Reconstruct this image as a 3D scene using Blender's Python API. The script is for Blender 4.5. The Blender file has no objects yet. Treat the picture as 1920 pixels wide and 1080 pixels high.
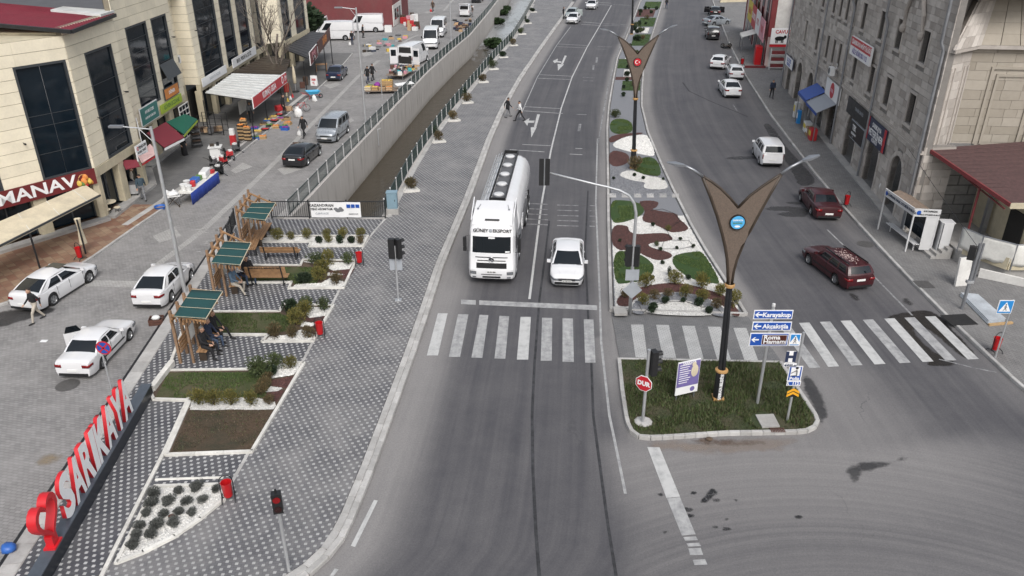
import bpy,bmesh,math,random
from mathutils import Vector,Matrix,noise as mnoise
from mathutils.geometry import tessellate_polygon
random.seed(7)
R=math.radians
SC=bpy.context.scene
COL=SC.collection
# ---------------------------------------------------------------- camera
FPX=1486.0;TH=math.atan(746/1486.0);CH=18.0
CS,CC=math.sin(TH),math.cos(TH)
cam=bpy.data.cameras.new('camera');cam_o=bpy.data.objects.new('camera',cam);COL.objects.link(cam_o)
cam.sensor_width=36;cam.lens=36*FPX/1920;cam.clip_end=3000;cam.clip_start=.1
cam_o.location=(0,0,CH);cam_o.rotation_euler=(math.pi/2-TH,0,0)
SC.camera=cam_o
# ---------------------------------------------------------------- sky, sun, exposure
SUN_EL,SUN_AZ=48.0,166.0        # compass degrees from +Y, clockwise: the veiled sun is behind the camera, to the right
w=bpy.data.worlds.new('World');SC.world=w;w.use_nodes=True
nt=w.node_tree;nt.nodes.clear()
sky=nt.nodes.new('ShaderNodeTexSky');sky.sky_type='NISHITA';sky.sun_disc=False
sky.sun_elevation=R(SUN_EL);sky.sun_rotation=R(SUN_AZ);sky.dust_density=4.0;sky.air_density=1.2;sky.ozone_density=1.0
hs=nt.nodes.new('ShaderNodeHueSaturation');hs.inputs['Saturation'].default_value=0.42
bg=nt.nodes.new('ShaderNodeBackground');bg.inputs['Strength'].default_value=0.15
wo=nt.nodes.new('ShaderNodeOutputWorld')
nt.links.new(sky.outputs[0],hs.inputs['Color']);nt.links.new(hs.outputs[0],bg.inputs[0]);nt.links.new(bg.outputs[0],wo.inputs[0])
sl=bpy.data.lights.new('sun','SUN');sl.energy=1.35;sl.angle=R(28);sl.color=(1,.985,.965)
so=bpy.data.objects.new('sun',sl);COL.objects.link(so);so.location=(30,-40,60)
_d=Vector((math.sin(R(SUN_AZ))*math.cos(R(SUN_EL)),math.cos(R(SUN_AZ))*math.cos(R(SUN_EL)),math.sin(R(SUN_EL))))
so.rotation_euler=(-_d).to_track_quat('-Z','Y').to_euler()
SC.view_settings.view_transform='Standard';SC.view_settings.look='None';SC.view_settings.gamma=1
SC.view_settings.use_curve_mapping=False
SC.view_settings.exposure=0.18

# ---------------------------------------------------------------- helpers
def G(px,py,z=0.0):
    "photo pixel -> point on the level z"
    u=(px-960)/FPX;v=(py-540)/FPX
    t=(CH-z)/(CS+v*CC)
    return Vector((u*t,t*(CC-v*CS),z))
def PJ(x,y,z):
    dz=z-CH;zc=y*CC-dz*CS;yc=-(dz*CC+y*CS)
    return 960+FPX*x/zc,540+FPX*yc/zc
def HT(p,ty):
    "height above ground point p at which photo row ty is reached"
    lo,hi=0,60
    for i in range(40):
        m=(lo+hi)/2
        if PJ(p[0],p[1],m)[1]>ty:lo=m
        else:hi=m
    return lo
def ZM(ox,oy,s):
    return lambda a,b,z=0.0:G(ox+a/s,oy+b/s,z)
def V(*a):return Vector(a)
def lerp(a,b,t):return a+(b-a)*t
def interp(pts,t):
    if t<=pts[0][0]:return pts[0][1]
    for(a,u),(b,v)in zip(pts,pts[1:]):
        if t<=b:return u+(v-u)*(t-a)/(b-a)if b>a else v
    return pts[-1][1]
def sm(a,b,t):
    t=max(0,min(1,(t-a)/(b-a)));return t*t*(3-2*t)

class MB:
    "collects shapes, then links them as ONE mesh object"
    def __init__(s):s.v=[];s.f=[];s.m=[]
    def add(s,vs,fs,mi=0):
        n=len(s.v);s.v+=[tuple(v)for v in vs];s.f+=[tuple(i+n for i in f)for f in fs];s.m+=[mi]*len(fs);return s
    def box(s,c,d,rz=0,mi=0,tilt=None):
        x,y,z=d[0]/2,d[1]/2,d[2]/2
        M=Matrix.Rotation(rz,3,'Z')
        if tilt:M=M @ Matrix.Rotation(tilt[1],3,tilt[0])
        c=Vector(c)
        vs=[c+M @ Vector((a*x,b*y,e*z))for e in(-1,1)for a,b in((-1,-1),(1,-1),(1,1),(-1,1))]
        return s.add(vs,[(3,2,1,0),(4,5,6,7),(0,1,5,4),(1,2,6,5),(2,3,7,6),(3,0,4,7)],mi)
    def bar(s,p,q,w,h=None,mi=0,up=(0,0,1)):
        "square bar from p to q"
        p,q=Vector(p),Vector(q);h=h or w;d=(q-p).normalized()
        u=Vector(up)
        if abs(d.dot(u))>.98:u=Vector((1,0,0))
        a=d.cross(u).normalized()*w/2;b=a.cross(d).normalized()*h/2
        vs=[e+i*a+j*b for e in(p,q)for i,j in((-1,-1),(1,-1),(1,1),(-1,1))]
        return s.add(vs,[(0,1,2,3),(7,6,5,4),(0,4,5,1),(1,5,6,2),(2,6,7,3),(3,7,4,0)],mi)
    def tube(s,p,q,r0,r1=None,n=8,mi=0,cap=True):
        p,q=Vector(p),Vector(q);r1=r0 if r1 is None else r1;d=(q-p).normalized()
        u=Vector((0,0,1))if abs(d.z)<.9 else Vector((1,0,0))
        a=d.cross(u).normalized();b=d.cross(a).normalized();vs=[]
        for e,r in((p,r0),(q,r1)):
            for i in range(n):
                t=2*math.pi*i/n;vs.append(e+a*math.cos(t)*r+b*math.sin(t)*r)
        fs=[(i,(i+1)%n,n+(i+1)%n,n+i)for i in range(n)]
        if cap:fs+=[tuple(range(n-1,-1,-1)),tuple(range(n,2*n))]
        return s.add(vs,fs,mi)
    def path(s,pts,r,n=7,mi=0):
        pts=[Vector(p)for p in pts];rs=r if isinstance(r,(list,tuple))else[r]*len(pts);vs=[]
        for k,p in enumerate(pts):
            d=(pts[min(k+1,len(pts)-1)]-pts[max(k-1,0)]).normalized()
            u=Vector((0,0,1))if abs(d.z)<.95 else Vector((1,0,0))
            a=d.cross(u).normalized();b=d.cross(a).normalized()
            vs+=[p+a*math.cos(2*math.pi*i/n)*rs[k]+b*math.sin(2*math.pi*i/n)*rs[k]for i in range(n)]
        fs=[(k*n+i,k*n+(i+1)%n,(k+1)*n+(i+1)%n,(k+1)*n+i)for k in range(len(pts)-1)for i in range(n)]
        fs+=[tuple(range(n-1,-1,-1)),tuple((len(pts)-1)*n+i for i in range(n))]
        return s.add(vs,fs,mi)
    def lathe(s,prof,c=(0,0,0),n=16,mi=0,axis='Z'):
        vs=[];c=Vector(c)
        for r,z in prof:
            for i in range(n):
                t=2*math.pi*i/n;a,b=r*math.cos(t),r*math.sin(t)
                vs.append(c+(Vector((a,b,z))if axis=='Z' else Vector((a,z,b))if axis=='Y' else Vector((z,a,b))))
        k=len(prof)
        fs=[(j*n+i,j*n+(i+1)%n,(j+1)*n+(i+1)%n,(j+1)*n+i)for j in range(k-1)for i in range(n)]
        return s.add(vs,fs,mi)
    def prism(s,poly,z0,z1,mi=0):
        "flat outline (list of x,y) extruded upward; convex or not"
        n=len(poly);P=[Vector((p[0],p[1],0))for p in poly]
        ar=sum(P[i].x*P[(i+1)%n].y-P[(i+1)%n].x*P[i].y for i in range(n))
        if ar<0:P.reverse()
        vs=[(p.x,p.y,z0)for p in P]+[(p.x,p.y,z1)for p in P]
        tr=tessellate_polygon([P]);fs=[]
        for t in tr:
            a,b,c=(P[i]for i in t)
            if(b-a).cross(c-a).z<0:t=(t[0],t[2],t[1])
            fs.append(tuple(i+n for i in t));fs.append(tuple(reversed(t)))
        fs+=[(i,(i+1)%n,n+(i+1)%n,n+i)for i in range(n)]
        return s.add(vs,fs,mi)
    def sheet(s,poly,z,mi=0):
        n=len(poly);P=[Vector((p[0],p[1],0))for p in poly];fs=[]
        for t in tessellate_polygon([P]):
            a,b,c=(P[i]for i in t)
            fs.append(t if(b-a).cross(c-a).z>0 else(t[0],t[2],t[1]))
        return s.add([(p.x,p.y,z)for p in P],fs,mi)
    def quad(s,a,b,c,d,mi=0):return s.add([a,b,c,d],[(0,1,2,3)],mi)
    def slab(s,a,b,c,d,t,mi=0):
        "quad a b c d thickened by t along its normal (both ways half)"
        a,b,c,d=(Vector(x)for x in(a,b,c,d));nn=(b-a).cross(d-a).normalized()*t/2
        return s.add([a-nn,b-nn,c-nn,d-nn,a+nn,b+nn,c+nn,d+nn],
                     [(3,2,1,0),(4,5,6,7),(0,1,5,4),(1,2,6,5),(2,3,7,6),(3,0,4,7)],mi)
    def ball(s,c,r,n=10,m=6,mi=0):
        c=Vector(c);r=Vector(r)if hasattr(r,'__len__')else Vector((r,r,r));vs=[c+Vector((0,0,-r.z))]
        for j in range(1,m):
            a=-math.pi/2+math.pi*j/m
            vs+=[c+Vector((r.x*math.cos(a)*math.cos(2*math.pi*i/n),r.y*math.cos(a)*math.sin(2*math.pi*i/n),r.z*math.sin(a)))for i in range(n)]
        vs.append(c+Vector((0,0,r.z)));L=len(vs)-1
        fs=[(0,1+(i+1)%n,1+i)for i in range(n)]+[(L,L-n+i,L-n+(i+1)%n)for i in range(n)]
        fs+=[(1+j*n+i,1+j*n+(i+1)%n,1+(j+1)*n+(i+1)%n,1+(j+1)*n+i)for j in range(m-2)for i in range(n)]
        return s.add(vs,fs,mi)
    def mesh(s,name,mats,smooth=None,off=None):
        me=bpy.data.meshes.new(name)
        vs=s.v if off is None else[(v[0]-off[0],v[1]-off[1],v[2]-off[2])for v in s.v]
        me.from_pydata(vs,[],s.f)
        for m in(mats if isinstance(mats,(list,tuple))else[mats]):me.materials.append(M[m]if isinstance(m,str)else m)
        if any(s.m):me.polygons.foreach_set('material_index',s.m)
        if smooth:
            me.polygons.foreach_set('use_smooth',[True]*len(s.f))
            if smooth<180:me.set_sharp_from_angle(angle=R(smooth))
        me.update();return me
    def build(s,name,mats,parent=None,smooth=None,world=False):
        "world=True: the vertices are world coordinates and the parent is not rotated"
        off=None
        if world and parent is not None:
            off=parent.location.copy()
            if parent.parent:off=off+parent.parent.location
        o=bpy.data.objects.new(name,s.mesh(name,mats,smooth,off));COL.objects.link(o)
        if parent is not None:o.parent=parent
        return o
def inst(name,me,parent=None,loc=(0,0,0),rz=0,sc=1,rot=None):
    o=bpy.data.objects.new(name,me);COL.objects.link(o);o.location=loc
    o.rotation_euler=rot or(0,0,rz);o.scale=sc if hasattr(sc,'__len__')else(sc,sc,sc)
    if parent is not None:o.parent=parent
    return o
def tag(o,label,cat,group=None):
    o['label']=label;o['category']=cat
    if group:o['group']=group
    return o
def struct(o,label=None):
    o['kind']='structure'
    if label:o['label']=label
    return o
def thing(name,label,cat,loc=(0,0,0),rz=0,group=None):
    o=bpy.data.objects.new(name,None);COL.objects.link(o);o.location=loc;o.rotation_euler=(0,0,rz)
    o.empty_display_size=.2
    return tag(o,label,cat,group)
def centre_origin(o):
    "put a single-mesh thing's origin at its base"
    me=o.data;n=len(me.vertices);xs=[v.co for v in me.vertices]
    c=Vector((sum(v.x for v in xs)/n,sum(v.y for v in xs)/n,min(v.z for v in xs)))
    me.transform(Matrix.Translation(-c));o.location=o.location+c;return o
def text(body,size,mat,parent,mtx,name='lettering',ext=.004,bold=0.0,align='CENTER',sx=1.0,sp=1.0):
    cu=bpy.data.curves.new('t','FONT');cu.body=body;cu.size=size;cu.extrude=ext;cu.offset=bold
    cu.align_x=align;cu.align_y='CENTER';cu.resolution_u=2;cu.space_character=sp
    ob=bpy.data.objects.new('t',cu)
    me=bpy.data.meshes.new_from_object(ob);bpy.data.objects.remove(ob);bpy.data.curves.remove(cu)
    me.materials.clear();me.materials.append(M[mat])
    if sx != 1:me.transform(Matrix.Diagonal((sx,1,1,1)))
    me.transform(mtx)
    o=bpy.data.objects.new(name,me);COL.objects.link(o);o.parent=parent
    return o
def face_mtx(o,xdir,updir):
    "matrix placing the XY plane at o with x along xdir and y along updir"
    x=Vector(xdir).normalized();y=Vector(updir);y=(y-x*y.dot(x)).normalized();z=x.cross(y)
    m=Matrix((x,y,z)).transposed().to_4x4();m.translation=Vector(o);return m

# ---------------------------------------------------------------- materials
M={}
class NT:
    def __init__(s,name):
        s.mat=bpy.data.materials.new(name);s.mat.use_nodes=True;s.t=s.mat.node_tree;s.t.nodes.clear()
        s.o=s.n('ShaderNodeOutputMaterial');s.b=s.n('ShaderNodeBsdfPrincipled');s.l(s.b.outputs[0],s.o.inputs[0]);M[name]=s.mat
    def n(s,t,**k):
        x=s.t.nodes.new(t)
        for a,b in k.items():setattr(x,a,b)
        return x
    def l(s,a,b):s.t.links.new(a,b)
    def set(s,node,i,val):
        if hasattr(val,'is_output')or hasattr(val,'links'):s.l(val,node.inputs[i])
        else:node.inputs[i].default_value=val
    def math(s,op,a,b=0.0,c=0.0):
        x=s.n('ShaderNodeMath',operation=op);s.set(x,0,a);s.set(x,1,b);s.set(x,2,c);return x.outputs[0]
    def mix(s,f,a,b):
        x=s.n('ShaderNodeMix',data_type='RGBA');s.set(x,0,f)
        for i,q in((6,a),(7,b)):s.set(x,i,q if hasattr(q,'links')else(q[0],q[1],q[2],1))
        return x.outputs[2]
    def mul(s,f,a,b):
        x=s.n('ShaderNodeMix',data_type='RGBA',blend_type='MULTIPLY');s.set(x,0,f)
        for i,q in((6,a),(7,b)):s.set(x,i,q if hasattr(q,'links')else(q[0],q[1],q[2],1))
        return x.outputs[2]
    def ramp(s,f,a,b,lo=0.0,hi=1.0):
        x=s.n('ShaderNodeMapRange');s.set(x,0,f);x.inputs[1].default_value=a;x.inputs[2].default_value=b;x.inputs[3].default_value=lo;x.inputs[4].default_value=hi
        return x.outputs[0]
    def noise(s,vec,scale,detail=3,rough=.55):
        x=s.n('ShaderNodeTexNoise');x.inputs['Scale'].default_value=scale;x.inputs['Detail'].default_value=detail;x.inputs['Roughness'].default_value=rough
        if vec is not None:s.l(vec,x.inputs['Vector'])
        return x.outputs['Fac']
    def pos(s):return s.n('ShaderNodeNewGeometry').outputs['Position']
    def obj(s):return s.n('ShaderNodeTexCoord').outputs['Object']
    def scale(s,v,k):
        x=s.n('ShaderNodeVectorMath',operation='MULTIPLY');s.l(v,x.inputs[0]);x.inputs[1].default_value=k;return x.outputs[0]
    def attr(s,nm,out='Fac'):return s.n('ShaderNodeAttribute',attribute_name=nm).outputs[out]
    def bump(s,h,st,dist=.02):
        x=s.n('ShaderNodeBump');x.inputs['Strength'].default_value=st;x.inputs['Distance'].default_value=dist;s.l(h,x.inputs['Height']);s.l(x.outputs[0],s.b.inputs['Normal'])
    def out(s,col,rough=.6,metal=0.0,spec=None):
        s.set(s.b,'Base Color',col if hasattr(col,'links')else(col[0],col[1],col[2],1));s.set(s.b,'Roughness',rough);s.b.inputs['Metallic'].default_value=metal
        if spec is not None:s.b.inputs['Specular IOR Level'].default_value=spec
        return s.mat
def pm(name,c,rough=.6,var=.18,scale=4.0,bump=0.0,bscale=60.0,metal=0.0,spec=None,world=False,dirt=0.0,rnd=0.0,coat=0.0,spot=None):
    "plain procedural material: colour with two scales of uneven tone, optional grain, dirt and per-object tone"
    q=NT(name);v=q.pos()if world else q.obj()
    n1=q.noise(v,scale,4);n2=q.noise(v,scale*9,2)
    k=q.math('ADD',q.ramp(n1,.25,.75,1-var,1+var),q.ramp(n2,.3,.7,-var*.4,var*.4))
    if rnd:
        oi=q.n('ShaderNodeObjectInfo');k=q.math('MULTIPLY',k,q.ramp(oi.outputs['Random'],0,1,1-rnd,1+rnd))
    cc=q.n('ShaderNodeCombineColor')
    for i in range(3):q.l(k,cc.inputs[i])
    col=q.mul(1.0,c,cc.outputs[0])
    if dirt:col=q.mix(q.ramp(q.noise(v,scale*.7,6,.7),.45,.75,0,dirt),col,(.16,.14,.12))
    if spot:col=q.mix(q.ramp(q.noise(v,spot[1],3),spot[2],spot[2]+.06,0,1),col,spot[0])
    r=q.ramp(n1,.2,.8,max(.02,rough-.08),min(1,rough+.08))
    if bump:q.bump(q.noise(v,bscale,2),bump)
    q.out(col,r,metal,spec)
    if coat:q.b.inputs['Coat Weight'].default_value=coat;q.b.inputs['Coat Roughness'].default_value=.05
    return q.mat
pm('concrete',(.36,.35,.335),.85,.16,1.5,.3,40,world=True,dirt=.35)
pm('kerb_stone',(.42,.41,.395),.85,.12,2.5,.25,60,world=True,dirt=.35,rnd=.14)
pm('white_kerb',(.66,.645,.60),.8,.12,2,.25,60,world=True,dirt=.3,rnd=.08)
pm('paint',(.56,.56,.55),.7,.12,3,.15,90,world=True)
pm('tar',(.016,.016,.018),.45,.3,3,.3,50,world=True)
pm('wet',(.022,.021,.021),.28,.3,1.5,.15,30,world=True)
pm('damp',(.055,.054,.055),.5,.2,1.5,.2,30,world=True)
pm('soil',(.085,.06,.042),.95,.4,2.5,.8,25,world=True)
pm('mulch',(.085,.036,.031),.95,.4,8,.8,60,world=True)
pm('pebble',(.74,.73,.70),.7,.15,10,0,1,world=True)
pm('grey_chip',(.20,.205,.22),.8,.35,25,.8,60,world=True)
pm('pebble_bed',(.62,.61,.585),.8,.3,30,.8,55,world=True)
pm('asphalt_far',(.085,.085,.09),.9,.2,.4,.3,40,world=True)
pm('metal_grey',(.33,.34,.36),.42,.1,3,0,1,metal=.75)
pm('metal_light',(.52,.53,.54),.45,.1,3,0,1,metal=.6)
pm('white_metal',(.58,.58,.58),.4,.06,3)
pm('black_metal',(.016,.017,.019),.4,.2,4)
pm('dark_green_metal',(.030,.048,.046),.45,.15,3)
pm('dark_brown',(.045,.032,.022),.5,.2,3)
pm('lattice',(.135,.102,.080),.6,.22,22,.4,70)
pm('gold',(.42,.24,.09),.45,.1,4)
pm('wood',(.33,.19,.095),.6,.3,6,.3,40,rnd=.18)
pm('wood_post',(.24,.15,.09),.65,.3,6,.3,40,rnd=.12)
pm('wood_grey',(.25,.19,.145),.7,.25,6,.3,40,rnd=.15)
pm('canvas_green',(.012,.062,.062),.85,.12,3,.3,120)
pm('canvas_cream',(.60,.525,.385),.85,.12,1.5,.3,80,dirt=.3)
pm('canvas_white',(.68,.67,.63),.85,.08,1.5,.2,80,dirt=.35)
pm('red_paint',(.50,.012,.016),.35,.1,4)
pm('letter_red',(.56,.016,.024),.4,.08,4)
pm('letter_white',(.90,.90,.90),.45,.04,4)
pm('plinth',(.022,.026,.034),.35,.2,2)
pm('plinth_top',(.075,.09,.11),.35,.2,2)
pm('tyre',(.016,.016,.017),.8,.2,10)
pm('rim',(.42,.43,.44),.35,.1,8,metal=.8)
pm('chrome',(.7,.7,.72),.15,.05,8,metal=1)
pm('plastic_black',(.014,.014,.015),.5,.2,8)
pm('plastic_grey',(.11,.11,.115),.6,.15,8)
pm('car_white',(.71,.71,.72),.22,.03,1.5,coat=.6,dirt=.05)
pm('car_silver',(.40,.43,.46),.3,.05,1.5,metal=.5,coat=.6)
pm('car_black',(.012,.012,.014),.18,.15,1.5,coat=.8)
pm('car_blue',(.016,.024,.055),.25,.15,1.5,coat=.7)
pm('car_maroon',(.045,.006,.009),.32,.15,1.5,coat=.35)
pm('car_silvergreen',(.42,.47,.46),.3,.05,1.5,metal=.4,coat=.6)
pm('headlight',(.16,.17,.185),.08,.5,14)
pm('taillight',(.20,.008,.010),.2,.2,30)
pm('amber',(.6,.2,.02),.25,.1,30)
pm('plate',(.72,.72,.70),.5,.05,30)
pm('skin',(.44,.26,.18),.6,.08,12)
pm('hair',(.02,.015,.012),.7,.2,30);pm('hair_grey',(.22,.21,.20),.7,.2,30)
for nm,c in dict(cloth_black=(.014,.014,.016),cloth_navy=(.02,.028,.055),cloth_denim=(.05,.075,.125),cloth_white=(.66,.66,.66),cloth_grey=(.17,.175,.185),
                  cloth_beige=(.42,.38,.32),cloth_blue=(.10,.155,.22),cloth_teal=(.035,.06,.08),cloth_brown=(.07,.045,.032),cloth_red=(.35,.03,.03)).items():
    pm(nm,c,.85,.25,9,.25,70)
pm('shoe',(.012,.011,.011),.5,.1,20)
pm('sign_blue',(.012,.075,.36),.4,.05,3);pm('sign_lightblue',(.02,.22,.55),.4,.05,3);pm('sign_white',(.78,.78,.78),.45,.04,3)
pm('sign_brown',(.075,.018,.012),.45,.1,3);pm('sign_red',(.48,.018,.028),.4,.06,3);pm('sign_yellow',(.75,.36,.02),.45,.08,3);pm('sign_black',(.012,.012,.013),.4,.1,3)
pm('sign_grey',(.34,.36,.39),.5,.1,3);pm('sign_maroon',(.14,.018,.020),.45,.1,3);pm('sign_green',(.05,.19,.17),.5,.1,3);pm('sign_lime',(.36,.48,.05),.5,.1,3)
pm('sign_purple',(.16,.13,.33),.5,.15,3);pm('sign_pink',(.6,.28,.33),.55,.12,3);pm('sign_yel',(.62,.50,.06),.55,.1,3);pm('sign_navy',(.02,.03,.07),.45,.1,3)
pm('cyan_badge',(.08,.38,.68),.4,.15,6)
pm('lens_dark',(.03,.012,.012),.25,.1,10)
pm('awning_maroon',(.17,.020,.032),.8,.12,4,.2,90);pm('awning_green',(.008,.10,.062),.8,.12,4,.2,90);pm('awning_pink',(.60,.40,.38),.8,.1,4,.2,90);pm('awning_blue',(.03,.08,.32),.6,.15,4)
pm('roof_white',(.60,.61,.60),.5,.1,1.5,dirt=.25);pm('roof_dark',(.045,.045,.05),.55,.2,2)
pm('roof_red',(.19,.028,.045),.5,.15,.8,dirt=.1,world=True)
pm('clad',(.76,.69,.54),.75,.08,.9,.15,40,world=True,dirt=.14,rnd=.06)
pm('clad_back',(.22,.19,.14),.85,.15,1,world=True)
pm('window_frame',(.045,.05,.055),.5,.1,3)
pm('plaster_cream',(.52,.46,.33),.8,.12,1.2,.2,50,world=True,dirt=.3)
pm('plaster_white',(.62,.61,.585),.8,.1,1,.2,50,world=True,dirt=.3)
pm('plaster_pink',(.60,.45,.42),.8,.1,1,.2,50,world=True,dirt=.15)
pm('red_trim',(.17,.03,.033),.6,.15,2,world=True)
pm('red_wall',(.17,.042,.045),.8,.15,.7,.2,50,world=True,dirt=.2)
pm('shutter',(.045,.042,.04),.6,.25,6)
pm('dark_inside',(.018,.017,.016),.8,.3,2)
pm('shingle',(.078,.042,.040),.85,.3,6,.6,25,world=True)
pm('marble',(.42,.45,.48),.35,.25,1.5,world=True)
pm('tile_pave',(.20,.195,.19),.85,.15,3,.2,30,world=True,dirt=.3)
pm('shrub_stem',(.06,.04,.025),.9,.2,8)
pm('bark',(.15,.125,.105),.9,.3,10,.6,30)
pm('crate_wood',(.42,.28,.14),.7,.2,8,rnd=.25);pm('box_card',(.40,.27,.16),.8,.2,6,rnd=.3)
pm('plastic_blue',(.03,.12,.42),.4,.1,5);pm('tarp_blue',(.018,.05,.30),.6,.2,3);pm('plastic_white',(.70,.70,.69),.45,.06,5);pm('plastic_red',(.45,.03,.035),.4,.1,5)
pm('goods_purple',(.22,.03,.25),.7,.2,5);pm('goods_yellow',(.60,.42,.08),.6,.2,5);pm('goods_orange',(.6,.22,.05),.6,.2,5);pm('goods_green',(.10,.20,.05),.6,.2,5);pm('goods_teal',(.05,.35,.38),.6,.2,5)
pm('wheelbarrow_blue',(.05,.36,.60),.45,.1,5)
pm('manhole',(.11,.106,.103),.6,.3,12,.5,60,metal=.3)
pm('rust',(.10,.045,.032),.8,.3,8)
pm('cabinet_blue',(.20,.30,.36),.5,.1,4)
pm('lavender',(.105,.11,.105),.85,.35,10,rnd=.2)

def leaf_mat(name,a,b,rnd=.2):
    q=NT(name);g=q.n('ShaderNodeNewGeometry');oi=q.n('ShaderNodeObjectInfo')
    col=q.mix(g.outputs['Random Per Island'],a,b)
    k=q.ramp(oi.outputs['Random'],0,1,1-rnd,1+rnd);cc=q.n('ShaderNodeCombineColor')
    for i in range(3):q.l(k,cc.inputs[i])
    q.out(q.mul(1.0,col,cc.outputs[0]),.7);q.b.inputs['Subsurface Weight'].default_value=0
    return q.mat
leaf_mat('leaf_yellow',(.19,.155,.035),(.075,.085,.022));leaf_mat('leaf_green',(.075,.095,.03),(.035,.055,.018));leaf_mat('leaf_dark',(.022,.042,.016),(.012,.024,.010))
leaf_mat('leaf_grey',(.15,.155,.145),(.06,.066,.06));leaf_mat('leaf_brown',(.14,.095,.04),(.06,.055,.025));leaf_mat('grass_blade',(.045,.085,.018),(.085,.115,.030));leaf_mat('weed_blade',(.045,.068,.022),(.095,.095,.045));leaf_mat('dry_blade',(.13,.095,.06),(.06,.045,.03))
leaf_mat('mulch_chip',(.11,.045,.038),(.045,.022,.020));leaf_mat('pebble_stone',(.74,.73,.70),(.50,.49,.465));leaf_mat('chip_stone',(.27,.275,.29),(.12,.125,.14));leaf_mat('leaf_moss',(.035,.07,.02),(.02,.04,.012))

def ground_mat(name,base,patch,pscale=.8,bump=.5):
    q=NT(name);v=q.pos();n=q.noise(v,pscale,5,.65);f=q.noise(v,18,3)
    col=q.mix(q.ramp(n,.42,.66,0,1),base,patch);col=q.mul(q.ramp(f,.3,.7,.2,1.0),col,(.6,.6,.58))
    q.bump(f,bump,.05);q.out(col,.95);return q.mat
ground_mat('lawn',(.048,.078,.018),(.115,.10,.055),.55);ground_mat('lawn_fresh',(.036,.080,.016),(.05,.085,.024),.6);ground_mat('weeds',(.045,.062,.022),(.10,.08,.05),.7)
ground_mat('dry_ground',(.105,.070,.045),(.055,.050,.03),1.2)

# asphalt with dust carried in a vertex attribute, streaks along the road and tyre arcs
q=NT('asphalt');v=q.pos();uv=q.n('ShaderNodeUVMap').outputs[0]
st=q.noise(q.scale(uv,(1.6,.035,1)),1,4,.6);st2=q.noise(q.scale(uv,(5.5,.10,1)),1,3)
n1=q.noise(v,.35,5,.6);n2=q.noise(v,45,2);n3=q.noise(v,2.2,4,.7)
dust=q.attr('dust');arc=q.attr('arc');arcr=q.attr('arcr')
ac=q.n('ShaderNodeCombineXYZ');q.l(arcr,ac.inputs[0]);arn=q.noise(q.scale(ac.outputs[0],(3.0,1,1)),1,4,.7)
k=q.math('ADD',q.math('MULTIPLY',q.math('SUBTRACT',st,.5),1.0),q.math('MULTIPLY',q.math('SUBTRACT',n1,.5),.7))
k=q.math('ADD',k,q.math('MULTIPLY',q.math('SUBTRACT',st2,.5),.45))
k=q.math('ADD',q.math('MULTIPLY',k,q.math('SUBTRACT',1.0,q.math('MULTIPLY',arc,.8))),q.math('MULTIPLY',q.math('MULTIPLY',q.math('SUBTRACT',arn,.5),arc),2.2))
d=q.math('ADD',dust,q.math('MULTIPLY',k,.45));d=q.math('ADD',d,q.math('MULTIPLY',q.math('SUBTRACT',n3,.5),.18))
col=q.mix(q.ramp(d,-.12,.85),(.055,.0545,.065),(.29,.278,.272))
col=q.mul(.55,col,q.mix(q.ramp(n2,.25,.75),(.5,.5,.5),(1,1,1)))
col=q.mul(.75,col,q.mix(q.ramp(q.noise(v,15,5,.85),.30,.70),(.62,.62,.63),(1.12,1.12,1.11)));n5=q.noise(v,130,2,.8);col=q.mix(q.ramp(n5,.68,.80,0,.35),col,(.36,.35,.34));col=q.mix(q.ramp(q.noise(v,9,3,.8),.70,.78,0,.5),col,(.045,.044,.048))
vo_=q.n('ShaderNodeTexVoronoi',feature='DISTANCE_TO_EDGE');vo_.inputs['Scale'].default_value=.30;wv_=q.n('ShaderNodeVectorMath',operation='ADD');nz_=q.n('ShaderNodeTexNoise');nz_.inputs['Scale'].default_value=1.1;nz_.inputs['Detail'].default_value=5;q.l(v,nz_.inputs['Vector']);q.l(v,wv_.inputs[0]);q.l(q.scale(nz_.outputs['Color'],(1.6,1.6,0)),wv_.inputs[1]);q.l(wv_.outputs[0],vo_.inputs['Vector'])
crk=q.math('MULTIPLY',q.ramp(vo_.outputs['Distance'],.003,.010,1,0),q.ramp(q.noise(v,.12,3),.56,.66));col=q.mix(q.math('MULTIPLY',crk,.4),col,(.035,.035,.038))
q.bump(n2,.25,.01);q.out(col,q.ramp(d,0,1,.72,.95))

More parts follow.
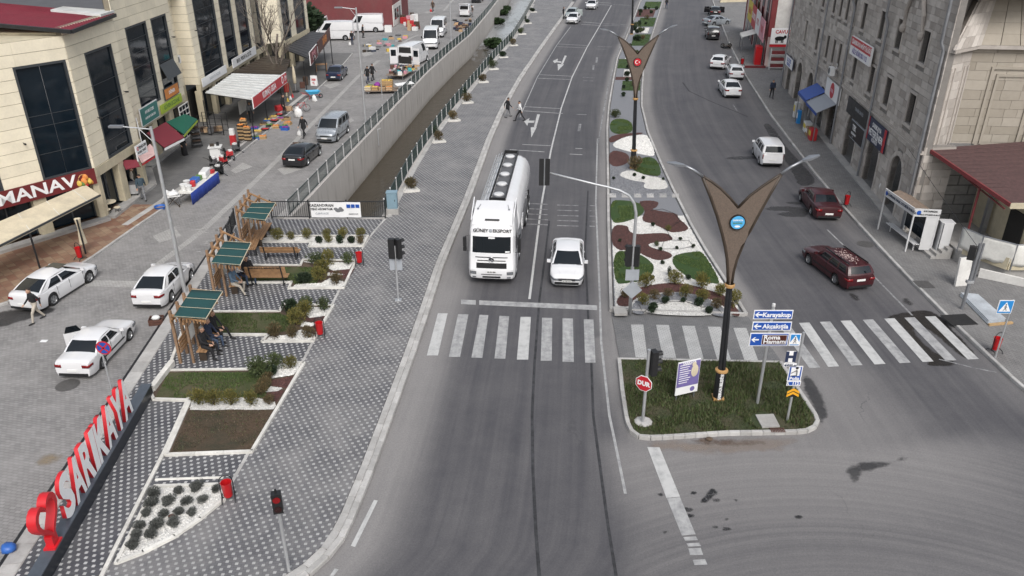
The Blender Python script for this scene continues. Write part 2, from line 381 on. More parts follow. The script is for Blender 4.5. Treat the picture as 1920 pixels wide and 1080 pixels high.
# two-colour interlocking paving: small white squares on a (2,1) lattice among grey bricks
def checker_pave(name,dark,light,ang,wear=.25,module=.1,dustc=(.34,.33,.32)):
    q=NT(name);v=q.pos();mp=q.n('ShaderNodeMapping');mp.inputs['Rotation'].default_value=(0,0,R(ang));mp.inputs['Scale'].default_value=(1/module,)*3
    q.l(v,mp.inputs[0]);sp=q.n('ShaderNodeSeparateXYZ');q.l(mp.outputs[0],sp.inputs[0]);x,y=sp.outputs[0],sp.outputs[1]
    a=q.math('DIVIDE',q.math('ADD',q.math('MULTIPLY',x,2.0),y),5.0);b=q.math('DIVIDE',q.math('SUBTRACT',q.math('MULTIPLY',y,2.0),x),5.0)
    fa=q.math('SUBTRACT',q.math('FRACT',a),.5);fb=q.math('SUBTRACT',q.math('FRACT',b),.5)
    ox=q.math('SUBTRACT',q.math('MULTIPLY',fa,2.0),fb);oy=q.math('ADD',fa,q.math('MULTIPLY',fb,2.0))
    mx=q.math('MAXIMUM',q.math('ABSOLUTE',ox),q.math('ABSOLUTE',oy))
    white=q.math('LESS_THAN',mx,.5);edge=q.ramp(q.math('ABSOLUTE',q.math('SUBTRACT',mx,.5)),.0,.07)
    bt=q.n('ShaderNodeTexBrick');q.l(mp.outputs[0],bt.inputs['Vector']);bt.inputs['Scale'].default_value=1;bt.inputs['Brick Width'].default_value=2;bt.inputs['Row Height'].default_value=1;bt.inputs['Mortar Size'].default_value=.06
    bt.inputs['Color1'].default_value=(1,1,1,1);bt.inputs['Color2'].default_value=(.82,.82,.85,1);bt.inputs['Mortar'].default_value=(.5,.5,.5,1)
    n=q.noise(v,.55,5,.65);n2=q.noise(v,30,2);wn=q.n('ShaderNodeTexWhiteNoise',noise_dimensions='2D')
    cv=q.n('ShaderNodeCombineXYZ');q.l(q.math('FLOOR',a),cv.inputs[0]);q.l(q.math('FLOOR',b),cv.inputs[1]);q.l(cv.outputs[0],wn.inputs['Vector'])
    dk=q.mul(.9,dark,bt.outputs[0]);lt=q.mul(.5,light,q.mix(wn.outputs[0],(.72,.72,.7),(1,1,1)))
    col=q.mix(white,dk,lt);col=q.mul(q.math('SUBTRACT',.35,q.math('MULTIPLY',edge,.35)),col,(.3,.3,.3))
    col=q.mix(q.ramp(n,.40,.72,0,wear),col,dustc);col=q.mul(.5,col,q.mix(q.ramp(q.noise(v,2.6,5,.75),.3,.7),(.6,.6,.6),(1,1,1)));col=q.mul(.35,col,q.mix(n2,(.6,.6,.6),(1,1,1)))
    q.bump(q.math('ADD',edge,q.math('MULTIPLY',n2,.4)),.25,.004);q.out(col,.85);return q.mat
checker_pave('pave_dark',(.092,.094,.106),(.56,.56,.56),4,.30)
checker_pave('pave_mid',(.165,.163,.170),(.47,.47,.465),-3,.58)

def block_pave(name,c1,c2,mortar,bw,bh,ang,wear=.4,dustc=(.3,.29,.28),damp=0.0,bump=.35):
    q=NT(name);v=q.pos();mp=q.n('ShaderNodeMapping');mp.inputs['Rotation'].default_value=(0,0,R(ang));q.l(v,mp.inputs[0])
    bt=q.n('ShaderNodeTexBrick');q.l(mp.outputs[0],bt.inputs['Vector']);bt.inputs['Scale'].default_value=1;bt.inputs['Brick Width'].default_value=bw;bt.inputs['Row Height'].default_value=bh
    bt.inputs['Mortar Size'].default_value=.009;bt.inputs['Mortar Smooth'].default_value=.4;bt.inputs['Bias'].default_value=0
    for i,c in(('Color1',c1),('Color2',c2),('Mortar',mortar)):bt.inputs[i].default_value=(*c,1)
    n=q.noise(v,.30,6,.65);n2=q.noise(v,25,2);n3=q.noise(v,1.6,4)
    col=q.mix(q.ramp(n,.36,.7,0,wear),bt.outputs[0],dustc);col=q.mul(.45,col,q.mix(q.ramp(n3,.3,.7),(.62,.62,.62),(1,1,1)));col=q.mul(.3,col,q.mix(n2,(.6,.6,.6),(1,1,1)))
    q.bump(q.math('SUBTRACT',1.0,bt.outputs['Fac']),bump,.008);q.out(col,.85);return q.mat
block_pave('cobble',(.225,.219,.215),(.305,.296,.290),(.11,.106,.103),.21,.13,12,.55,(.385,.37,.358))
block_pave('cobble_white',(.42,.41,.39),(.5,.49,.47),(.16,.155,.15),.2,.1,12,.3)
block_pave('pave_strip',(.14,.138,.136),(.17,.168,.165),(.07,.07,.07),.4,.16,2,.25)
block_pave('pave_right',(.185,.181,.179),(.235,.23,.226),(.075,.073,.072),.22,.11,60,.35)
block_pave('pave_cross',(.155,.156,.16),(.19,.19,.193),(.09,.09,.09),.2,.1,0,.3)
block_pave('pave_cross_white',(.50,.50,.49),(.56,.56,.55),(.24,.24,.24),.2,.1,0,.15)
block_pave('tile_red',(.21,.095,.060),(.34,.235,.15),(.12,.09,.07),.42,.42,45,.25,(.34,.27,.21))

q=NT('glass');v=q.obj();n=q.noise(v,1.2,3);q.bump(n,.06,.05);q.out(q.mix(n,(.004,.008,.012),(.009,.016,.024)),.06,0,.38)
q=NT('car_glass');q.out((.008,.011,.014),.06,0,.6)
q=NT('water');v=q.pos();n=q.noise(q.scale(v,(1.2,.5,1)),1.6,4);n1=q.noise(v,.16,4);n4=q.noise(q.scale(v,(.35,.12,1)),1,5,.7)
far=q.n('ShaderNodeSeparateXYZ');q.l(v,far.inputs[0]);foam_sheen=q.math('ADD',q.ramp(far.outputs[1],88,125,-.35,.16),n4)  # far water paler: white ripples, plus sky reflection put into the colour
col=q.mix(n1,(.034,.028,.018),(.075,.060,.040));col=q.mix(q.ramp(foam_sheen,.50,.66,0,.85),col,(.33,.345,.36));q.bump(n,.5,.06);q.out(col,.14)
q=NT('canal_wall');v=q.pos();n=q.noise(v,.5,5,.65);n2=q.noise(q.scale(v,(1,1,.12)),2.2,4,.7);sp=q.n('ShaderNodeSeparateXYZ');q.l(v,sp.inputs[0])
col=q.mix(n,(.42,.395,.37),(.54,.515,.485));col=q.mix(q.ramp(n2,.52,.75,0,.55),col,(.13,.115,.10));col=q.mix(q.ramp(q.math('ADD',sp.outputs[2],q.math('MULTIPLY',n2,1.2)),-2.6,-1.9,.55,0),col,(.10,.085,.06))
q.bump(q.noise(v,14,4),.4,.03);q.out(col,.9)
q=NT('stone');v=q.pos();oi=q.n('ShaderNodeObjectInfo');rn=q.attr('rnd');n=q.noise(v,3,5,.65);n2=q.noise(q.scale(v,(1,1,.25)),.55,5,.7)
col=q.mix(rn,(.375,.338,.305),(.60,.555,.51));col=q.mul(.45,col,q.mix(q.ramp(n,.25,.75),(.62,.61,.59),(1,1,1)));col=q.mix(q.ramp(n2,.5,.75,0,.4),col,(.20,.185,.175));q.bump(n,.5,.02);q.out(col,.92)
q=NT('stone_warm');v=q.pos();rn=q.attr('rnd');n=q.noise(v,3,5,.65);n2=q.noise(q.scale(v,(1,1,.25)),.5,5,.7)
col=q.mix(rn,(.32,.285,.235),(.41,.37,.315));col=q.mul(.4,col,q.mix(q.ramp(n,.25,.75),(.7,.69,.67),(1,1,1)));col=q.mix(q.ramp(n2,.55,.78,0,.45),col,(.16,.14,.115));q.bump(n,.4,.02);q.out(col,.92)
pm('mortar',(.21,.195,.18),.95,.15,2,.3,30,world=True)
# ================================================================ setting: plan lines
def gl(pts,z=0.0):return[G(a,b,z).to_2d()for a,b in pts]
KL=[V(-60,11),V(-16,12.5),V(-9.5,14.2),V(-7.2,15.6)]+[G(*p).to_2d()for p in[(587,1080),(638,1031),(668,970),(704,878),(739,780),(781,661),(804,591),(833,500),(883,376),(924,260),(947,207),(980,147),(1020,87),(1055,37)]]+[V(11.2,150),V(16,180),V(27,240)]
KL=[Vector((p[0],p[1]))for p in KL]
CL=[Vector(p)for p in[(-13.55,45.25),(-13.2,48.6),(-12.6,55),(-11.8,62.8),(-10.6,75),(-9.15,89.2),(-7.6,101),(-5.75,113.6),(-4.1,132),(-2.4,153.5),(5,240)]]
CR=[Vector(p)for p in[(-8.0,45.25),(-7.75,50),(-7.45,55),(-6.95,61),(-6.0,69),(-4.85,77.7),(-2.6,94),(0.0,111),(1.7,128),(3.3,146),(12.5,240)]]
ML=[Vector(p)for p in[(4.73,33.3),(5.25,38.7),(5.8,44.3),(6.5,51),(7.24,58.2),(8.0,65.5),(9.0,73.4),(10.6,84),(12.5,96.3),(16.6,116.8),(22.9,149.7),(30,180)]]
MR=[Vector(p)for p in[(11.05,32.9),(10.95,36.4),(10.78,40.4),(10.72,44),(10.78,50),(10.92,56),(11.25,64.4),(12.05,73.4),(13.2,81),(15.03,92.1),(19.1,112.3),(26.6,148.2),(33,178)]]
KR=[Vector(p)for p in[(30,19.5),(23,21),(21,23.5),(20.5,27),(20.4,32),(20.45,36.6),(20.6,41),(20.9,47),(21.4,54),(22.5,65),(23.0,70),(25.2,87),(28.6,108.5),(36,150),(42,180)]]
def xat(pl,y):
    if y<=pl[0][1]:return pl[0][0]
    for a,b in zip(pl,pl[1:]):
        if y<=b[1]:return lerp(a[0],b[0],(y-a[1])/max(1e-6,b[1]-a[1]))
    return pl[-1][0]
def offset(pl,d):
    out=[]
    for i,p in enumerate(pl):
        t=(pl[min(i+1,len(pl)-1)]-pl[max(i-1,0)]).normalized();out.append(p+Vector((-t.y,t.x))*d)
    return out
def resample(pl,step):
    seg=[(b-a).length for a,b in zip(pl,pl[1:])];L=sum(seg);n=max(1,round(L/step));out=[];k=0;acc=0
    for i in range(n+1):
        s=L*i/n
        while k<len(seg)-1 and acc+seg[k]<s:acc+=seg[k];k+=1
        out.append(pl[k].lerp(pl[k+1],min(1,(s-acc)/max(seg[k],1e-9))))
    return out,L/n
def chaikin(pl,n=2,closed=True):
    pl=[Vector((p[0],p[1]))for p in pl]
    for _ in range(n):
        q=[]if closed else[pl[0]]
        for a,b in zip(pl,pl[1:]+pl[:1]if closed else pl[1:]):q+=[a.lerp(b,.25),a.lerp(b,.75)]
        pl=q if closed else q+[pl[-1]]
    return pl
def stain_mat(name,col,rough,soft=.22,str_=1.0,sc=2.2):
    q=NT(name);v=q.pos();n=q.noise(v,sc,5,.65);n2=q.noise(v,sc*.45,3)
    f=q.math('ADD',q.attr('edge'),q.math('MULTIPLY',q.math('SUBTRACT',n,.5),soft*2.4));f=q.math('MULTIPLY',q.ramp(f,-.02,soft*.6),q.ramp(n2,.2,.75,str_*.55,str_))
    tr=q.n('ShaderNodeBsdfTransparent');mx=q.n('ShaderNodeMixShader');q.l(f,mx.inputs[0]);q.l(tr.outputs[0],mx.inputs[1]);q.out(col,rough);q.l(q.b.outputs[0],mx.inputs[2]);q.l(mx.outputs[0],q.o.inputs[0])
stain_mat('stain_wet',(.020,.019,.019),.25,.14,1.0);stain_mat('stain_damp',(.045,.044,.045),.5,.2,.85);stain_mat('stain_oil',(.018,.018,.019),.4,.07,.95,6);stain_mat('stain_dirt',(.13,.085,.06),.95,.3,.75,1.6);stain_mat('stain_sand',(.30,.235,.155),.95,.3,.7,1.6)
stain_mat('stain_tan',(.29,.235,.195),.95,.5,.6,1.1)
def in_poly(p,poly):
    c=False;j=len(poly)-1
    for i in range(len(poly)):
        a,b=poly[i],poly[j]
        if(a[1]>p[1])!=(b[1]>p[1])and p[0]<(b[0]-a[0])*(p[1]-a[1])/(b[1]-a[1])+a[0]:c=not c
        j=i
    return c
def cut(pl,y0,y1):
    q=[p for p in pl if y0<p[1]<y1]
    return[Vector((xat(pl,y0),y0))]+q+[Vector((xat(pl,y1),y1))]

# ---- ground: one sheet to the horizon with the canal left open
outer=[Vector((x,y,0))for x,y in((-900,-200),(900,-200),(900,1500),(-900,1500))]
hole=[Vector((p[0]-.2,p[1],0))for p in CL]+[Vector((p[0]+.2,p[1],0))for p in reversed(CR)]
hole[0].y=hole[-1].y=45.15
P_=outer+hole;m=MB();fs=[]
for t in tessellate_polygon([outer,hole]):
    a,b,c=(P_[i]for i in t)
    fs.append(t if(b-a).cross(c-a).z>0 else(t[0],t[2],t[1]))
m.add([(p.x,p.y,-.03)for p in P_],fs);struct(m.build('ground','asphalt_far'))

# ---- road: fine grid carrying dust, streak and tyre-arc attributes
ys=[8+.35*i for i in range(110)];y=ys[-1]
while y<200:y+=.5+(y-46)*.02;ys.append(y)
NX=150;vs=[];dust=[];arc=[];arcr=[];uvs=[]
for y in ys:
    x0=xat(KL,y)-.25 if y>15.6 else lerp(-60,-7.4,sm(8,15.6,y))if y>12 else-60
    x1=45
    kl=xat(KL,y)if y>15.7 else-99;ml=xat(ML,max(y,33.3))if y>31 else 4.4 if y>23.6 else 99;mr=xat(MR,max(y,33))if y>23.6 else-99
    for i in range(NX+1):
        x=x0+(x1-x0)*i/NX;vs.append((x,y,0))
        d=.10
        dl=x-kl
        if 0<=dl<4:d=max(d,.10+.72*(1-sm(.7,2.3 if y<40 else 1.5,dl)))
        if x<ml+.4 and ml<90:d=max(d,.10+.62*(1-sm(.35,1.05,ml-x))*sm(23.6,27.5,y))
        if x>mr-.3 and mr>0:d=max(d,.06+.68*(1-sm(.5,1.5,x-mr))*sm(23.6,28,y))
        if y<31 and x>3.6 and y>15:d=max(d,.62*sm(3.4,4.6,x)*(1-sm(12.6,16.5+(31-y)*.2,x))*sm(15.5,21,y)*(1-sm(29,31,y)))
        if y<24.6 and x>2.6:d=max(d,(1-sm(22.6,24.6,y))*(.36+.34*sm(18.5,22.5,y))*sm(2.4,4.2,x)*(1-sm(14,22,x)))
        if y>23 and x>max(mr,8):d=max(d,.30*sm(23,26,y)*sm(-2.2,-.8,x-xat(KR,y)))
        dust.append(d)
        rr=math.hypot(x-9.5,(y-7.0));arcr.append(rr);arc.append(sm(2.6,5,x)*(1-sm(21.5,24,y))*sm(8,10,rr))
        uvs.append((x-xat(KL,max(y,17))if x<11 or y>40 and x<xat(ML,y)+1 else x-xat(MR,max(y,33))+16,y))
n1=NX+1;fs=[(j*n1+i,j*n1+i+1,(j+1)*n1+i+1,(j+1)*n1+i)for j in range(len(ys)-1)for i in range(NX)]
me=bpy.data.meshes.new('road');me.from_pydata(vs,[],fs);me.materials.append(M['asphalt'])
for nm,dat in(('dust',dust),('arc',arc),('arcr',arcr)):
    at=me.attributes.new(nm,'FLOAT','POINT');at.data.foreach_set('value',dat)
uvl=me.uv_layers.new(name='UVMap');li=[0]*len(me.loops);me.loops.foreach_get('vertex_index',li)
uvl.data.foreach_set('uv',[c for i in li for c in uvs[i]])
o=bpy.data.objects.new('road',me);COL.objects.link(o);struct(o)

# ---- canal: walls, bed, water
m=MB()
for pl,d in((CL,.35),(CR,-.35)):
    off=offset(pl,d)
    for i in range(len(pl)-1):
        a,b,c,e=pl[i],pl[i+1],off[i+1],off[i]
        q=MB().prism([a,b,c,e],-3.6,.10 if d>0 else .12);m.add(q.v,q.f)
m.prism([CL[0]+Vector((-.35,-.34)),CR[0]+Vector((.35,-.34)),CR[0]+Vector((.35,-.01)),CL[0]+Vector((-.35,-.01))],-3.6,.13)
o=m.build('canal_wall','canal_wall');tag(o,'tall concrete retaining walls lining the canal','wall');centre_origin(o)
poly=[p+Vector((-.1,0))for p in CL]+[p+Vector((.1,0))for p in reversed(CR)]
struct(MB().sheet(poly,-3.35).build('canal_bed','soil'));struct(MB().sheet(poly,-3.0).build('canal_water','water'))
# formwork joints on the long left wall as recessed-looking pour lines: thin proud fins between panels
jm=bpy.data.meshes.new('x');k=0
wallpar=o
pts,st=resample(cut(CL,46.5,150),3.0)
for a in pts[1:-1]:
    q=MB().box((a.x+.0,a.y,-1.5),(.016,.03,3.1),0);jo=q.build('joint_rib','concrete',wallpar,world=True)

# ---- raised promenade and plaza
ZP=.14
kin=offset(KL,.5)                                   # inner edge of the kerb band
prom=[p for p in kin if p.y>13.5 and p.y<236]
E0=[Vector((-14.72,12.6)),Vector((-14.9,14)),Vector((-17.1,45.1))]
def ex(y):return-14.9-.0707*(y-14)
DIV=[G(425,930).to_2d(),G(472,846).to_2d(),G(570,680).to_2d(),G(624,574).to_2d(),G(667,489).to_2d(),G(700,440).to_2d(),V(-7.7,45.0).to_2d()]
dv0=[V(-12.0,17.3).to_2d(),G(333,999).to_2d(),G(418,941).to_2d()]+DIV
# mid-grey paving right of the divider and along the canal
poly=[V(-11.7,13.4).to_2d()]+dv0+[p+Vector((.33,0))for p in CR]+list(reversed(prom))
struct(MB().prism(poly,-.02,ZP).build('promenade_paving','pave_mid'))
poly=[Vector((ex(13.3)+.62,13.3)),Vector((-11.72,13.3))]+[p+Vector((-.01,0))for p in dv0[:-1]]+[Vector((-7.75,44.9)),Vector((ex(44.9)+.62,44.9))]
struct(MB().prism(poly,-.02,ZP).build('plaza_paving','pave_dark'))
# plaza street edge: dark gutter and pale slabs, one by one
ge=struct(MB().prism([Vector((ex(12)-.18,12)),Vector((ex(12),12)),Vector((ex(45),45)),Vector((ex(45)-.18,45))],-.02,.03).build('gutter','tar'))
def stone_mesh(L,W,Hh,mat,ch=.025):
    m=MB();y0,y1=-W/2,W/2
    pr=[(y0,0),(y0,Hh-ch),(y0+ch,Hh),(y1-ch*.4,Hh),(y1,Hh-ch*.4),(y1,0)];n=len(pr)
    m.add([(x,a,b)for x in(-L/2,L/2)for a,b in pr],[tuple(range(n)),tuple(range(2*n-1,n-1,-1))]+[(i,n+i,n+(i+1)%n,(i+1)%n)for i in range(n)])
    return m.mesh('stone',mat)
def stones(par,pl,L,W,z0,Hh,mat,nm,gap=.014):
    pts,st=resample(pl,L);me=stone_mesh(st-gap,W,Hh,mat)
    for a,b in zip(pts,pts[1:]):
        c=(a+b)/2;d=b-a
        inst(nm,me,par,Vector((c.x,c.y,z0))-par.location,math.atan2(d.y,d.x)+random.gauss(0,.004))
def kerb_thing(nm):
    o=bpy.data.objects.new(nm,None);COL.objects.link(o);return struct(o)
k=kerb_thing('plaza_edge');stones(k,[Vector((ex(12.5)+.30,12.5)),Vector((ex(44.8)+.30,44.8))],.8,.58,-.02,.155,'kerb_stone','edge_slab')
k=kerb_thing('kerb');run=[p for p in KL if p.y>12 and p.y<160];y_=[p for p in run]
stones(k,offset(run,.11),.8,.21,-.02,.175,'kerb_stone','kerb_stone')
stones(k,offset(run,.355),.8,.26,-.02,.165,'kerb_stone','edging_stone')
k=kerb_thing('divider_kerb');stones(k,dv0[1:],.7,.13,.08,.075,'kerb_stone','edging_stone')
k=kerb_thing('canal_kerb');stones(k,offset(CL,.62)[0:10],.9,.5,-.02,.13,'kerb_stone','kerb_stone');stones(k,[p+Vector((.48,0))for p in CR[:10]],.9,.3,.05,.13,'kerb_stone','kerb_stone')

# ---- median
MEDZ=.15
mpoly=[p+Vector((.16,0))for p in ML]+[p+Vector((-.16,0))for p in reversed(MR)]
mpoly[0].y+=.16;mpoly[-1].y+=.3
struct(MB().prism(mpoly,-.02,MEDZ-.03).build('median_bed','grey_chip'))
k=kerb_thing('median_kerb');stones(k,list(ML),.8,.16,-.02,.19,'kerb_stone','kerb_stone');stones(k,list(reversed(MR)),.8,.16,-.02,.19,'kerb_stone','kerb_stone')
stones(k,[MR[0]+Vector((-.05,.02)),ML[0]+Vector((.05,.02))],.8,.16,-.02,.19,'kerb_stone','kerb_stone')
# ---- paved crossing between median and island
struct(MB().prism([V(4.62,29.05),V(11.5,28.85),V(11.12,32.75),V(4.72,33.15)],-.02,.035).build('crossing_paving','pave_cross'))
z57=ZM(1140,570,3.857)
cw=[[(165,148),(255,148),(285,388),(200,385)],[(348,150),(440,152),(493,390),(397,388)],[(535,157),(627,158),(692,397),(592,396)],[(722,163),(812,165),(890,405),(790,403)],[(907,172),(1000,173),(1088,415),(990,413)]]
for s in cw:struct(MB().sheet([z57(*p,.04)for p in s],.0395).build('crossing_stripe','pave_cross_white'))
# ---- near island
isl=[(70,405),(90,640),(115,830),(135,905),(170,955),(230,985),(470,975),(700,960),(1160,945),(1380,940),(1460,930),(1515,900),(1532,855),(1500,800),(1390,640),(1250,428)]
isl=[z57(*p).to_2d()for p in isl];isl=[isl[0]]+chaikin(isl[1:-1],2,False)+[isl[-1]]
c0=sum(isl,Vector((0,0)))/len(isl)
inn=[c0+(p-c0)*(1-.16/(p-c0).length)for p in isl]
island_in=inn
struct(MB().prism(inn,-.02,.12).build('island_soil','weeds'))
k=kerb_thing('island_kerb');mid=[(a+b)/2 for a,b in zip(isl,inn)];stones(k,list(reversed(mid)),.42,.16,-.02,.18,'kerb_stone','kerb_stone');stones(k,[mid[0],mid[-1]],.8,.14,-.02,.15,'kerb_stone','kerb_stone')
# ---- right pavement
poly=[p for p in KR if p.y>20]+[Vector((70,180)),Vector((70,20))]
poly=[p+Vector((.14,0))if i<len(poly)-2 else p for i,p in enumerate(poly)]
struct(MB().prism(poly,-.02,.13).build('right_pavement','pave_right'))
k=kerb_thing('right_kerb');stones(k,[p+Vector((.07,0))for p in reversed(KR)],.8,.15,-.02,.17,'kerb_stone','kerb_stone')
# ---- left street: cobbles up to the canal, pavement along the shops
ST=[Vector((ex(12)-.19,12)),Vector((ex(45)-.19,45)),Vector((-14.3,45.2))]+[p+Vector((-.86,0))for p in CL[:10]]+[Vector((-60,160)),Vector((-60,12))]
struct(MB().sheet(ST,.004).build('street_paving','cobble'))
SB=[Vector(p)for p in[(-27.5,31.5),(-24.6,34.0),(-23.0,39.0),(-22.4,44),(-21.9,47.5),(-20.9,56),(-20.3,66),(-19.6,78),(-19.4,92),(-19.6,100)]]
struct(MB().prism(SB[4:]+[Vector((-34,100)),Vector((-34,47.5))],-.02,.11).build('shop_pavement','pave_strip'))
k=kerb_thing('shop_kerb');stones(k,list(reversed(SB)),.8,.16,-.02,.15,'kerb_stone','kerb_stone');stones(k,[p+Vector((-.75,0))for p in reversed(SB[3:8])],.9,.42,.05,.075,'kerb_stone','edge_slab')
struct(MB().prism(SB[:5]+[Vector((-34,47.5)),Vector((-34,31.5))],-.02,.112).build('tiled_pavement','tile_red'))

# ---- painted marks: each its own flat sheet
def mark(poly,z=.008,mat='paint',nm='road_marking'):return struct(MB().sheet(poly,z).build(nm,mat))
def stripe(pl,w,z=.008,mat='paint',nm='road_marking',worn=0):
    pl=[Vector((p[0],p[1]))for p in pl];a,b=offset(pl,w/2),offset(pl,-w/2);m=MB()
    for i in range(len(pl)-1):m.add([(*a[i],z),(*b[i],z),(*b[i+1],z),(*a[i+1],z)],[(0,1,2,3)])
    return struct(m.build(nm,mat))
def worn_paint(name,lo,hi,col=(.56,.56,.55),under=(.12,.12,.125),sc=3.0):
    q=NT(name);v=q.pos();n=q.noise(v,sc,5,.7);n2=q.noise(q.scale(v,(3,.3,1)),1.2,3)
    c=q.mix(q.ramp(q.math('ADD',n,q.math('MULTIPLY',n2,.5)),lo,hi),under,col);q.out(c,.75)
worn_paint('paint_worn',.48,.95,(.43,.43,.425),(.19,.19,.195));worn_paint('paint_old',.62,.98,(.38,.38,.38));worn_paint('paint_good',.40,.80,(.49,.49,.48),(.27,.27,.27));worn_paint('tar_line',.55,.9,(.02,.02,.022),(.055,.055,.06));worn_paint('damp_edge',.5,.75,(.022,.021,.021),(.07,.068,.068),1.5)
z7=ZM(700,500,3.84);z84=ZM(840,260,3.373);z9=ZM(900,0,4.0);z5=ZM(500,780,2.743);z48=ZM(1480,400,3.6);z36=ZM(1120,200,3.6)
for i,s in enumerate([[(465,337),(535,337),(465,640),(385,640)],[(610,343),(685,345),(625,650),(543,650)],[(765,347),(828,350),(785,658),(706,656)],[(908,355),(978,358),(950,664),(872,662)],[(1060,362),(1135,363),(1115,670),(1033,670)],[(1215,368),(1288,370),(1285,678),(1205,678)],[(1362,373),(1437,374),(1444,687),(1362,686)],[(1515,380),(1585,381),(1600,692),(1525,692)]]):
    mark([z7(*p)for p in s],.008,'paint_good' if i in(0,4)else 'paint_worn','crossing_stripe')
for a,b in((632,738),(762,1612)):mark([z7(a,238+(a-632)*.042),z7(b,238+(b-632)*.042),z7(b,270+(b-632)*.045),z7(a,270+(a-632)*.045)],.008,'paint_worn','stop_line')
tops=[-75,65,205,345,495,640,775,915];bots=[135,262,420,575,745,900,1055,1205]
for i,(a,b)in enumerate(zip(tops,bots)):
    yt,yb=lerp(748,698,i/7),lerp(1046,988,i/7);mark([z48(a,yt),z48(a+70,yt-3),z48(b+74,yb-4),z48(b,yb)],.010,'paint_good' if i%2 else 'paint_worn','crossing_stripe')
stripe([z84(515,1015),z84(590,420),z84(650,80),z9(545,1075),z9(610,810),z9(690,580),z9(800,360),z9(900,190),z9(985,40)],.12,mat='paint_good',nm='lane_line')
stripe([z9(300,880),z9(345,770),z9(430,580),z9(575,340),z9(680,200)],.09,mat='paint_worn',nm='edge_line')
stripe([z84(945,0),z84(935,400),z84(960,1000),z7(1640,540),z7(1700,1075),z5(1815,250),z5(1845,400)],.10,mat='paint_worn',nm='edge_line')
stripe([z9(885,1075),z9(960,650),z9(1030,400),z9(1110,200)],.11,mat='paint_old',nm='edge_line')
for a,b in(((330,800),(600,815)),((330,832),(622,852)),((440,560),(690,572)),((435,587),(690,598)),((585,330),(805,342)),((575,350),(795,360)),((770,165),(910,176)),((760,183),(900,191)),((820,14),(985,24)),((815,30),(990,40))):
    stripe([z9(*a),z9(*b)],.16 if b[1]>300 else .3,mat='paint_worn',nm='cross_line')
for a,b in(((720,858),(800,860)),((770,580),(860,584)),((775,606),(850,608)),((880,348),(990,352)),((870,368),(950,370)),((915,178),(1100,185)),((920,190),(1095,196)),((1000,35),(1130,40))):
    stripe([z9(*a),z9(*b)],.15 if b[1]>300 else .3,mat='paint_old',nm='cross_line')
for yy in(410,443,476,508,540):
    stripe([z84(498,yy),z84(632,yy+6)],.13,mat='paint_old',nm='rumble_line');stripe([z84(690,yy+10),z84(825,yy+14)],.13,mat='paint_old',nm='rumble_line');stripe([z84(895,yy+14),z84(930,yy+15)],.13,mat='paint_old',nm='rumble_line')
for a,b in(((470,37),(650,45)),((390,70),(610,84)),((770,98),(850,102)),((805,62),(850,64))):stripe([z84(*a),z84(*b)],.14,mat='paint_worn',nm='cross_line')
for a in([(428,858),(450,858),(422,955),(405,953)],[(425,955),(380,955),(385,1032)],[(410,905),(365,905),(372,885),(330,910),(355,945),(362,922),(405,922)]):mark([z9(*p)for p in a],.008,'paint_good','arrow_marking')
for a in([(635,417),(650,419),(622,482),(608,480)],[(630,484),(582,480),(585,530)],[(612,462),(580,457),(585,440),(546,458),(560,475),(573,467),(608,472)]):mark([z9(*p)for p in a],.008,'paint_good','arrow_marking')
for a in([(870,430),(885,430),(880,470),(865,470)],[(845,490),(860,490),(855,525),(842,522)],[(740,930),(760,930),(752,985),(732,985)]):mark([z9(*p)for p in a],.008,'paint_old','arrow_marking')
mark([z5(552,432),z5(572,436),z5(455,675),z5(433,668)],.008,'paint_good','edge_line');mark([z5(350,785),z5(370,790),z5(345,823),z5(325,823)],.008,'paint_good','edge_line')
z11=ZM(1100,780,2.3415)
mark([z11(266,137),z11(320,138),z11(410,355),z11(350,360)],.008,'paint_good','lane_line')
mark([z11(352,362),z11(410,357),z11(478,520),z11(418,526)],.008,'paint_worn','lane_line')
for a,b,t in((424,532,548),(438,560,574),(446,582,612),(465,632,655)):mark([z11(a,b),z11(a+55,b-3),z11(a+65,t-2),z11(a+8,t)],.008,'paint_worn','lane_line')
stripe([z48(255,110),z48(400,250),z48(590,445),z48(830,690)],.10,mat='paint_old',nm='edge_line');stripe([z48(1010,985),z48(1250,1045),z48(1400,1075)],.08,mat='paint_old',nm='edge_line')
stripe([ZM(1280,0,4.909)(430,400),ZM(1280,0,4.909)(480,540)],.1,mat='paint_old',nm='edge_line');stripe([ZM(1280,0,4.909)(465,965),ZM(1280,0,4.909)(500,1020)],.1,mat='paint_old',nm='edge_line')
# tar seams along the lanes
stripe([z84(640,520),z84(610,780),z7(1195,240),z7(1160,700),z5(1365,0),z5(1370,300),z5(1385,600),z5(1402,823)],.11,.0052,'tar_line','tar_seam')
stripe([z84(885,330),z84(868,700),z7(1545,330),z7(1570,700),z5(1680,0),z5(1720,300),z5(1755,560),z5(1797,823)],.10,.0052,'tar_line','tar_seam')
stripe([ZM(1280,0,4.909)(0,760),ZM(1280,0,4.909)(60,840),ZM(1280,0,4.909)(250,930),ZM(1280,0,4.909)(420,1000),ZM(1280,0,4.909)(600,1075)],.14,.0052,'tar_line','tar_seam')
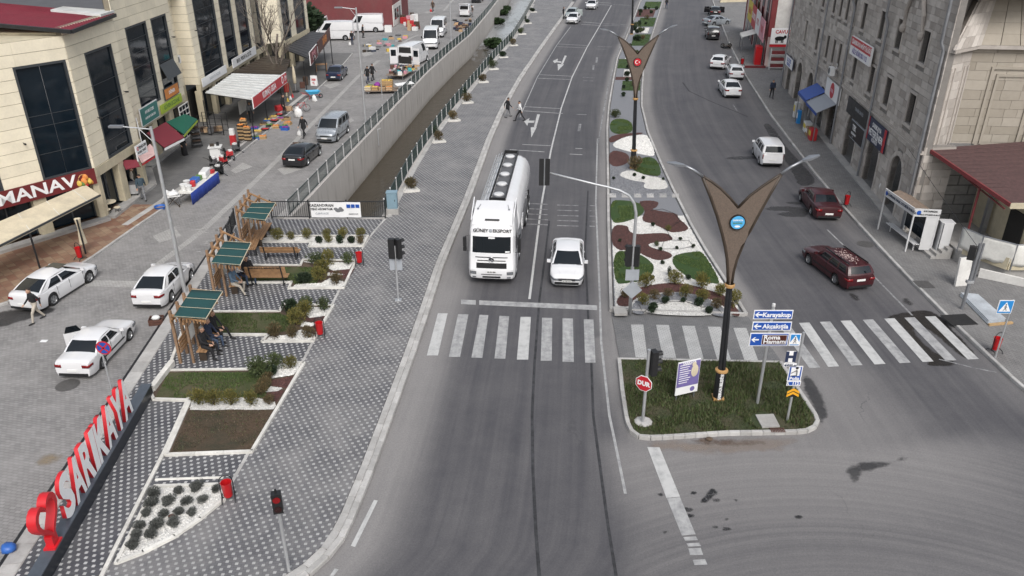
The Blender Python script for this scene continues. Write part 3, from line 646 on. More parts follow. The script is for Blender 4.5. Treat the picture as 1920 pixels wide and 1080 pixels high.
# damp patches
def blob(poly,mat='stain_damp',z=.0045,nm='damp_patch',rough=.06):
    pl=chaikin([Vector((p[0],p[1]))for p in poly]);e=.35;x0,x1=min(p.x for p in pl)-e,max(p.x for p in pl)+e;y0,y1=min(p.y for p in pl)-e,max(p.y for p in pl)+e
    h=max(.05,min(.16,(x1-x0)/14));nx,ny=int((x1-x0)/h)+1,int((y1-y0)/h)+1;d={};vs=[];idx={};fs=[]
    def sd(p):
        m_=9
        for a,b in zip(pl,pl[1:]+pl[:1]):
            ab=b-a;t_=max(0,min(1,(p-a).dot(ab)/max(1e-9,ab.length_squared)));m_=min(m_,(p-a-ab*t_).length)
        return m_ if in_poly(p,pl)else-m_
    for i in range(nx+1):
        for j in range(ny+1):d[i,j]=sd(Vector((x0+i*h,y0+j*h)))
    def vi(i,j):
        if(i,j)not in idx:idx[i,j]=len(vs);vs.append((x0+i*h,y0+j*h,z))
        return idx[i,j]
    for i in range(nx):
        for j in range(ny):
            if max(d[i,j],d[i+1,j],d[i,j+1],d[i+1,j+1])>-.25:fs.append((vi(i,j),vi(i+1,j),vi(i+1,j+1),vi(i,j+1)))
    o=MB().add(vs,fs).build(nm,mat);at=o.data.attributes.new('edge','FLOAT','POINT');at.data.foreach_set('value',[d[k]for k in idx]);return struct(o)
blob([z48(640,700),z48(820,655),z48(980,655),z48(1110,790),z48(1290,985),z48(1180,990),z48(1000,830),z48(900,760),z48(830,760),z48(870,850),z48(1010,960),z48(1150,1010),z48(1090,1035),z48(900,1030),z48(960,990),z48(850,880),z48(780,780),z48(700,715)],'stain_wet',.0046)
blob([z36(1110,110),z36(1180,120),z36(1290,290),z36(1380,380),z36(1500,520),z36(1370,545),z36(1330,480),z36(1250,330),z36(1160,200)],'stain_damp',.0046)
blob([z36(840,345),z36(960,335),z36(1080,335),z36(1090,355),z36(900,360)],'stain_damp',.0046);blob([z36(1100,690),z36(1200,670),z36(1420,680),z36(1440,745),z36(1250,745),z36(1190,720),z36(1330,705),z36(1200,705)],'stain_damp',.0046);blob([z36(1250,650),z36(1300,638),z36(1390,645),z36(1370,668)],'stain_damp',.0046)
blob([z57(1420,500),z57(1500,560),z57(1560,680),z57(1600,800),z57(1540,880),z57(1500,790),z57(1460,700),z57(1400,590)],'stain_damp',.0046)
blob([z11(1145,215),z11(1200,205),z11(1270,200),z11(1320,205),z11(1420,172),z11(1430,180),z11(1320,215),z11(1260,235),z11(1195,250),z11(1200,290),z11(1175,305),z11(1140,270)],'stain_damp',.0046)
blob([z11(490,380),z11(520,350),z11(540,320),z11(560,318),z11(580,345),z11(555,350),z11(525,385)],'stain_oil',.0046,'oil_stain',.02)
for a,b,r in((445,410,.12),(455,438,.1),(612,497,.1),(565,487,.07),(570,370,.1),(325,345,.08),(470,338,.08),(930,443,.1),(655,370,.05),(612,453,.05),(345,510,.05)):
    c=z11(a,b);blob([c.to_2d()+Vector((r*1.6*math.cos(t),r*math.sin(t)))for t in(0,1,2,3,4,5)],'stain_oil',.0046,'oil_stain',.02)
for(a,b)in((440,565),(800,600)):
    c=z48(a,b);blob([c.to_2d()+Vector((.25*math.cos(t),.5*math.sin(t)))for t in(0,1,2,3,4,5)],'stain_damp',.0046,'oil_stain',.04)
blob([ZM(0,480,4)(-60,420),ZM(0,480,4)(180,400),ZM(0,480,4)(420,380),ZM(0,480,4)(420,420),ZM(0,480,4)(200,480),ZM(0,480,4)(-60,560)],'stain_damp',.0082);blob([ZM(0,680,2.7)(175,500),ZM(0,680,2.7)(240,460),ZM(0,680,2.7)(330,470),ZM(0,680,2.7)(300,500),ZM(0,680,2.7)(220,525)],'stain_sand',.0082,'sand_stain',.1)
# dirt along the island front
blob([z57(230,1000),z57(700,975),z57(1300,965),z57(1420,985),z57(1250,1060),z57(900,1090),z57(500,1080),z57(280,1050)],'stain_tan',.0040,'dirt_stain',.09)
blob([z57(500,990),z57(760,975),z57(1100,985),z57(1180,1010),z57(1000,1030),z57(700,1020)],'stain_dirt',.0044,'dirt_stain',.09)

# ---- street markings on the cobbles
z4=ZM(380,230,4.0);z3=ZM(560,0,4.0);z28=ZM(280,0,4.0);z04=ZM(0,270,4.0)
stripe([z4(-420,1130),z4(0,810),z4(300,530),z4(560,280),z4(800,30),z3(450,570),z3(605,452)],.42,.0085,'cobble_white','paved_line')
stripe([z3(655,402),z3(830,290),z3(900,262)],.4,.0085,'cobble_white','paved_line');stripe([z3(1090,80),z3(1140,20),z3(1180,-30)],.4,.0085,'cobble_white','paved_line')
mark([ZM(0,480,4)(620,180),ZM(0,480,4)(1040,190),ZM(0,480,4)(1010,238),ZM(0,480,4)(640,226)],.0088,'cobble_white','paved_band')
for d in([z4(210,360),z4(300,300),z4(375,330),z4(245,382)],[z4(560,350),z4(640,325),z4(745,350),z4(610,392)],[z04(1145,690),z04(1310,622),z04(1362,690),z04(1195,742)],[z3(185,640),z3(285,620),z3(318,632),z3(240,665)],[z3(470,400),z3(530,388),z3(565,405),z3(490,425)],[z3(940,90),z3(1000,80),z3(1030,92),z3(970,100)],[z3(370,910),z3(395,880),z3(415,905),z3(390,920)]):
    mark(d,.0088,'cobble_white','paved_diamond')
for i in range(26):
    c=G(400+random.uniform(-28,30),452+random.uniform(-22,22));mark([c.to_2d()+Vector(p)*random.uniform(.6,1.2)for p in((-.22,-.06),(.05,-.1),(.24,.02),(.1,.1),(-.1,.08))],.009,'cobble_white','paved_fleck')
c=z4(0,0);c=ZM(0,480,4)(508,970);mo=MB().lathe([(.0,0),(.43,0),(.46,.008),(0.0,.008)],(0,0,0),24)
for pos,lab in((c,'round dark manhole cover in the cobbles below the white old saloon'),(z48(512,208),'round manhole cover beside the right kerb near the estate car')):
    o=mo.build('manhole_cover','manhole');o.location=(pos.x,pos.y,.006);tag(o,lab,'manhole','manhole covers')
o=MB().box((0,0,.012),(.8,.8,.02)).build('manhole_cover','manhole');o.location=(*z48(905,480,.13).to_2d(),.13);tag(o,'square dark cover set in the right pavement','manhole','manhole covers')
o=MB().box((0,0,.012),(1.25,1.0,.02)).build('manhole_cover','plastic_black');o.location=(*z48(1145,720,.13).to_2d(),.13);o.rotation_euler=(0,0,.1);tag(o,'large black wet cover on the right pavement by the crossing','manhole','manhole covers')
for a,b,lab in((330,640,'white scrap of paper on the cobbles left of the old saloon'),(870,870,'small white scrap of paper below the walking man')):
    p=ZM(0,480,4)(a,b)if a==330 else ZM(0,560,10.8)(890,870)
    if a != 330:continue
    o=MB().box((0,0,.01),(.3,.2,.006)).build('paper_scrap','sign_white');o.location=(p.x,p.y,.008);tag(o,lab,'litter')
o=MB().ball((0,0,.13),(.24,.2,.15),9,6).build('plastic_bag','plastic_blue',smooth=180);o.location=(*G(20,1040).to_2d(),.13)
for v_ in o.data.vertices:v_.co *= 1+.25*mnoise.noise(v_.co*9)
tag(o,'crumpled blue plastic bag at the plaza edge behind the heart','bag')
# ================================================================ planting
SKIP=[(z57(1155,850,.13).to_2d(),.62),(z57(255,850,.12).to_2d(),.36)]
def scatter(poly,dens,fn,name,mat,z,label=None):
    poly=[Vector((p[0],p[1]))for p in poly];xs=[p.x for p in poly];ex_=SKIP;ys_=[p.y for p in poly];m=MB()
    n=int((max(xs)-min(xs))*(max(ys_)-min(ys_))*dens)
    for i in range(n):
        p=Vector((random.uniform(min(xs),max(xs)),random.uniform(min(ys_),max(ys_))))
        if in_poly(p,poly)and not any((p-c).length<r for c,r in ex_):fn(m,p,z)
    if not m.v:return None
    o=m.build(name,mat);o['kind']='stuff'
    if label:o['label']=label
    return o
def f_grass(h=.09,w=.022,var=1.0):
    def f(m,p,z):
        if mnoise.noise(Vector((p.x*.9,p.y*.9,3)))<-.22*var:return
        a=random.uniform(0,6.3);hh=h*random.uniform(.5,1.3);d=Vector((math.cos(a),math.sin(a)));l=Vector((random.gauss(0,.35),random.gauss(0,.35)))*hh
        m.add([(p.x-d.x*w,p.y-d.y*w,z),(p.x+d.x*w,p.y+d.y*w,z),(p.x+l.x,p.y+l.y,z+hh)],[(0,1,2)])
    return f
def f_stone(r0=.025,r1=.05,flat=.6):
    def f(m,p,z):
        r=random.uniform(r0,r1);a=random.uniform(0,6.3);c,s=math.cos(a),math.sin(a);e=random.uniform(.6,1);t=random.uniform(-.3,.3)*r
        m.add([(p.x+r*c,p.y+r*s,z+t*.5),(p.x-r*e*s,p.y+r*e*c,z),(p.x-r*c,p.y-r*s,z-t*.5),(p.x+r*e*s,p.y-r*e*c,z),(p.x+t,p.y,z+r*flat)],[(0,1,4),(1,2,4),(2,3,4),(3,0,4)])
    return f
def leafball(rx,rz,n,leaf,seed,spiky=0.0,core='leaf_dark'):
    rnd=random.Random(seed);m=MB();cl=[(rnd.uniform(-.5,.5)*rx,rnd.uniform(-.5,.5)*rx,rz*rnd.uniform(.7,1.25),rnd.uniform(.45,.7))for _ in range(7)]+[(0,0,rz*.95,.85)]
    for i in range(n):
        cx,cy,cz,k=rnd.choice(cl);d=Vector((rnd.gauss(0,1),rnd.gauss(0,1),rnd.gauss(0,1))).normalized();rr=k*(rnd.uniform(.55,1.0)**.5)
        p=Vector((cx+d.x*rx*rr,cy+d.y*rx*rr,max(.02,cz+d.z*rz*rr)))
        u=Vector((rnd.gauss(0,1),rnd.gauss(0,1),rnd.gauss(0,1))).normalized();ax=(d*(1+spiky)+u*.6+Vector((0,0,.5+spiky))).normalized();sd=ax.cross(u).normalized()
        L=leaf*rnd.uniform(.6,1.3);W=L*(.16 if spiky else .38)
        m.add([p-ax*L*.5,p+sd*W,p+ax*L*.6,p-sd*W],[(0,1,2,3)])
    return m
def stem_mb(h,seed):
    rnd=random.Random(seed);m=MB()
    for i in range(5):m.tube((0,0,-.04),(rnd.uniform(-.16,.16),rnd.uniform(-.16,.16),h*rnd.uniform(.6,.9)),.014,.005,5)
    return m
SHR={}
for kind,mat,rx,rz,n,leaf,spk in(('golden','leaf_yellow',.34,.36,900,.085,.6),('olive','leaf_brown',.32,.30,800,.08,.3),('dark','leaf_dark',.28,.26,700,.08,0),('green','leaf_green',.36,.34,900,.085,.1),('lavender','leaf_grey',.36,.24,1500,.085,.8),('cypress','leaf_dark',.26,.62,900,.09,.6)):
    SHR[kind]=[(leafball(rx,rz,n,leaf,11+j*7+hash(kind)%1,spk).mesh('foliage',mat),stem_mb(rz*1.6,j).mesh('stem','shrub_stem'))for j in range(3)]
NS=[0]
def shrub(p,kind,s,label,group,z=None):
    NS[0]+=1;fo,st=SHR[kind][NS[0]%3];t=thing('shrub',label,'shrub',(p[0],p[1],p[2]if z is None else z),random.uniform(0,6.3),group)
    t.scale=(s*random.uniform(.92,1.08),s*random.uniform(.92,1.08),s*random.uniform(.9,1.12));inst('foliage',fo,t);inst('stem',st,t);return t

zA=ZM(260,640,4.0);zB=ZM(280,400,3.6);zE=ZM(0,680,2.7)
BZ=.19
def bed(nm_label,outline,inner=.06,h=.12,mat='soil'):
    "raised bed: soil body, pale edging runs one by one along its outline"
    o2=[Vector((p[0],p[1]))for p in outline];c=sum(o2,Vector((0,0)))/len(o2)
    t=thing('planting_bed',nm_label,'flower bed',(c.x,c.y,ZP))
    MB().prism(o2,ZP-.05,ZP+.04).build('soil',mat,t,world=True)
    n=len(o2)
    for i in range(n):
        a,b=o2[i],o2[(i+1)%n];L=(b-a).length;k=max(1,round(L/1.0));d=(b-a).normalized()
        for j in range(k):
            p,q=a.lerp(b,j/k)+d*(.006 if j else-.04),a.lerp(b,(j+1)/k)-d*.006
            MB().bar((*p,ZP+.035),(*q,ZP+.035),.12,h).build('edging_stone','white_kerb',t,world=True)
    return t
bA=[(283,737),(314,694),(467,692),(475,677),(570,680),(472,846),(312,852),(357,750),(288,748)]
bA=[G(*p,.2)for p in bA];bed('raised lawn and mulch bed nearest the big letters',bA)
bB=[zB(*p,.2)for p in[(400,662),(880,660),(905,612),(1240,620),(1105,860),(762,862),(805,818),(385,815)]];bed('raised lawn bed between the two nearest pergolas',bB)
bC=[zB(*p,.2)for p in[(600,347),(1020,350),(1038,312),(1395,318),(1310,500),(942,503),(960,463),(560,465)]];bed('raised bed with small lawn behind the carved bench',bC)
bD=[zB(*p,.2)for p in[(765,152),(1475,150),(1440,218),(1078,220),(1095,190),(750,190)]];bed('long white pebble bed with clipped shrubs by the canal railing',bD)
bE=[zE(*p,.2)for p in[(783,625),(1140,615),(1132,690),(1010,790),(880,880),(720,960),(590,1010)]];bed('triangular white pebble bed planted with lavender',bE)
# long pale edging between plaza strips
k=kerb_thing('plaza_kerb');stones(k,[G(355,752).to_2d(),G(310,853).to_2d(),G(207,1058).to_2d(),V(-11.7,14.5).to_2d()],.9,.14,.10,.11,'white_kerb','edging_stone')
stones(k,[G(289,911).to_2d()+Vector((0,.15)),G(418,907).to_2d()+Vector((0,.15))],.9,.10,.10,.07,'white_kerb','edging_stone')
stones(k,[G(325,690).to_2d(),G(287,740).to_2d()],.9,.24,.10,.30,'white_kerb','edging_stone')
stones(k,[G(355,612).to_2d()+Vector((-.15,0)),G(322,685).to_2d()],.9,.14,.10,.12,'white_kerb','edging_stone')
GZ=ZP+.045
def lawn(poly,mat,z,nm='lawn'):return struct(MB().sheet([Vector((p[0],p[1]))for p in poly],z).build(nm,mat))
def pebbles(poly,z,dens=240,**k):
    struct(MB().sheet(poly,z).build('pebble_bed','pebble_bed'));scatter(poly,dens,f_stone(.03,.06),'pebbles','pebble_stone',z+.006,'white pebbles loosely covering the bed')
def mulch(poly,z,dens=200):
    struct(MB().sheet(poly,z).build('mulch_bed','mulch'));scatter(poly,dens,f_stone(.025,.055,.4),'mulch','mulch_chip',z+.004,'red brown bark chips')
def chips(poly,z,dens=150):scatter(poly,dens,f_stone(.02,.045),'stone_chips','chip_stone',z+.004,'grey stone chips')
def grass(poly,z,mat='grass_blade',h=.08,dens=420,var=1.0):scatter(poly,dens,f_grass(h,.02,var),'grass',mat,z,'short uneven grass')
# bed A
LA=[zA(*p,.2)for p in[(120,425),(225,232),(830,228),(860,160),(930,165),(985,240),(1000,290),(950,420),(400,425)]];lawn(LA,'lawn',GZ);grass(LA,GZ,'grass_blade',.075,360)
PA=[zA(*p,.2)for p in[(395,430),(560,425),(700,420),(880,420),(960,440),(1020,455),(1030,480),(1010,508),(850,512),(700,508),(560,515),(385,512)]];pebbles(PA,GZ+.006)
DA=[zA(*p,.2)for p in[(380,518),(700,514),(1010,514),(848,808),(245,825)]];lawn(DA,'dry_ground',GZ+.003,'dry_bed');grass(DA,GZ,'dry_blade',.05,240);grass(DA,GZ,'weed_blade',.06,60)
pebbles([zA(*p,.2)for p in[(985,170),(1215,165),(1190,220),(1160,250),(1000,275),(960,230)]],GZ+.006);mulch([zA(*p,.2)for p in[(990,292),(1165,258),(1110,350),(1000,330)]],GZ+.005);pebbles([zA(*p,.2)for p in[(990,335),(1080,350),(1040,372),(950,380)]],GZ+.007);mulch([zA(*p,.2)for p in[(960,385),(1095,362),(1035,450),(950,435)]],GZ+.005)
# bed B
LB=[zB(*p,.2)for p in[(410,672),(870,672),(930,690),(1000,700),(960,790),(830,806),(400,806)]];lawn(LB,'lawn',GZ);grass(LB,GZ,'grass_blade',.08,400,.6)
pebbles([zB(*p,.2)for p in[(930,625),(1225,635),(1185,690),(1080,705),(1040,660)]],GZ+.006);mulch([zB(*p,.2)for p in[(1030,712),(1195,692),(1160,745),(1120,735)]],GZ+.005);pebbles([zB(*p,.2)for p in[(1030,730),(1130,742),(1100,760),(1020,762)]],GZ+.007);mulch([zB(*p,.2)for p in[(1025,768),(1150,755),(1120,820),(1080,800)]],GZ+.005);pebbles([zB(*p,.2)for p in[(810,830),(960,815),(1030,780),(1115,820),(1095,850),(790,852)]],GZ+.006)
# bed C
LC=[zB(*p,.2)for p in[(570,365),(1120,362),(1160,400),(1130,470),(990,485),(960,455),(570,455)]];lawn(LC,'lawn',GZ);grass(LC,GZ,'grass_blade',.08,380,.6)
pebbles([zB(*p,.2)for p in[(1040,325),(1380,330),(1350,375),(1240,385),(1150,345)]],GZ+.006);mulch([zB(*p,.2)for p in[(1215,388),(1385,372),(1345,440),(1215,425)]],GZ+.005);pebbles([zB(*p,.2)for p in[(1205,398),(1320,412),(1290,420),(1200,420)]],GZ+.007);pebbles([zB(*p,.2)for p in[(1160,470),(1220,435),(1330,465),(1300,492),(970,494),(990,475)]],GZ+.006)
PD=[zB(*p,.2)for p in[(775,158),(1465,156),(1432,210),(1090,213),(1105,186),(760,186)]];pebbles(PD,GZ+.004)
PE=[zE(*p,.2)for p in[(795,632),(1130,622),(1122,690),(1005,783),(875,872),(715,950),(600,1000)]];pebbles(PE,GZ+.004,260)
g='shrubs planted in the plaza beds';gl_='lavender clumps in the triangular pebble bed'
for a,b in((785,660),(905,650),(1000,632),(1098,640),(768,712),(858,705),(950,708),(1028,692),(745,762),(828,770),(908,755),(975,758),(705,825),(798,822),(885,812),(690,875),(765,870),(680,920)):
    shrub(zE(a,b+10,.19),'lavender',random.uniform(.5,.72),'grey green lavender clump in the triangular pebble bed',gl_)
o=MB().ball((0,0,.06),(.12,.09,.07),8,5).build('flower_tuft','rust');o.location=zE(870,785,.2);tag(o,'small reddish dried flower tuft among the lavender','flower')
def shr(zf,lst,lab,group,z=.2):
    for a,b,k,s,*e in lst:shrub(zf(a,b,z),k,s,(e[0]if e else lab),group)
shr(zA,[(450,470,'golden',1.15),(570,472,'golden',1.1),(697,478,'golden',1.0),(850,472,'golden',.9),(982,470,'olive',.8)],'yellow green shrub in the row along the brown mulch bed','yellow shrubs along the mulch bed')
shr(zA,[(918,265,'green',1.5,'large dark green bush at the corner of the near lawn'),(1028,200,'green',1.1,'round olive shrub in the pebbles right of the large corner bush'),(1142,198,'golden',.95,'rightmost round shrub in the pebbles of the near bed'),(998,250,'dark',.95,'low dark shrub below the large corner bush'),(965,300,'olive',.85,'small olive shrub beside the red mulch of the near bed'),(950,345,'olive',.95,'olive shrub left of the white pebble tongue in the near bed'),(920,395,'olive',.95,'lowest olive shrub on the lawn edge of the near bed')],'',g)
shr(zB,[(950,670,'dark',1.45,'big dark bush at the upper corner of the middle lawn'),(1060,652,'green',1.1,'olive shrub right of the big dark bush in the middle bed'),(1183,655,'green',1.05,'rightmost shrub in the pebbles of the middle bed'),(1045,700,'golden',1.25,'yellowish shrub spilling on pebbles in the middle bed'),(990,750,'golden',1.35,'bright yellow shrub on the edge of the middle lawn'),(965,838,'olive',1.15,'brownish shrub low in the middle bed'),(855,835,'olive',1.2,'olive shrub left at the foot of the middle bed'),(1075,838,'olive',1.05,'round shrub beside the red bin in the middle bed')],'',g)
shr(zB,[(1125,340,'green',1.25,'olive bush at the upper left of the bench bed'),(1160,350,'dark',1.0,'dark shrub between two bushes of the bench bed'),(1210,345,'golden',1.25,'golden bush at the top of the bench bed'),(1345,340,'green',1.05,'lone round shrub in the pebbles by the far red bin'),(1165,410,'golden',1.3,'golden bush on the right end of the bench lawn'),(1145,455,'golden',1.2,'lower golden bush on the right end of the bench lawn'),(1045,470,'dark',1.3,'dark bush at the lower left of the bench bed'),(1270,475,'olive',1.15,'olive shrub in the lower pebbles of the bench bed')],'',g)
shr(zB,[(868,178,'golden',1.15),(960,176,'golden',.85),(1070,170,'golden',1.05),(1198,165,'golden',.85),(1212,198,'golden',.9),(1312,170,'golden',1.05),(1428,168,'golden',1.0)],'golden shrub in the long pebble bed by the canal railing','golden shrubs in the long pebble bed');shr(zB,[(1145,200,'dark',.85),(1288,200,'dark',.9),(1365,200,'dark',.9),(1428,204,'olive',.85)],'dark clipped ball shrub in the long pebble bed by the canal railing','dark ball shrubs in the long pebble bed')

# ---- median planting
zM=ZM(1120,420,3.857);q_=lambda L_,f:[f(*p,MEDZ)for p in L_]
mz=MEDZ-.022
front=[p for p in cut(ML,33.5,45.5)];fr2=[p for p in cut(MR,33.4,45.5)]
FRONT=[p+Vector((.2,0))for p in front]+[p-Vector((.2,0))for p in reversed(fr2)];struct(MB().sheet(FRONT,mz).build('pebble_bed','pebble_bed'))
lay=[('g',[(85,85),(200,80),(240,120),(235,180),(85,185)],z36),('m',[(80,190),(310,170),(300,185),(180,200),(80,255)],z36),('p',[(80,262),(180,203),(300,188),(345,195),(400,335),(330,330),(200,300)],z36),('m',[(80,285),(215,312),(215,385),(80,412)],z36),('g',[(310,335),(400,345),(445,470),(340,462),(255,440),(232,400)],z36),('p',[(130,460),(220,420),(340,470),(450,480),(490,560),(320,555),(310,530),(330,510),(240,500)],z36),
       ('g',[(85,628),(200,630),(290,650),(325,700),(280,745),(180,780),(92,788)],z36),('m',[(270,640),(340,630),(420,640),(400,680),(360,690),(460,710),(540,720),(545,750),(620,812),(600,840),(500,850),(460,830),(380,790),(290,770),(330,700)],z36),('m',[(95,795),(208,800),(213,840),(260,862),(390,852),(470,852),(512,885),(500,905),(350,920),(345,940),(400,962),(470,975),(512,1000),(490,1025),(400,1040),(310,1000),(250,970),(98,965)],z36),
       ('g',[(112,197),(230,192),(330,225),(400,280),(415,320),(370,400),(200,430),(125,430)],zM),('g',[(540,240),(600,210),(700,197),(768,197),(900,428),(850,432),(700,405),(600,350),(545,290)],zM),('m',[(140,540),(200,490),(330,450),(480,425),(600,425),(720,450),(850,490),(940,520),(1050,665),(980,665),(900,575),(780,530),(640,490),(480,490),(370,510),(260,540),(238,600),(140,590)],zM),('c',[(255,560),(380,520),(520,492),(650,492),(790,532),(900,590),(975,668),(850,665),(800,620),(700,570),(560,550),(450,560),(350,620),(330,655),(245,640)],zM),('p',[(338,650),(380,600),(440,570),(550,545),(700,560),(800,610),(855,668)],zM)]
for i,(k,L_,f)in enumerate(lay):
    pl=chaikin(q_(L_,f));z=mz+.006+.004*(i%3)
    if k=='g':lawn(pl,'lawn_fresh',z);grass(pl,z,'grass_blade',.07,420,.2)
    elif k=='m':mulch(pl,z)
    elif k=='p':pebbles(pl,z,220)
    else:lawn(pl,'grey_chip',z,'chip_bed');chips(pl,z,260)
OV=[chaikin(q_(L_,f))for k,L_,f in lay];fs_=f_stone(.03,.06)
def f_free(m,p,z):
    if in_poly(p,mpoly)and not any(in_poly(p,o_)for o_ in OV):fs_(m,p,z)
scatter(q_([(80,410),(500,410),(540,600),(80,600)],z36),160,f_free,'stone_chips','chip_stone',mz+.004,'grey stone chips')
scatter(FRONT,200,f_free,'pebbles','pebble_stone',mz+.006,'white pebbles loosely covering the bed')
# far median: alternating lawn, mulch and pebble patches out to the bend
for i,(y0,y1,k)in enumerate([(75,79,'c'),(79.5,84,'g'),(84.5,86,'m'),(86,90,'p'),(90.5,96,'g'),(96,99,'p'),(99,104,'c'),(105,114,'g'),(115,120,'p'),(121,130,'g'),(131,140,'m'),(141,150,'g')]):
    l,r=cut(ML,y0,y1),cut(MR,y0,y1);wv=[p+Vector((.2+.8*(i%2),0))for p in l]+[p-Vector((.2+.5*((i+1)%2),0))for p in reversed(r)]
    if k=='g':lawn(wv,'lawn_fresh',mz+.005);grass(wv,mz,'grass_blade',.1,60)
    elif k=='m':struct(MB().sheet(wv,mz+.005).build('mulch_bed','mulch'))
    elif k=='p':struct(MB().sheet(wv,mz+.005).build('pebble_bed','pebble_bed'));scatter(wv,30,f_stone(.06,.12),'pebbles','pebble_stone',mz+.01,'white pebbles loosely covering the bed')
for s in range(6):struct(MB().sheet([z36(a,b,MEDZ).to_2d()for a,b in((78+s*85,585),(125+s*85,585),(128+s*85,612),(80+s*85,612))],mz+.012).build('paving_slab','kerb_stone'))
g='golden bushes round the front of the median'
shr(zM,[(350,460,'golden',1.2),(558,432,'golden',1.2),(757,462,'golden',1.25),(880,520,'golden',1.05),(408,540,'olive',1.0),(510,525,'olive',.9),(640,530,'golden',1.0),(757,560,'golden',1.05),(862,610,'olive',1.0),(326,580,'golden',.95),(975,590,'golden',1.2),(200,530,'olive',.8)],'golden olive bush in the arcs at the front of the median',g,MEDZ)
g='small dark plants in the front median pebbles'
shr(zM,[(402,635,'dark',.9),(490,570,'dark',.7),(620,565,'dark',.55),(730,595,'dark',.9),(805,645,'dark',.75),(430,160,'green',.5),(695,170,'dark',.45),(600,115,'dark',.4),(575,182,'dark',.4),(455,190,'dark',.45),(470,290,'dark',.45),(515,372,'cypress',.5),(655,400,'dark',.55),(402,15,'dark',.5),(510,50,'golden',.55),(395,400,'dark',.5)],'small dark green plant among the front median pebbles',g,MEDZ)
shr(z36,[(250,420,'olive',1.7),(150,910,'dark',.4),(250,470,'dark',.5),(310,490,'dark',.5),(110,490,'dark',.4),(445,495,'dark',.4)],'low bush beside the second winged lamp mast','low bushes beside the second lamp mast',MEDZ)
for i in range(34):
    y=random.uniform(66,140);l,r=xat(ML,y)+.5,xat(MR,y)-.5;shrub((random.uniform(l,r),y,MEDZ-.02),random.choice(('dark','dark','green','olive')),random.uniform(.7,1.5),'dark shrub on the far stretch of the median','shrubs on the far median')
# drip hose on the median pebbles
m=MB();m.path([zM(a,b,MEDZ+.03)for a,b in((300,580),(330,640),(400,590),(520,560),(640,560),(760,600),(860,600),(900,640))],.012,5);o=m.build('drip_hose','plastic_black');tag(o,'thin black drip hose curving over the front median bed','hose');centre_origin(o)
m=MB();m.path([z36(a,b,MEDZ+.03)for a,b in((360,700),(440,690),(520,720),(560,770),(470,830),(500,900),(620,905),(650,940),(560,960),(430,960),(450,910))],.012,5);o=m.build('drip_hose','plastic_black');tag(o,'thin black drip hose looping through the mulch waves','hose');centre_origin(o)
# island weeds
isl2=[c0+(p-c0)*.985 for p in island_in];grass(isl2,.12,'weed_blade',.13,420,.5);grass(isl2,.12,'weed_blade',.055,330,9);grass(isl2,.12,'grass_blade',.16,160,.9);grass(isl2,.12,'dry_blade',.08,120,.7)
o=MB().prism([z57(*p,.13)for p in[(1065,805),(1195,800),(1243,890),(1115,898)]],.10,.17).build('concrete_slab','concrete');tag(o,'broken pale concrete slab lying in the island grass','slab')
m=MB();a,b=z57(1168,935),z57(1272,935);d=(b-a).normalized();t=thing('storm_drain','rusty slotted drain grate in the island kerb','drain',a.lerp(b,.5),math.atan2(d.y,d.x));L=(b-a).length
MB().box((0,.02,.09),(L,.2,.14)).build('drain_box','dark_inside',t)
for i in range(9):MB().box((-L/2+L*(i+.5)/9,-.02,.165),(.035,.26,.02)).build('grate_bar','rust',t)
o=MB().ball((0,0,.06),(.14,.1,.07),9,5).build('stone','soil');o.location=z57(730,985);tag(o,'dark clod of earth below the island kerb','stone')
o=MB().lathe([(0,.06),(.26,.05),(.36,.0)],(0,0,0),9).build('concrete_footing','kerb_stone');o.location=(*z57(255,850,.12).to_2d(),.115);tag(o,'rough concrete footing round the stop sign pole','footing')

# ---- promenade planters along the canal railing
for i,(a,b)in enumerate([(757,352),(833,262),(862,223),(891,190),(914,152),(931,128),(948,106),(965,84),(981,63),(994,43),(1003,22)]):
    p=G(a,b,ZP);x=xat(CR,p.y)+.62;t=thing('planter','wedge planter %s along the canal railing'%['nearest the electric cabinet','second from the cabinet','third from the cabinet','fourth from the cabinet','fifth from the cabinet','sixth from the cabinet','seventh from the cabinet','eighth from the cabinet','ninth from the cabinet','tenth from the cabinet','farthest from the cabinet'][i],'planter',(x,p.y,ZP))
    tri=[Vector((-.02,-1.0)),Vector((.95,-.75)),Vector((.02,.95))];MB().prism(tri,-.02,.06).build('soil','pebble_bed',t)
    for u,v_ in zip(tri,tri[1:]+tri[:1]):MB().bar((*u,.05),(*v_,.05),.12,.16).build('edging_stone','white_kerb',t)
    shrub((x+.35,p.y-.3,ZP+.05),random.choice(('olive','green','dark')),random.uniform(1.2,1.6),'bushy shrub in a wedge planter by the canal railing','shrubs in the canal planters');shrub((x+.1,p.y+.35,ZP+.05),'cypress' if i%2 else 'dark',random.uniform(.9,1.2),'bushy shrub in a wedge planter by the canal railing','shrubs in the canal planters')
# weed clumps growing in the canal
for i,(a,b,s)in enumerate([(918,88,4.2),(930,45,3.4),(938,28,3.4),(944,20,3.2)]):
    p=G(a,b,-3);m=leafball(.34,.2,1500,.10,50+i);t=thing('water_weed','dark green weed clump in the canal, %s'%['the nearest one','second from the camera','third from the camera','the farthest one'][i],'weed',(p.x+.3,p.y,-3.02));t.scale=(s,s*1.4,s*.8);m.build('foliage','leaf_moss',t)
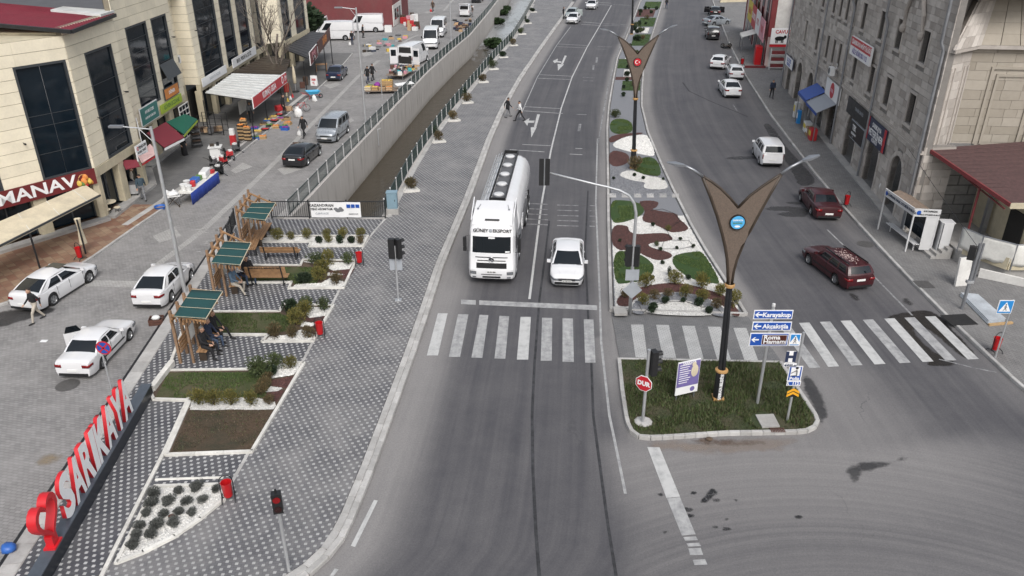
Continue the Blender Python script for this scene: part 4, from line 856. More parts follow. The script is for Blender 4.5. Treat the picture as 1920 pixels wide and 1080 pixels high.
# ================================================================ plaza letters
pl0,pl1=Vector((-13.22,15.0)),Vector((-14.19,26.15));pd=(pl1-pl0).normalized();pn=Vector((pd.y,-pd.x))   # pn: towards the promenade
t=thing('sign_plinth','long black plinth carrying the heart and big letters','plinth',(*((pl0+pl1)/2),ZP))
a,b=pl0-pn*.36,pl1-pn*.36
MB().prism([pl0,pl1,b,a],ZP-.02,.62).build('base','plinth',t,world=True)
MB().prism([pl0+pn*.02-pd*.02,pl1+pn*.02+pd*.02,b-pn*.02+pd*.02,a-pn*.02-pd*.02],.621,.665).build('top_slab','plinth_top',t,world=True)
LZ=.666
def letter_obj(me,name,label,cat,o,group=None):
    ob=bpy.data.objects.new(name,me);COL.objects.link(ob);ob.location=o;tag(ob,label,cat,group);return ob
s0,s1=G(130,978,LZ).to_2d(),G(257,766,LZ).to_2d();base_n=pl0-pn*.15
def onl(p):return base_n+pd*(p-base_n).dot(pd)
s0,s1=onl(s0),onl(s1);tot=(s1-s0).length
word='SARIKAYA';wid=[.95,1,1,.45,1,1,1,1];acc=0;W_=sum(wid);nm_of=['letter S at the near end of the word','first letter A after the S','letter R between the first A and the I','letter I in the middle of the word','letter K after the I','second letter A after the K','letter Y before the last A','last letter A at the far end of the word']
for ch,wv,lab in zip(word,wid,nm_of):
    cu=bpy.data.curves.new('t','FONT');cu.body=ch;cu.size=2.0;cu.extrude=.065;cu.offset=.075;cu.resolution_u=4
    ob=bpy.data.objects.new('t',cu);me=bpy.data.meshes.new_from_object(ob);bpy.data.objects.remove(ob)
    xs=[v.co.x for v in me.vertices];zs=[v.co.y for v in me.vertices];cw_=tot*wv/W_
    me.transform(Matrix.Translation((-min(xs),-min(zs),0)));me.transform(Matrix.Diagonal((cw_*.95/(max(xs)-min(xs)),1.52/(max(zs)-min(zs)),1,1)))
    for v_ in me.vertices:v_.co.x+=.06*(v_.co.y-.7)      # slight slant
    o3=s0+pd*(tot*acc/W_);me.transform(face_mtx((0,0,0),(*pd,0),(0,0,1)))
    me.materials.clear();me.materials.append(M['letter_red']);me.materials.append(M['letter_white'])
    nn=Vector((*pn,0))
    for p_ in me.polygons:p_.material_index=1 if p_.normal.dot(nn)>.9 else 0
    letter_obj(me,'sign_letter','white faced red '+lab,'letter',(*o3,LZ),'big letters on the black plinth');acc+=wv
m=MB();pts=[]
for i in range(26):
    th=2*math.pi*i/26;hx=16*math.sin(th)**3;hz=13*math.cos(th)-5*math.cos(2*th)-2*math.cos(3*th)-math.cos(4*th);pts.append((hx/34*1.4,hz/30*1.45))
ring=[]
for(hx,hz)in pts:
    for sc,dep in((1.0,.13),(1.0,-.13),(.75,-.13),(.75,.13)):
        ring.append(Vector((0,0,1.06))+Vector((*pd,0))*hx*sc+Vector((0,0,hz*sc))+Vector((*pn,0))*dep)
n=len(pts);m.add(ring,[(4*i+k,4*((i+1)%n)+k,4*((i+1)%n)+(k+1)%4,4*i+(k+1)%4)for i in range(n)for k in range(4)])
m.box((0,0,.2),(.3,.22,.42),math.atan2(pd.y,pd.x));m.box((0,0,.03),(.5,.34,.06),math.atan2(pd.y,pd.x))
o=m.build('heart_sculpture','letter_red',smooth=40);o.location=(*(s0-pd*.95),LZ);tag(o,'red open heart standing before the big letters','heart')

# ================================================================ pergolas and benches
def make_pergola(zf,post0,tops,can,label):
    p0=zf(*post0,ZP);HP=2.5;tp=[zf(*q,HP).to_2d()for q in tops];ax=(tp[-1]-tp[0]).normalized();L=(tp[-1]-tp[0]).length;o0=tp[0]*.5+p0.to_2d()*.5
    t=thing('pergola',label,'pergola',(*o0,ZP),0);ry=Vector((ax.y,-ax.x));post=lambda k:o0+ax*(L*k/3)
    F3=lambda p,z:Vector((p.x,p.y,z))
    for k in range(4):MB().bar(F3(post(k),ZP),F3(post(k),ZP+HP),.11,.11).build('post','wood_post',t,world=True)
    for k in range(4):MB().bar(F3(post(k)+ry*.55,ZP),F3(post(k)+ry*.55,ZP+2.05),.09,.09).build('post','wood_post',t,world=True)
    MB().bar(F3(post(0)+ry*.06-ax*.25,ZP+2.12),F3(post(3)+ry*.06+ax*.25,ZP+2.12),.07,.12).build('beam','wood',t,world=True)
    MB().bar(F3(post(0)+ry*.55-ax*.25,ZP+2.02),F3(post(3)+ry*.55+ax*.25,ZP+2.02),.07,.12).build('beam','wood',t,world=True)
    c=[zf(*q,ZP+2.2).to_2d()for q in can]
    # rafters from the post row out under the cloth
    for k in range(4):
        a=post(k);e0=c[0].lerp(c[3],k/3);e1=c[1].lerp(c[2],k/3)
        MB().bar(F3(a,ZP+2.30),F3(e0.lerp(e1,1.0),ZP+2.07),.05,.09).build('rafter','wood',t,world=True)
    m=MB();N=8;vs=[]
    for i in range(N+1):
        for j in range(N+1):
            p=c[0].lerp(c[1],j/N).lerp(c[3].lerp(c[2],j/N),i/N);sag=-.05*abs(math.sin(math.pi*3*i/N))*math.sin(math.pi*j/N)
            vs.append(F3(p,ZP+2.40-.2*j/N+sag))
    m.add(vs,[(i*(N+1)+j,i*(N+1)+j+1,(i+1)*(N+1)+j+1,(i+1)*(N+1)+j)for i in range(N)for j in range(N)])
    cl=m.build('canopy','canvas_green',t,smooth=180,world=True);md=cl.modifiers.new('s','SOLIDIFY');md.thickness=.02
    for k in(0,1,2,3):
        a,b=c[0].lerp(c[3],k/3),c[1].lerp(c[2],k/3);MB().bar(F3(a,ZP+2.42),F3(b,ZP+2.225),.014,.012).build('batten','canvas_cream',t,world=True)
    MB().bar(F3(c[1],ZP+2.19),F3(c[2],ZP+2.19),.03,.03).build('fascia','canvas_cream',t,world=True)
    for e in(0,1):                              # scalloped end boards
        a,b=(c[0],c[1])if e==0 else(c[3],c[2]);n=9
        for i in range(n):p=a.lerp(b,(i+.5)/n);MB().bar(F3(p,ZP+2.30-.18*i/n),F3(p,ZP+2.14-.18*i/n),.07,.03).build('scallop','wood',t,world=True)
    for k in range(3):                             # lower screen of planks with a pale panel
        a,b=post(k)+ry*.1,post(k+1)+ry*.1
        for z in(.55,.72,.89,1.06):MB().bar(F3(a,ZP+z),F3(b,ZP+z),.03,.12).build('screen_plank','wood',t,world=True)
    MB().slab(F3(post(0)+ry*.52,ZP+1.0),F3(post(1)+ry*.52,ZP+1.0),F3(post(1)+ry*.52,ZP+1.6),F3(post(0)+ry*.52,ZP+1.6),.02).build('panel','canvas_white',t,world=True)
    for r_ in(.75,.9,1.05):MB().bar(F3(post(0)+ry*r_+ax*.1,ZP+.46),F3(post(3)+ry*r_-ax*.1,ZP+.46),.13,.04).build('seat_plank','wood',t,world=True)
    for k in(.08,.5,.92):MB().bar(F3(o0+ax*L*k+ry*.9,ZP),F3(o0+ax*L*k+ry*.9,ZP+.44),.3,.06,up=(ax.x,ax.y,0)).build('seat_support','dark_brown',t,world=True)
    return o0,ax,ry,L
PG=[make_pergola(zB,(210,1025),[(145,665),(190,605),(235,545),(280,490)],[(170,725),(380,712),(495,527),(290,542)],'timber pergola with green canopy nearest the big letters'),
      make_pergola(zB,(435,512),[(400,315),(430,265),(465,210),(495,155)],[(420,360),(612,350),(687,200),(512,215)],'middle timber pergola with green canopy beside the bench lawn'),
      make_pergola(z4,(285,880),[(265,700),(297,650),(327,610),(357,570)],[(295,738),(468,732),(548,600),(375,628)],'farthest timber pergola with green canopy by the canal railing')]
def bench(p,rz,L,label,back=True,word=None,tall=.42):
    t=thing('bench',label,'bench',p,rz)
    for i in range(4):MB().box((0,.06+i*.12,.44),(L,.10,.035)).build('seat_slat','wood',t)
    n=max(3,int(tall/.11))
    if back:
        for i in range(n):MB().box((0,-.03-i*.028,.54+i*.105),(L,.03,.095),0,0,('X',.26)).build('back_slat','wood',t)
    for x in(-L/2+.22,L/2-.22):
        m=MB();m.bar((x,.46,0),(x,.46,.42),.05);m.bar((x,.02,0),(x,.02,.44),.05);m.bar((x,.0,.42),(x,.5,.42),.05)
        if back:m.bar((x,-.02,.42),(x,-.06-n*.028,.54+n*.105),.05)
        m.bar((x,-.05,.02),(x,.5,.02),.05);m.build('leg','black_metal',t)
    if word:text(word,.13,'plastic_black',t,face_mtx((0,-.055-(n-1)*.03-.012,.545+(n-1)*.105),(1,0,0),(0,-.26,.96)),bold=.003,sx=1.25)
    return t
a,b=zB(790,315,ZP),zB(985,315,ZP);bench((a+b)/2,.0,(b-a).length+.5,'slatted wooden bench seen from behind, upper of the pair by the pergola')
a,b=zB(690,487,ZP),zB(915,487,ZP);bench((a+b)/2,0,(b-a).length+.35,'broad wooden bench with lettering along its high backrest',True,'SARIKAYA BELEDİYESİ',.68)
a,b=zB(690,292,ZP),zB(745,165,ZP);d=b-a;bench((a+b)/2+V(-.2,0,0),math.atan2(d.y,d.x)+math.pi,d.length+.2,'weathered slatted bench standing lengthways beside the far pergola')
# ================================================================ red bins
def bin_meshes():
    m1=MB().lathe([(0,.16),(.15,.16),(.165,.2),(.20,.78),(.21,.80),(.19,.80),(.16,.3),(0,.3)],(0,0,0),18)
    fr=MB()
    arch=[(-.235,0,.12+.0)]+[(.235*math.cos(a),0,.86+.25*math.sin(a))for a in[math.pi-math.pi*i/10 for i in range(11)]]+[(.235,0,.12)]
    fr.path(arch,.022,7)
    f1=MB()
    for s in(-1,1):f1.path([(s*.235,-.30,.01),(s*.235,-.22,.12),(s*.235,0,.19),(s*.235,.22,.12),(s*.235,.30,.01)],.024,7)
    l1=MB().lathe([(.0,.81),(.205,.81),(.21,.84),(.12,.93),(0,.95)],(0,0,0),16)
    return m1.mesh('basket','red_paint',40),fr.mesh('hoop','black_metal',60),f1.mesh('feet','black_metal',60)
BM=bin_meshes()
for p,rz,lab in((zE(1160,690,ZP),.3,'red hooped litter bin beside the lavender triangle'),(zB(1155,830,ZP),.2,'red hooped litter bin at the middle lawn bed'),(zB(1420,345,ZP),.1,'red hooped litter bin by the far end of the bench bed'),(z04(605,865,.11),-.4,'red hooped litter bin on the red tiled pavement under the cream awning'),(ZM(1460,200,3.857)(485,720,.13),.5,'red hooped litter bin behind the maroon saloon on the right pavement'),(ZM(1700,520,6)(985,840,.13),.3,'red hooped litter bin beside the right crossing sign'),(ZM(1280,0,4.909)(545,600,.13),.2,'red bin on the right pavement beside the farthest white hatchback')):
    t=thing('litter_bin',lab,'bin',p,rz,'red litter bins');t.scale=(.86,.86,.88)
    for nm,me in zip(('basket','hoop','feet'),BM):inst(nm,me,t)

# ================================================================ railings
def railing(pl,z0,step,label,post_mat,bar_mat,Hh=1.05,pw=.07):
    pts,st=resample(pl,step);t=thing('railing',label,'railing',(*pts[0],z0))
    pm_=MB().box((0,0,Hh*.5+.03),(pw,pw,Hh+.06)).mesh('post',post_mat);m=MB()
    m.box((st/2,0,Hh-.05),(st,.05,.045));m.box((st/2,0,.12),(st,.04,.04));nb=int(st/.125)
    bars=MB()
    for i in range(1,nb):bars.box((st*i/nb,0,Hh/2+.03),(.022,.022,Hh-.2))
    rm,bm_=m.mesh('rail',bar_mat),bars.mesh('bars',bar_mat)
    for i,p in enumerate(pts):
        q=pts[i+1]if i<len(pts)-1 else p;d=q-p if i<len(pts)-1 else p-pts[i-1];rz=math.atan2(d.y,d.x);l=(p.x-pts[0].x,p.y-pts[0].y,0)
        inst('post',pm_,t,l,rz)
        if i<len(pts)-1:inst('rail',rm,t,l,rz);inst('bars',bm_,t,l,rz)
    return t
railing([p+Vector((-.17,0))for p in cut(CL,45.4,152)],.10,2.0,'long dark green railing with pale posts on the street side of the canal','white_metal','dark_green_metal')
railing([p+Vector((.17,0))for p in cut(CR,45.6,150)],.12,2.0,'long dark green railing with thin pale posts on the promenade side of the canal','white_metal','dark_green_metal')
fr=railing([Vector((-14.6,45.0)),Vector((-7.7,45.0))],.14,2.3,'black railing closing the near end of the canal','black_metal','black_metal',1.15)
for a,b in(((-16.1,41.4),(-16.5,44.0)),):railing([Vector(a),Vector(b)],.13,1.3,'short black railing behind the far pergola','black_metal','black_metal',1.0)
# banner on the black railing
def PXZ(px,py,Y):
    u=(px-960)/FPX;v=(py-540)/FPX;k=Y/(CC-v*CS);return Vector((u*k,Y,CH-k*(CS+v*CC)))
a,b=PXZ(585,412,44.9),PXZ(676,389,44.9);x0,x1,z0,z1=a.x,b.x,.26,1.24
t=thing('banner','white printed banner tied to the black canal railing','banner',((x0+x1)/2,44.9,z0))
m=MB();N=14
for i in range(N):
    u,w_=i/N,(i+1)/N;f=lambda q:.02*math.sin(q*19);X=lambda q:lerp(x0,x1,q)
    m.quad((X(u),44.89+f(u),z0),(X(w_),44.89+f(w_),z0),(X(w_),44.89+f(w_),z1),(X(u),44.89+f(u),z1))
c_=m.build('cloth','sign_white',t,smooth=180,world=True)
def ft(s,size,mat,par,x,y,z,**k):return text(s,size,mat,par,face_mtx(Vector((x,y,z))-par.location,(1,0,0),(0,0,1)),**k)
w_=x1-x0
ft('KAZANDIRAN',.23,'plastic_black',t,x0+w_*.22,44.86,z1-.2,bold=.004);ft('YENİ HİZMETLER',.17,'plastic_black',t,x0+w_*.22,44.86,z1-.44,bold=.003);ft('CARRIAGE',.17,'sign_grey',t,x0+w_*.22,44.86,z1-.72)
for i in range(3):MB().box((x0+w_*(.76+.09*i),44.865,z1-.25),(w_*.075,.01,.22)).build('print_block','sign_blue',t,world=True)
ft('KIRIKKALE',.12,'plastic_black',t,x0+w_*.85,44.86,z1-.76)
for dx,dz,r in((.50,.42,.10),(.55,.52,.16),(.61,.50,.14),(.60,.38,.09)):MB().ball((x0+w_*dx,44.87,z1-dz),(r*1.2,.008,r*.8),8,6).build('print_blot','cloth_grey',t,world=True)
# cabinet at the canal end
t=thing('electric_cabinet','pale blue electric cabinet on a concrete block at the canal end','cabinet',(-7.35,45.9,ZP))
MB().box((0,0,.18),(.75,.55,.36)).build('footing','concrete',t);MB().box((0,0,.86),(.62,.42,1.0)).build('body','cabinet_blue',t);MB().box((0,0,1.39),(.68,.48,.06)).build('lid','cabinet_blue',t);MB().box((0.0,-.222,.86),(.5,.012,.86)).build('door','cabinet_blue',t);MB().box((.18,-.24,.9),(.03,.03,.12)).build('handle','black_metal',t)

# ================================================================ lamps
def street_lamp(p,Hh,arm,label,lean=0):
    t=thing('street_lamp',label,'lamp',p);MB().lathe([(.0,0),(.16,0),(.16,.04),(.105,.06),(.10,1.2),(.065,Hh),(0,Hh)],(0,0,0),12).build('pole','metal_light',t,smooth=40)
    MB().tube((0,0,Hh-.12),(-arm,0,Hh),.03,.028,8).build('arm','metal_light',t);MB().box((-arm-.3,0,Hh+.01),(.62,.24,.09)).build('lamp_head','metal_grey',t);MB().box((-arm-.3,0,Hh-.045),(.45,.18,.02)).build('lens','headlight',t)
    MB().tube((-.03,0,Hh-.7),(-arm*.45,0,Hh-.08),.015,n=6).build('brace','metal_light',t);return t
street_lamp(G(348,553),8.5,1.25,'tall grey street lamp beside the white saloon near the pergolas');street_lamp(G(686,236),9.6,1.1,'tall grey street lamp behind the silver van at the canal');street_lamp(G(846,76),9.6,1.1,'tall grey street lamp beside the white minibuses')
for p,h,lab in((G(717,190),2.2,'thin grey post beside the crate stall'),):o=MB().tube((0,0,0),(0,0,h),.04,n=8).build('post','metal_light');o.location=p;tag(o,lab,'post')
for i,(a,b)in enumerate(((805,850),(1240+25,0),)):
    if i:continue
    o=MB().tube((0,0,0),(0,0,1.4),.06,n=8).tube((0,0,1.4),(.28,0,1.48),.04,n=8).build('wall_pipe','metal_light');o.location=(xat(CL,66)+.1,66,-1.5);tag(o,'grey bent pipe on the canal wall','pipe')

YM=G(1345,752).y
def mast_pts(L_,f):return[PXZ(*f(a,b),YM)for a,b in L_]
_a=lambda ox,oy,s:(lambda a,b:(ox+a/s,oy+b/s))
r36,r38=_a(1120,200,3.6),_a(1120,420,3.857)
base_m=G(1345,752)
left_o=mast_pts([(945,440),(950,330),(940,180)],r38)+mast_pts([(873,1020),(853,870),(818,730),(768,600),(712,478)],r36)
right_o=mast_pts([(970,440),(975,330),(1000,230)],r38)+mast_pts([(962,990),(1020,850),(1090,710),(1175,575),(1240,460)],r36)
def smooth3(p,n=2):
    for _ in range(n):p=[p[0]]+[(a+b*2+c)/4 for a,b,c in zip(p,p[1:],p[2:])]+[p[-1]]
    return p
left_o,right_o=smooth3(left_o,3),smooth3(right_o,3)
l_in=mast_pts([(712,470),(770,505),(830,550),(895,615),(950,682)],r36);r_in=mast_pts([(1240,455),(1185,490),(1110,540),(1030,600),(950,682)],r36)
l_arm=mast_pts([(712,472),(650,428),(590,398)],r36);r_arm=mast_pts([(1240,455),(1310,405),(1385,366)],r36);l_head=mast_pts([(590,396),(535,385),(470,376)],r36);r_head=mast_pts([(1385,364),(1440,342),(1500,326)],r36)
zring=mast_pts([(952,468)],r38)[0].z;zsl=PXZ(1349,696,YM).z
def mast(p,rz,label,badge,emblem,txt=True):
    t=thing('lamp_mast',label,'lamp',(p[0],p[1],.12),rz,'winged street lamp masts');O=Vector((base_m.x,YM,.12));L=lambda q:q-O
    MB().box((0,0,.06),(.42,.42,.10)).build('base_plate','gold',t);sl=MB().lathe([(0,.1),(.20,.1),(.195,zsl-.12),(0,zsl-.12)],(0,0,0),14).build('sleeve','black_metal',t,smooth=40)
    MB().lathe([(.16,zsl-.13),(.25,zsl-.10),(.25,zsl-.04),(.15,zsl)],(0,0,0),14).build('collar','gold',t,smooth=40)
    tl,tr=L(left_o[0]),L(right_o[0])
    for x in(tl.x+.02,tr.x-.02):MB().path([(.07*(1 if x>(tl.x+tr.x)/2 else-1),0,zsl-.1),(x,0,zring)],.075,9).build('column','black_metal',t)
    MB().lathe([(.16,0),(.19,.03),(.19,.12),(.16,.15)],((tl.x+tr.x)/2,0,zring-.05),12).build('collar','gold',t,smooth=40)
    for ln in(left_o,right_o):MB().path([L(q)for q in ln],.06,8).build('frame_tube','dark_brown',t,smooth=180)
    for ln in(l_in,r_in):MB().path([L(q)for q in ln],.05,8).build('frame_tube','dark_brown',t,smooth=180)
    for ln,hd in((l_arm,l_head),(r_arm,r_head)):
        MB().path([L(q)for q in ln],[.055,.05,.045],8).build('arm','metal_grey',t,smooth=180);h=[L(q)for q in hd]
        m=MB();m.add([h[0]+V(0,-.06,.03),h[0]+V(0,.06,.03),h[1]+V(0,.17,.03),h[2]+V(0,.06,.01),h[2]+V(0,-.06,.01),h[1]+V(0,-.17,.03)]+[h[0]+V(0,-.06,-.04),h[0]+V(0,.06,-.04),h[1]+V(0,.17,-.05),h[2]+V(0,.06,-.03),h[2]+V(0,-.06,-.03),h[1]+V(0,-.17,-.05)],[(0,1,2,3,4,5),(11,10,9,8,7,6)]+[(i,6+i,6+(i+1)%6,(i+1)%6)for i in range(6)]);m.build('lamp_head','metal_grey',t)
    out=[L(q)for q in left_o]+[L(q)for q in l_in]+[L(q)for q in reversed(r_in[:-1])]+[L(q)for q in reversed(right_o)]
    m=MB()
    for y in(-.012,.012):pass
    pol=[(q.x,q.z)for q in out];tri=tessellate_polygon([[Vector((a,b,0))for a,b in pol]]);n=len(pol)
    m.add([(a,-.03,b)for a,b in pol]+[(a,.03,b)for a,b in pol],[tuple(x)for x in tri]+[tuple(n+i for i in reversed(x))for x in tri]);pn_=m.build('lattice_panel','lattice',t)
    bc=L(PXZ(*r36(943,775),YM));br=.245
    if badge:
        bo=MB().lathe([(0,-.10),(br,-.10),(br,.0),(0,.0)],bc,24,axis='Y').build('badge',badge,t,smooth=40);MB().lathe([(br,-.105),(br+.035,-.105),(br+.035,.0),(br,.0)],bc,24,axis='Y').build('badge_rim','black_metal',t,smooth=40)
        loc=Vector((bc.x,bc.y-.104,bc.z))
        if emblem=='town':
            text('SARIKAYA',.078,'sign_white',t,face_mtx(loc+V(0,0,.08),(1,0,0),(0,0,1)),ext=.003,bold=.002);text('BELEDİYESİ',.062,'goods_green',t,face_mtx(loc+V(0,0,-.03),(1,0,0),(0,0,1)),ext=.003,bold=.002)
            MB().ball(loc+V(0,0,-.15),(.10,.004,.04),10,6).build('wave_mark','sign_white',t)
        else:
            for dx,r_,mt,dy in((-.04,.125,'sign_white',0),(-.012,.10,badge,-.003)):MB().lathe([(0,-.004),(r_,-.004),(r_,0),(0,0)],loc+V(dx,dy,0),20,axis='Y').build('crescent',mt,t)
            m=MB();sp_=[(.065*(1 if i%2==0 else .4)*math.cos(math.pi*i/5+math.pi),.065*(1 if i%2==0 else .4)*math.sin(math.pi*i/5+math.pi))for i in range(10)]
            m.add([loc+V(.115+a,-.004,b)for a,b in sp_]+[loc+V(.115,-.004,0)],[(10,i,(i+1)%10)for i in range(10)]);m.build('star','sign_white',t)
    if txt:text('SARIKAYA BELEDİYESİ',.155,'sign_white',t,face_mtx((0.0,-.205,zsl*.52),(0,0,1),(-1,0,0)),bold=.006,ext=.006,sx=.82)
    return t
mast(base_m,0,'tall winged lamp mast with round blue badge standing on the island','cyan_badge','town')
p2=G(1186,318);p3=G(1184,66);mast((p2.x,p2.y),0,'winged lamp mast with round red crescent badge on the median','sign_red','flag',False);mast((p3.x,p3.y),0,'farthest winged lamp mast on the median, cut by the top edge',None,None,False)

# ================================================================ signals and signs
def signal_head(par,c,rz=0,n=3,lit=None,w=.30,hood=True,d=.22):
    "black housing with hooded round lenses facing local -Y"
    Rm=Matrix.Rotation(rz,3,'Z');hh=.33*n;c=Vector(c)
    b=MB().box(c,(w,d,hh),rz).build('signal_head','plastic_black',par)
    for i in range(n):
        z=c.z+hh/2-.165-.33*i;q=c+Rm @ V(0,-d/2-.012,0);q.z=z
        m=MB();ax=Rm @ V(0,-1,0);m.tube(q,q+ax*.012,.105,n=12);m.build('lens','taillight' if lit==i else 'lens_dark',b)
        if hood:
            m=MB();sx=Rm @ V(1,0,0)
            for k in range(6):
                a0,a1=math.pi*k/6,math.pi*(k+1)/6;u=lambda a:q+sx*.12*math.cos(a)+V(0,0,.12*math.sin(a));m.quad(u(a0),u(a1),u(a1)+ax*.2,u(a0)+ax*.16)
            ho=m.build('hood','plastic_black',b);ho.modifiers.new('s','SOLIDIFY').thickness=.012
    return b
def pole(par,Hh,r=.05,mat='metal_light',p=(0,0,0)):return MB().tube((p[0],p[1],p[2]),(p[0],p[1],Hh),r,n=10).build('pole',mat,par,smooth=60)
p=G(747,563,ZP);t=thing('traffic_light','traffic light on a grey pole standing on the promenade by the stop line','traffic light',p);pole(t,2.9);MB().box((0,0,.02),(.3,.3,.04)).build('base_plate','metal_light',t)
signal_head(t,(-.14,.02,2.75),math.pi*.97,hood=False);signal_head(t,(.17,0,2.75),2.3);MB().box((0,.03,1.93),(.6,.02,.62)).build('sign_back','sign_grey',t)
p=G(542,1071,ZP);t=thing('traffic_light','pedestrian signal with red lamp at the near promenade corner','traffic light',p);pole(t,2.35,.05);signal_head(t,(0,0,2.62),.25,2,0,.27,False);MB().tube((0,0,2.9),(0,0,3.08),.03,n=8).build('finial','plastic_black',t)
p=G(1181,588,MEDZ);YG=p.y;t=thing('traffic_light','curved gantry traffic light reaching over the lane from the median','traffic light',p)
gp=[V(0,0,0)]+[PXZ(*r36(a,b),YG)-p for a,b in((243,1000),(262,720),(250,655),(215,600),(150,565),(60,540),(0,527))]+[PXZ(1018,321,YG)-p]
MB().path(gp,[.085,.08,.07,.065,.06,.055,.05,.045,.04],9).build('pole','metal_light',t,smooth=180);e=gp[-1];signal_head(t,e+V(.06,-.0,0),math.pi,3,None,.36,False);MB().box(e+V(.06,-.13,0),(.46,.02,1.2)).build('backboard','plastic_black',t);MB().box(e+V(.06,-.145,0),(.05,.02,1.2)).build('backboard_rib','metal_grey',t)
q=PXZ(1187,480,YG)-p;signal_head(t,q+V(.15,0,0),math.pi*.9,3);signal_head(t,q+V(-.17,.02,0),math.pi*1.1,3)
q=PXZ(1185,514,YG)-p;MB().box(q+V(0,-.09,0),(.62,.02,.55)).build('sign_back','sign_grey',t)
q=PXZ(1185,542,YG)-p;MB().box(q+V(0,-.1,0),(.64,.02,.64),0,0,('Y',math.pi/4)).build('sign_back','sign_grey',t);MB().box((-.45,.1,.08),(.6,.7,.12)).build('footing','concrete',t)
# stop sign pole
p=z57(250,858,.12);YS=p.y;r57=_a(1140,570,3.857);t=thing('traffic_light','traffic light with red octagonal stop sign on the island','traffic light',p);top=(PXZ(*r57(254,330),YS)-p).z;pole(t,top,.06);signal_head(t,(.2,0,top-.55),1.9);q=PXZ(*r57(265,567),YS)-p
def ngon_plate(par,c,r,n,mat,nm,rot=0,d=.02,y=0,rz=0):
    c=Vector(c);Rm=Matrix.Rotation(rz,3,'Z');pr=[c+Rm @ V(r*math.cos(rot+2*math.pi*i/n),y,r*math.sin(rot+2*math.pi*i/n))for i in range(n)];o2=Rm @ V(0,d,0)
    return MB().add(pr+[v+o2 for v in pr],[tuple(range(n)),tuple(range(2*n-1,n-1,-1))]+[(i,n+i,n+(i+1)%n,(i+1)%n)for i in range(n)]).build(nm,mat,par)
tt=-.55
for r_,mt,y_,nm in((.34,'sign_white',-.09,'sign_border'),(.315,'sign_red',-.096,'sign_face')):ngon_plate(t,(q.x,0,q.z),r_,8,mt,nm,math.pi/8,.02,y_,tt)
text('DUR',.26,'sign_white',t,Matrix.Translation((q.x,0,q.z))@ Matrix.Rotation(tt,4,'Z')@ face_mtx((0,-.103,0),(1,0,0),(0,0,1)),bold=.012,sx=.9)
# direction signs
p=z57(1080,715,.12);YD=p.y;t=thing('direction_sign','tall post with three blue arrow signs on the island','sign',p);zt=(PXZ(*r57(1190,15),YD)-p).z;pole(t,zt,.06,'metal_light');MB().lathe([(0,0),(.07,0),(.06,.1),(0,.12)],(0,0,zt),10).build('cap','white_metal',t)
def plate(par,p,x0,y0,x1,y1,Y,col,border='sign_white',rf=r57,yy=-.07,nm='sign_face',bw=.035):
    a,b=PXZ(*rf(x0,y1),Y)-p,PXZ(*rf(x1,y0),Y)-p;c=(a+b)/2;w_,h_=b.x-a.x,b.z-a.z
    MB().box((c.x,yy+.012,c.z),(w_,.02,h_)).build('sign_border',border,par);MB().box((c.x,yy,c.z),(w_-bw*2,.02,h_-bw*2)).build(nm,col,par);return c,w_,h_
def arrow(par,x,y,z,s,mat='sign_white'):
    m=MB();P2=[(-.5,0),(-.1,.38),(.08,.38),(-.16,.11),(.5,.11),(.5,-.11),(-.16,-.11),(.08,-.38),(-.1,-.38)]
    tri=tessellate_polygon([[Vector((a,b,0))for a,b in P2]]);m.add([(x+a*s,y,z+b*s)for a,b in P2],[tuple(q)for q in tri]);m.build('arrow',mat,par)
for(x0,y0,x1,y1),wd in(((1045,38,1338,103),'Karayakup'),((1035,122,1328,185),'Akçakışla')):
    c,w_,h_=plate(t,p,x0,y0,x1,y1,YD,'sign_blue');arrow(t,c.x-w_*.37,-.083,c.z,.28);text(wd,.255,'sign_white',t,face_mtx((c.x+w_*.09,-.082,c.z-.01),(1,0,0),(0,0,1)),bold=.008,sx=.96)
c,w_,h_=plate(t,p,1013,203,1310,297,YD,'sign_blue');arrow(t,c.x-w_*.36,-.083,c.z,.28);MB().box((c.x+w_*.13,-.083,c.z),(w_*.64,.006,h_*.74)).build('sign_border','sign_white',t);MB().box((c.x+w_*.13,-.087,c.z),(w_*.62,.006,h_*.68)).build('sign_panel','sign_brown',t)
text('Roma',.25,'sign_white',t,face_mtx((c.x-w_*.15,-.093,c.z+h_*.17),(1,0,0),(0,0,1)),bold=.007,align='LEFT',sx=1.05);text('Hamamı',.25,'sign_white',t,face_mtx((c.x-w_*.15,-.093,c.z-h_*.15),(1,0,0),(0,0,1)),bold=.007,align='LEFT',sx=1.05)
for zz in((38+103)/2,153,250):q=PXZ(*r57(1150,zz),YD)-p;MB().box((0,-.03,q.z),(1.2,.04,.06)).build('bracket','metal_grey',t)
# crossing, hotel, police and chevron signs on one post
p=z57(1295,845,.12);YP=p.y;t=thing('sign_post','post with crossing, H, police and yellow chevron signs at the island edge','sign',p);zt=(PXZ(*r57(1345,205),YP)-p).z;pole(t,zt,.045,'metal_light')
def walker(par,x,y,z,s):
    tri=[(-.5,-.42),(.5,-.42),(0,.46)];MB().add([(x+a*s,y,z+b*s)for a,b in tri],[(0,1,2)]).build('white_triangle','sign_white',par)
    m=MB();L_=[((0,.16),(0,-.06)),((0,-.06),(-.14,-.32)),((0,-.06),(.13,-.32)),((0,.1),(-.13,-.02)),((0,.1),(.12,-.04))]
    for a,b in L_:m.bar((x+a[0]*s,y-.006,z+a[1]*s),(x+b[0]*s,y-.006,z+b[1]*s),.065*s,.008)
    m.ball((x,y-.006,z+.22*s),(.06*s,.006,.06*s),8,6);m.build('walker_symbol','sign_black',par)
c,w_,h_=plate(t,p,1300,208,1396,296,YP,'sign_lightblue');walker(t,c.x,-.085,c.z,h_*.85)
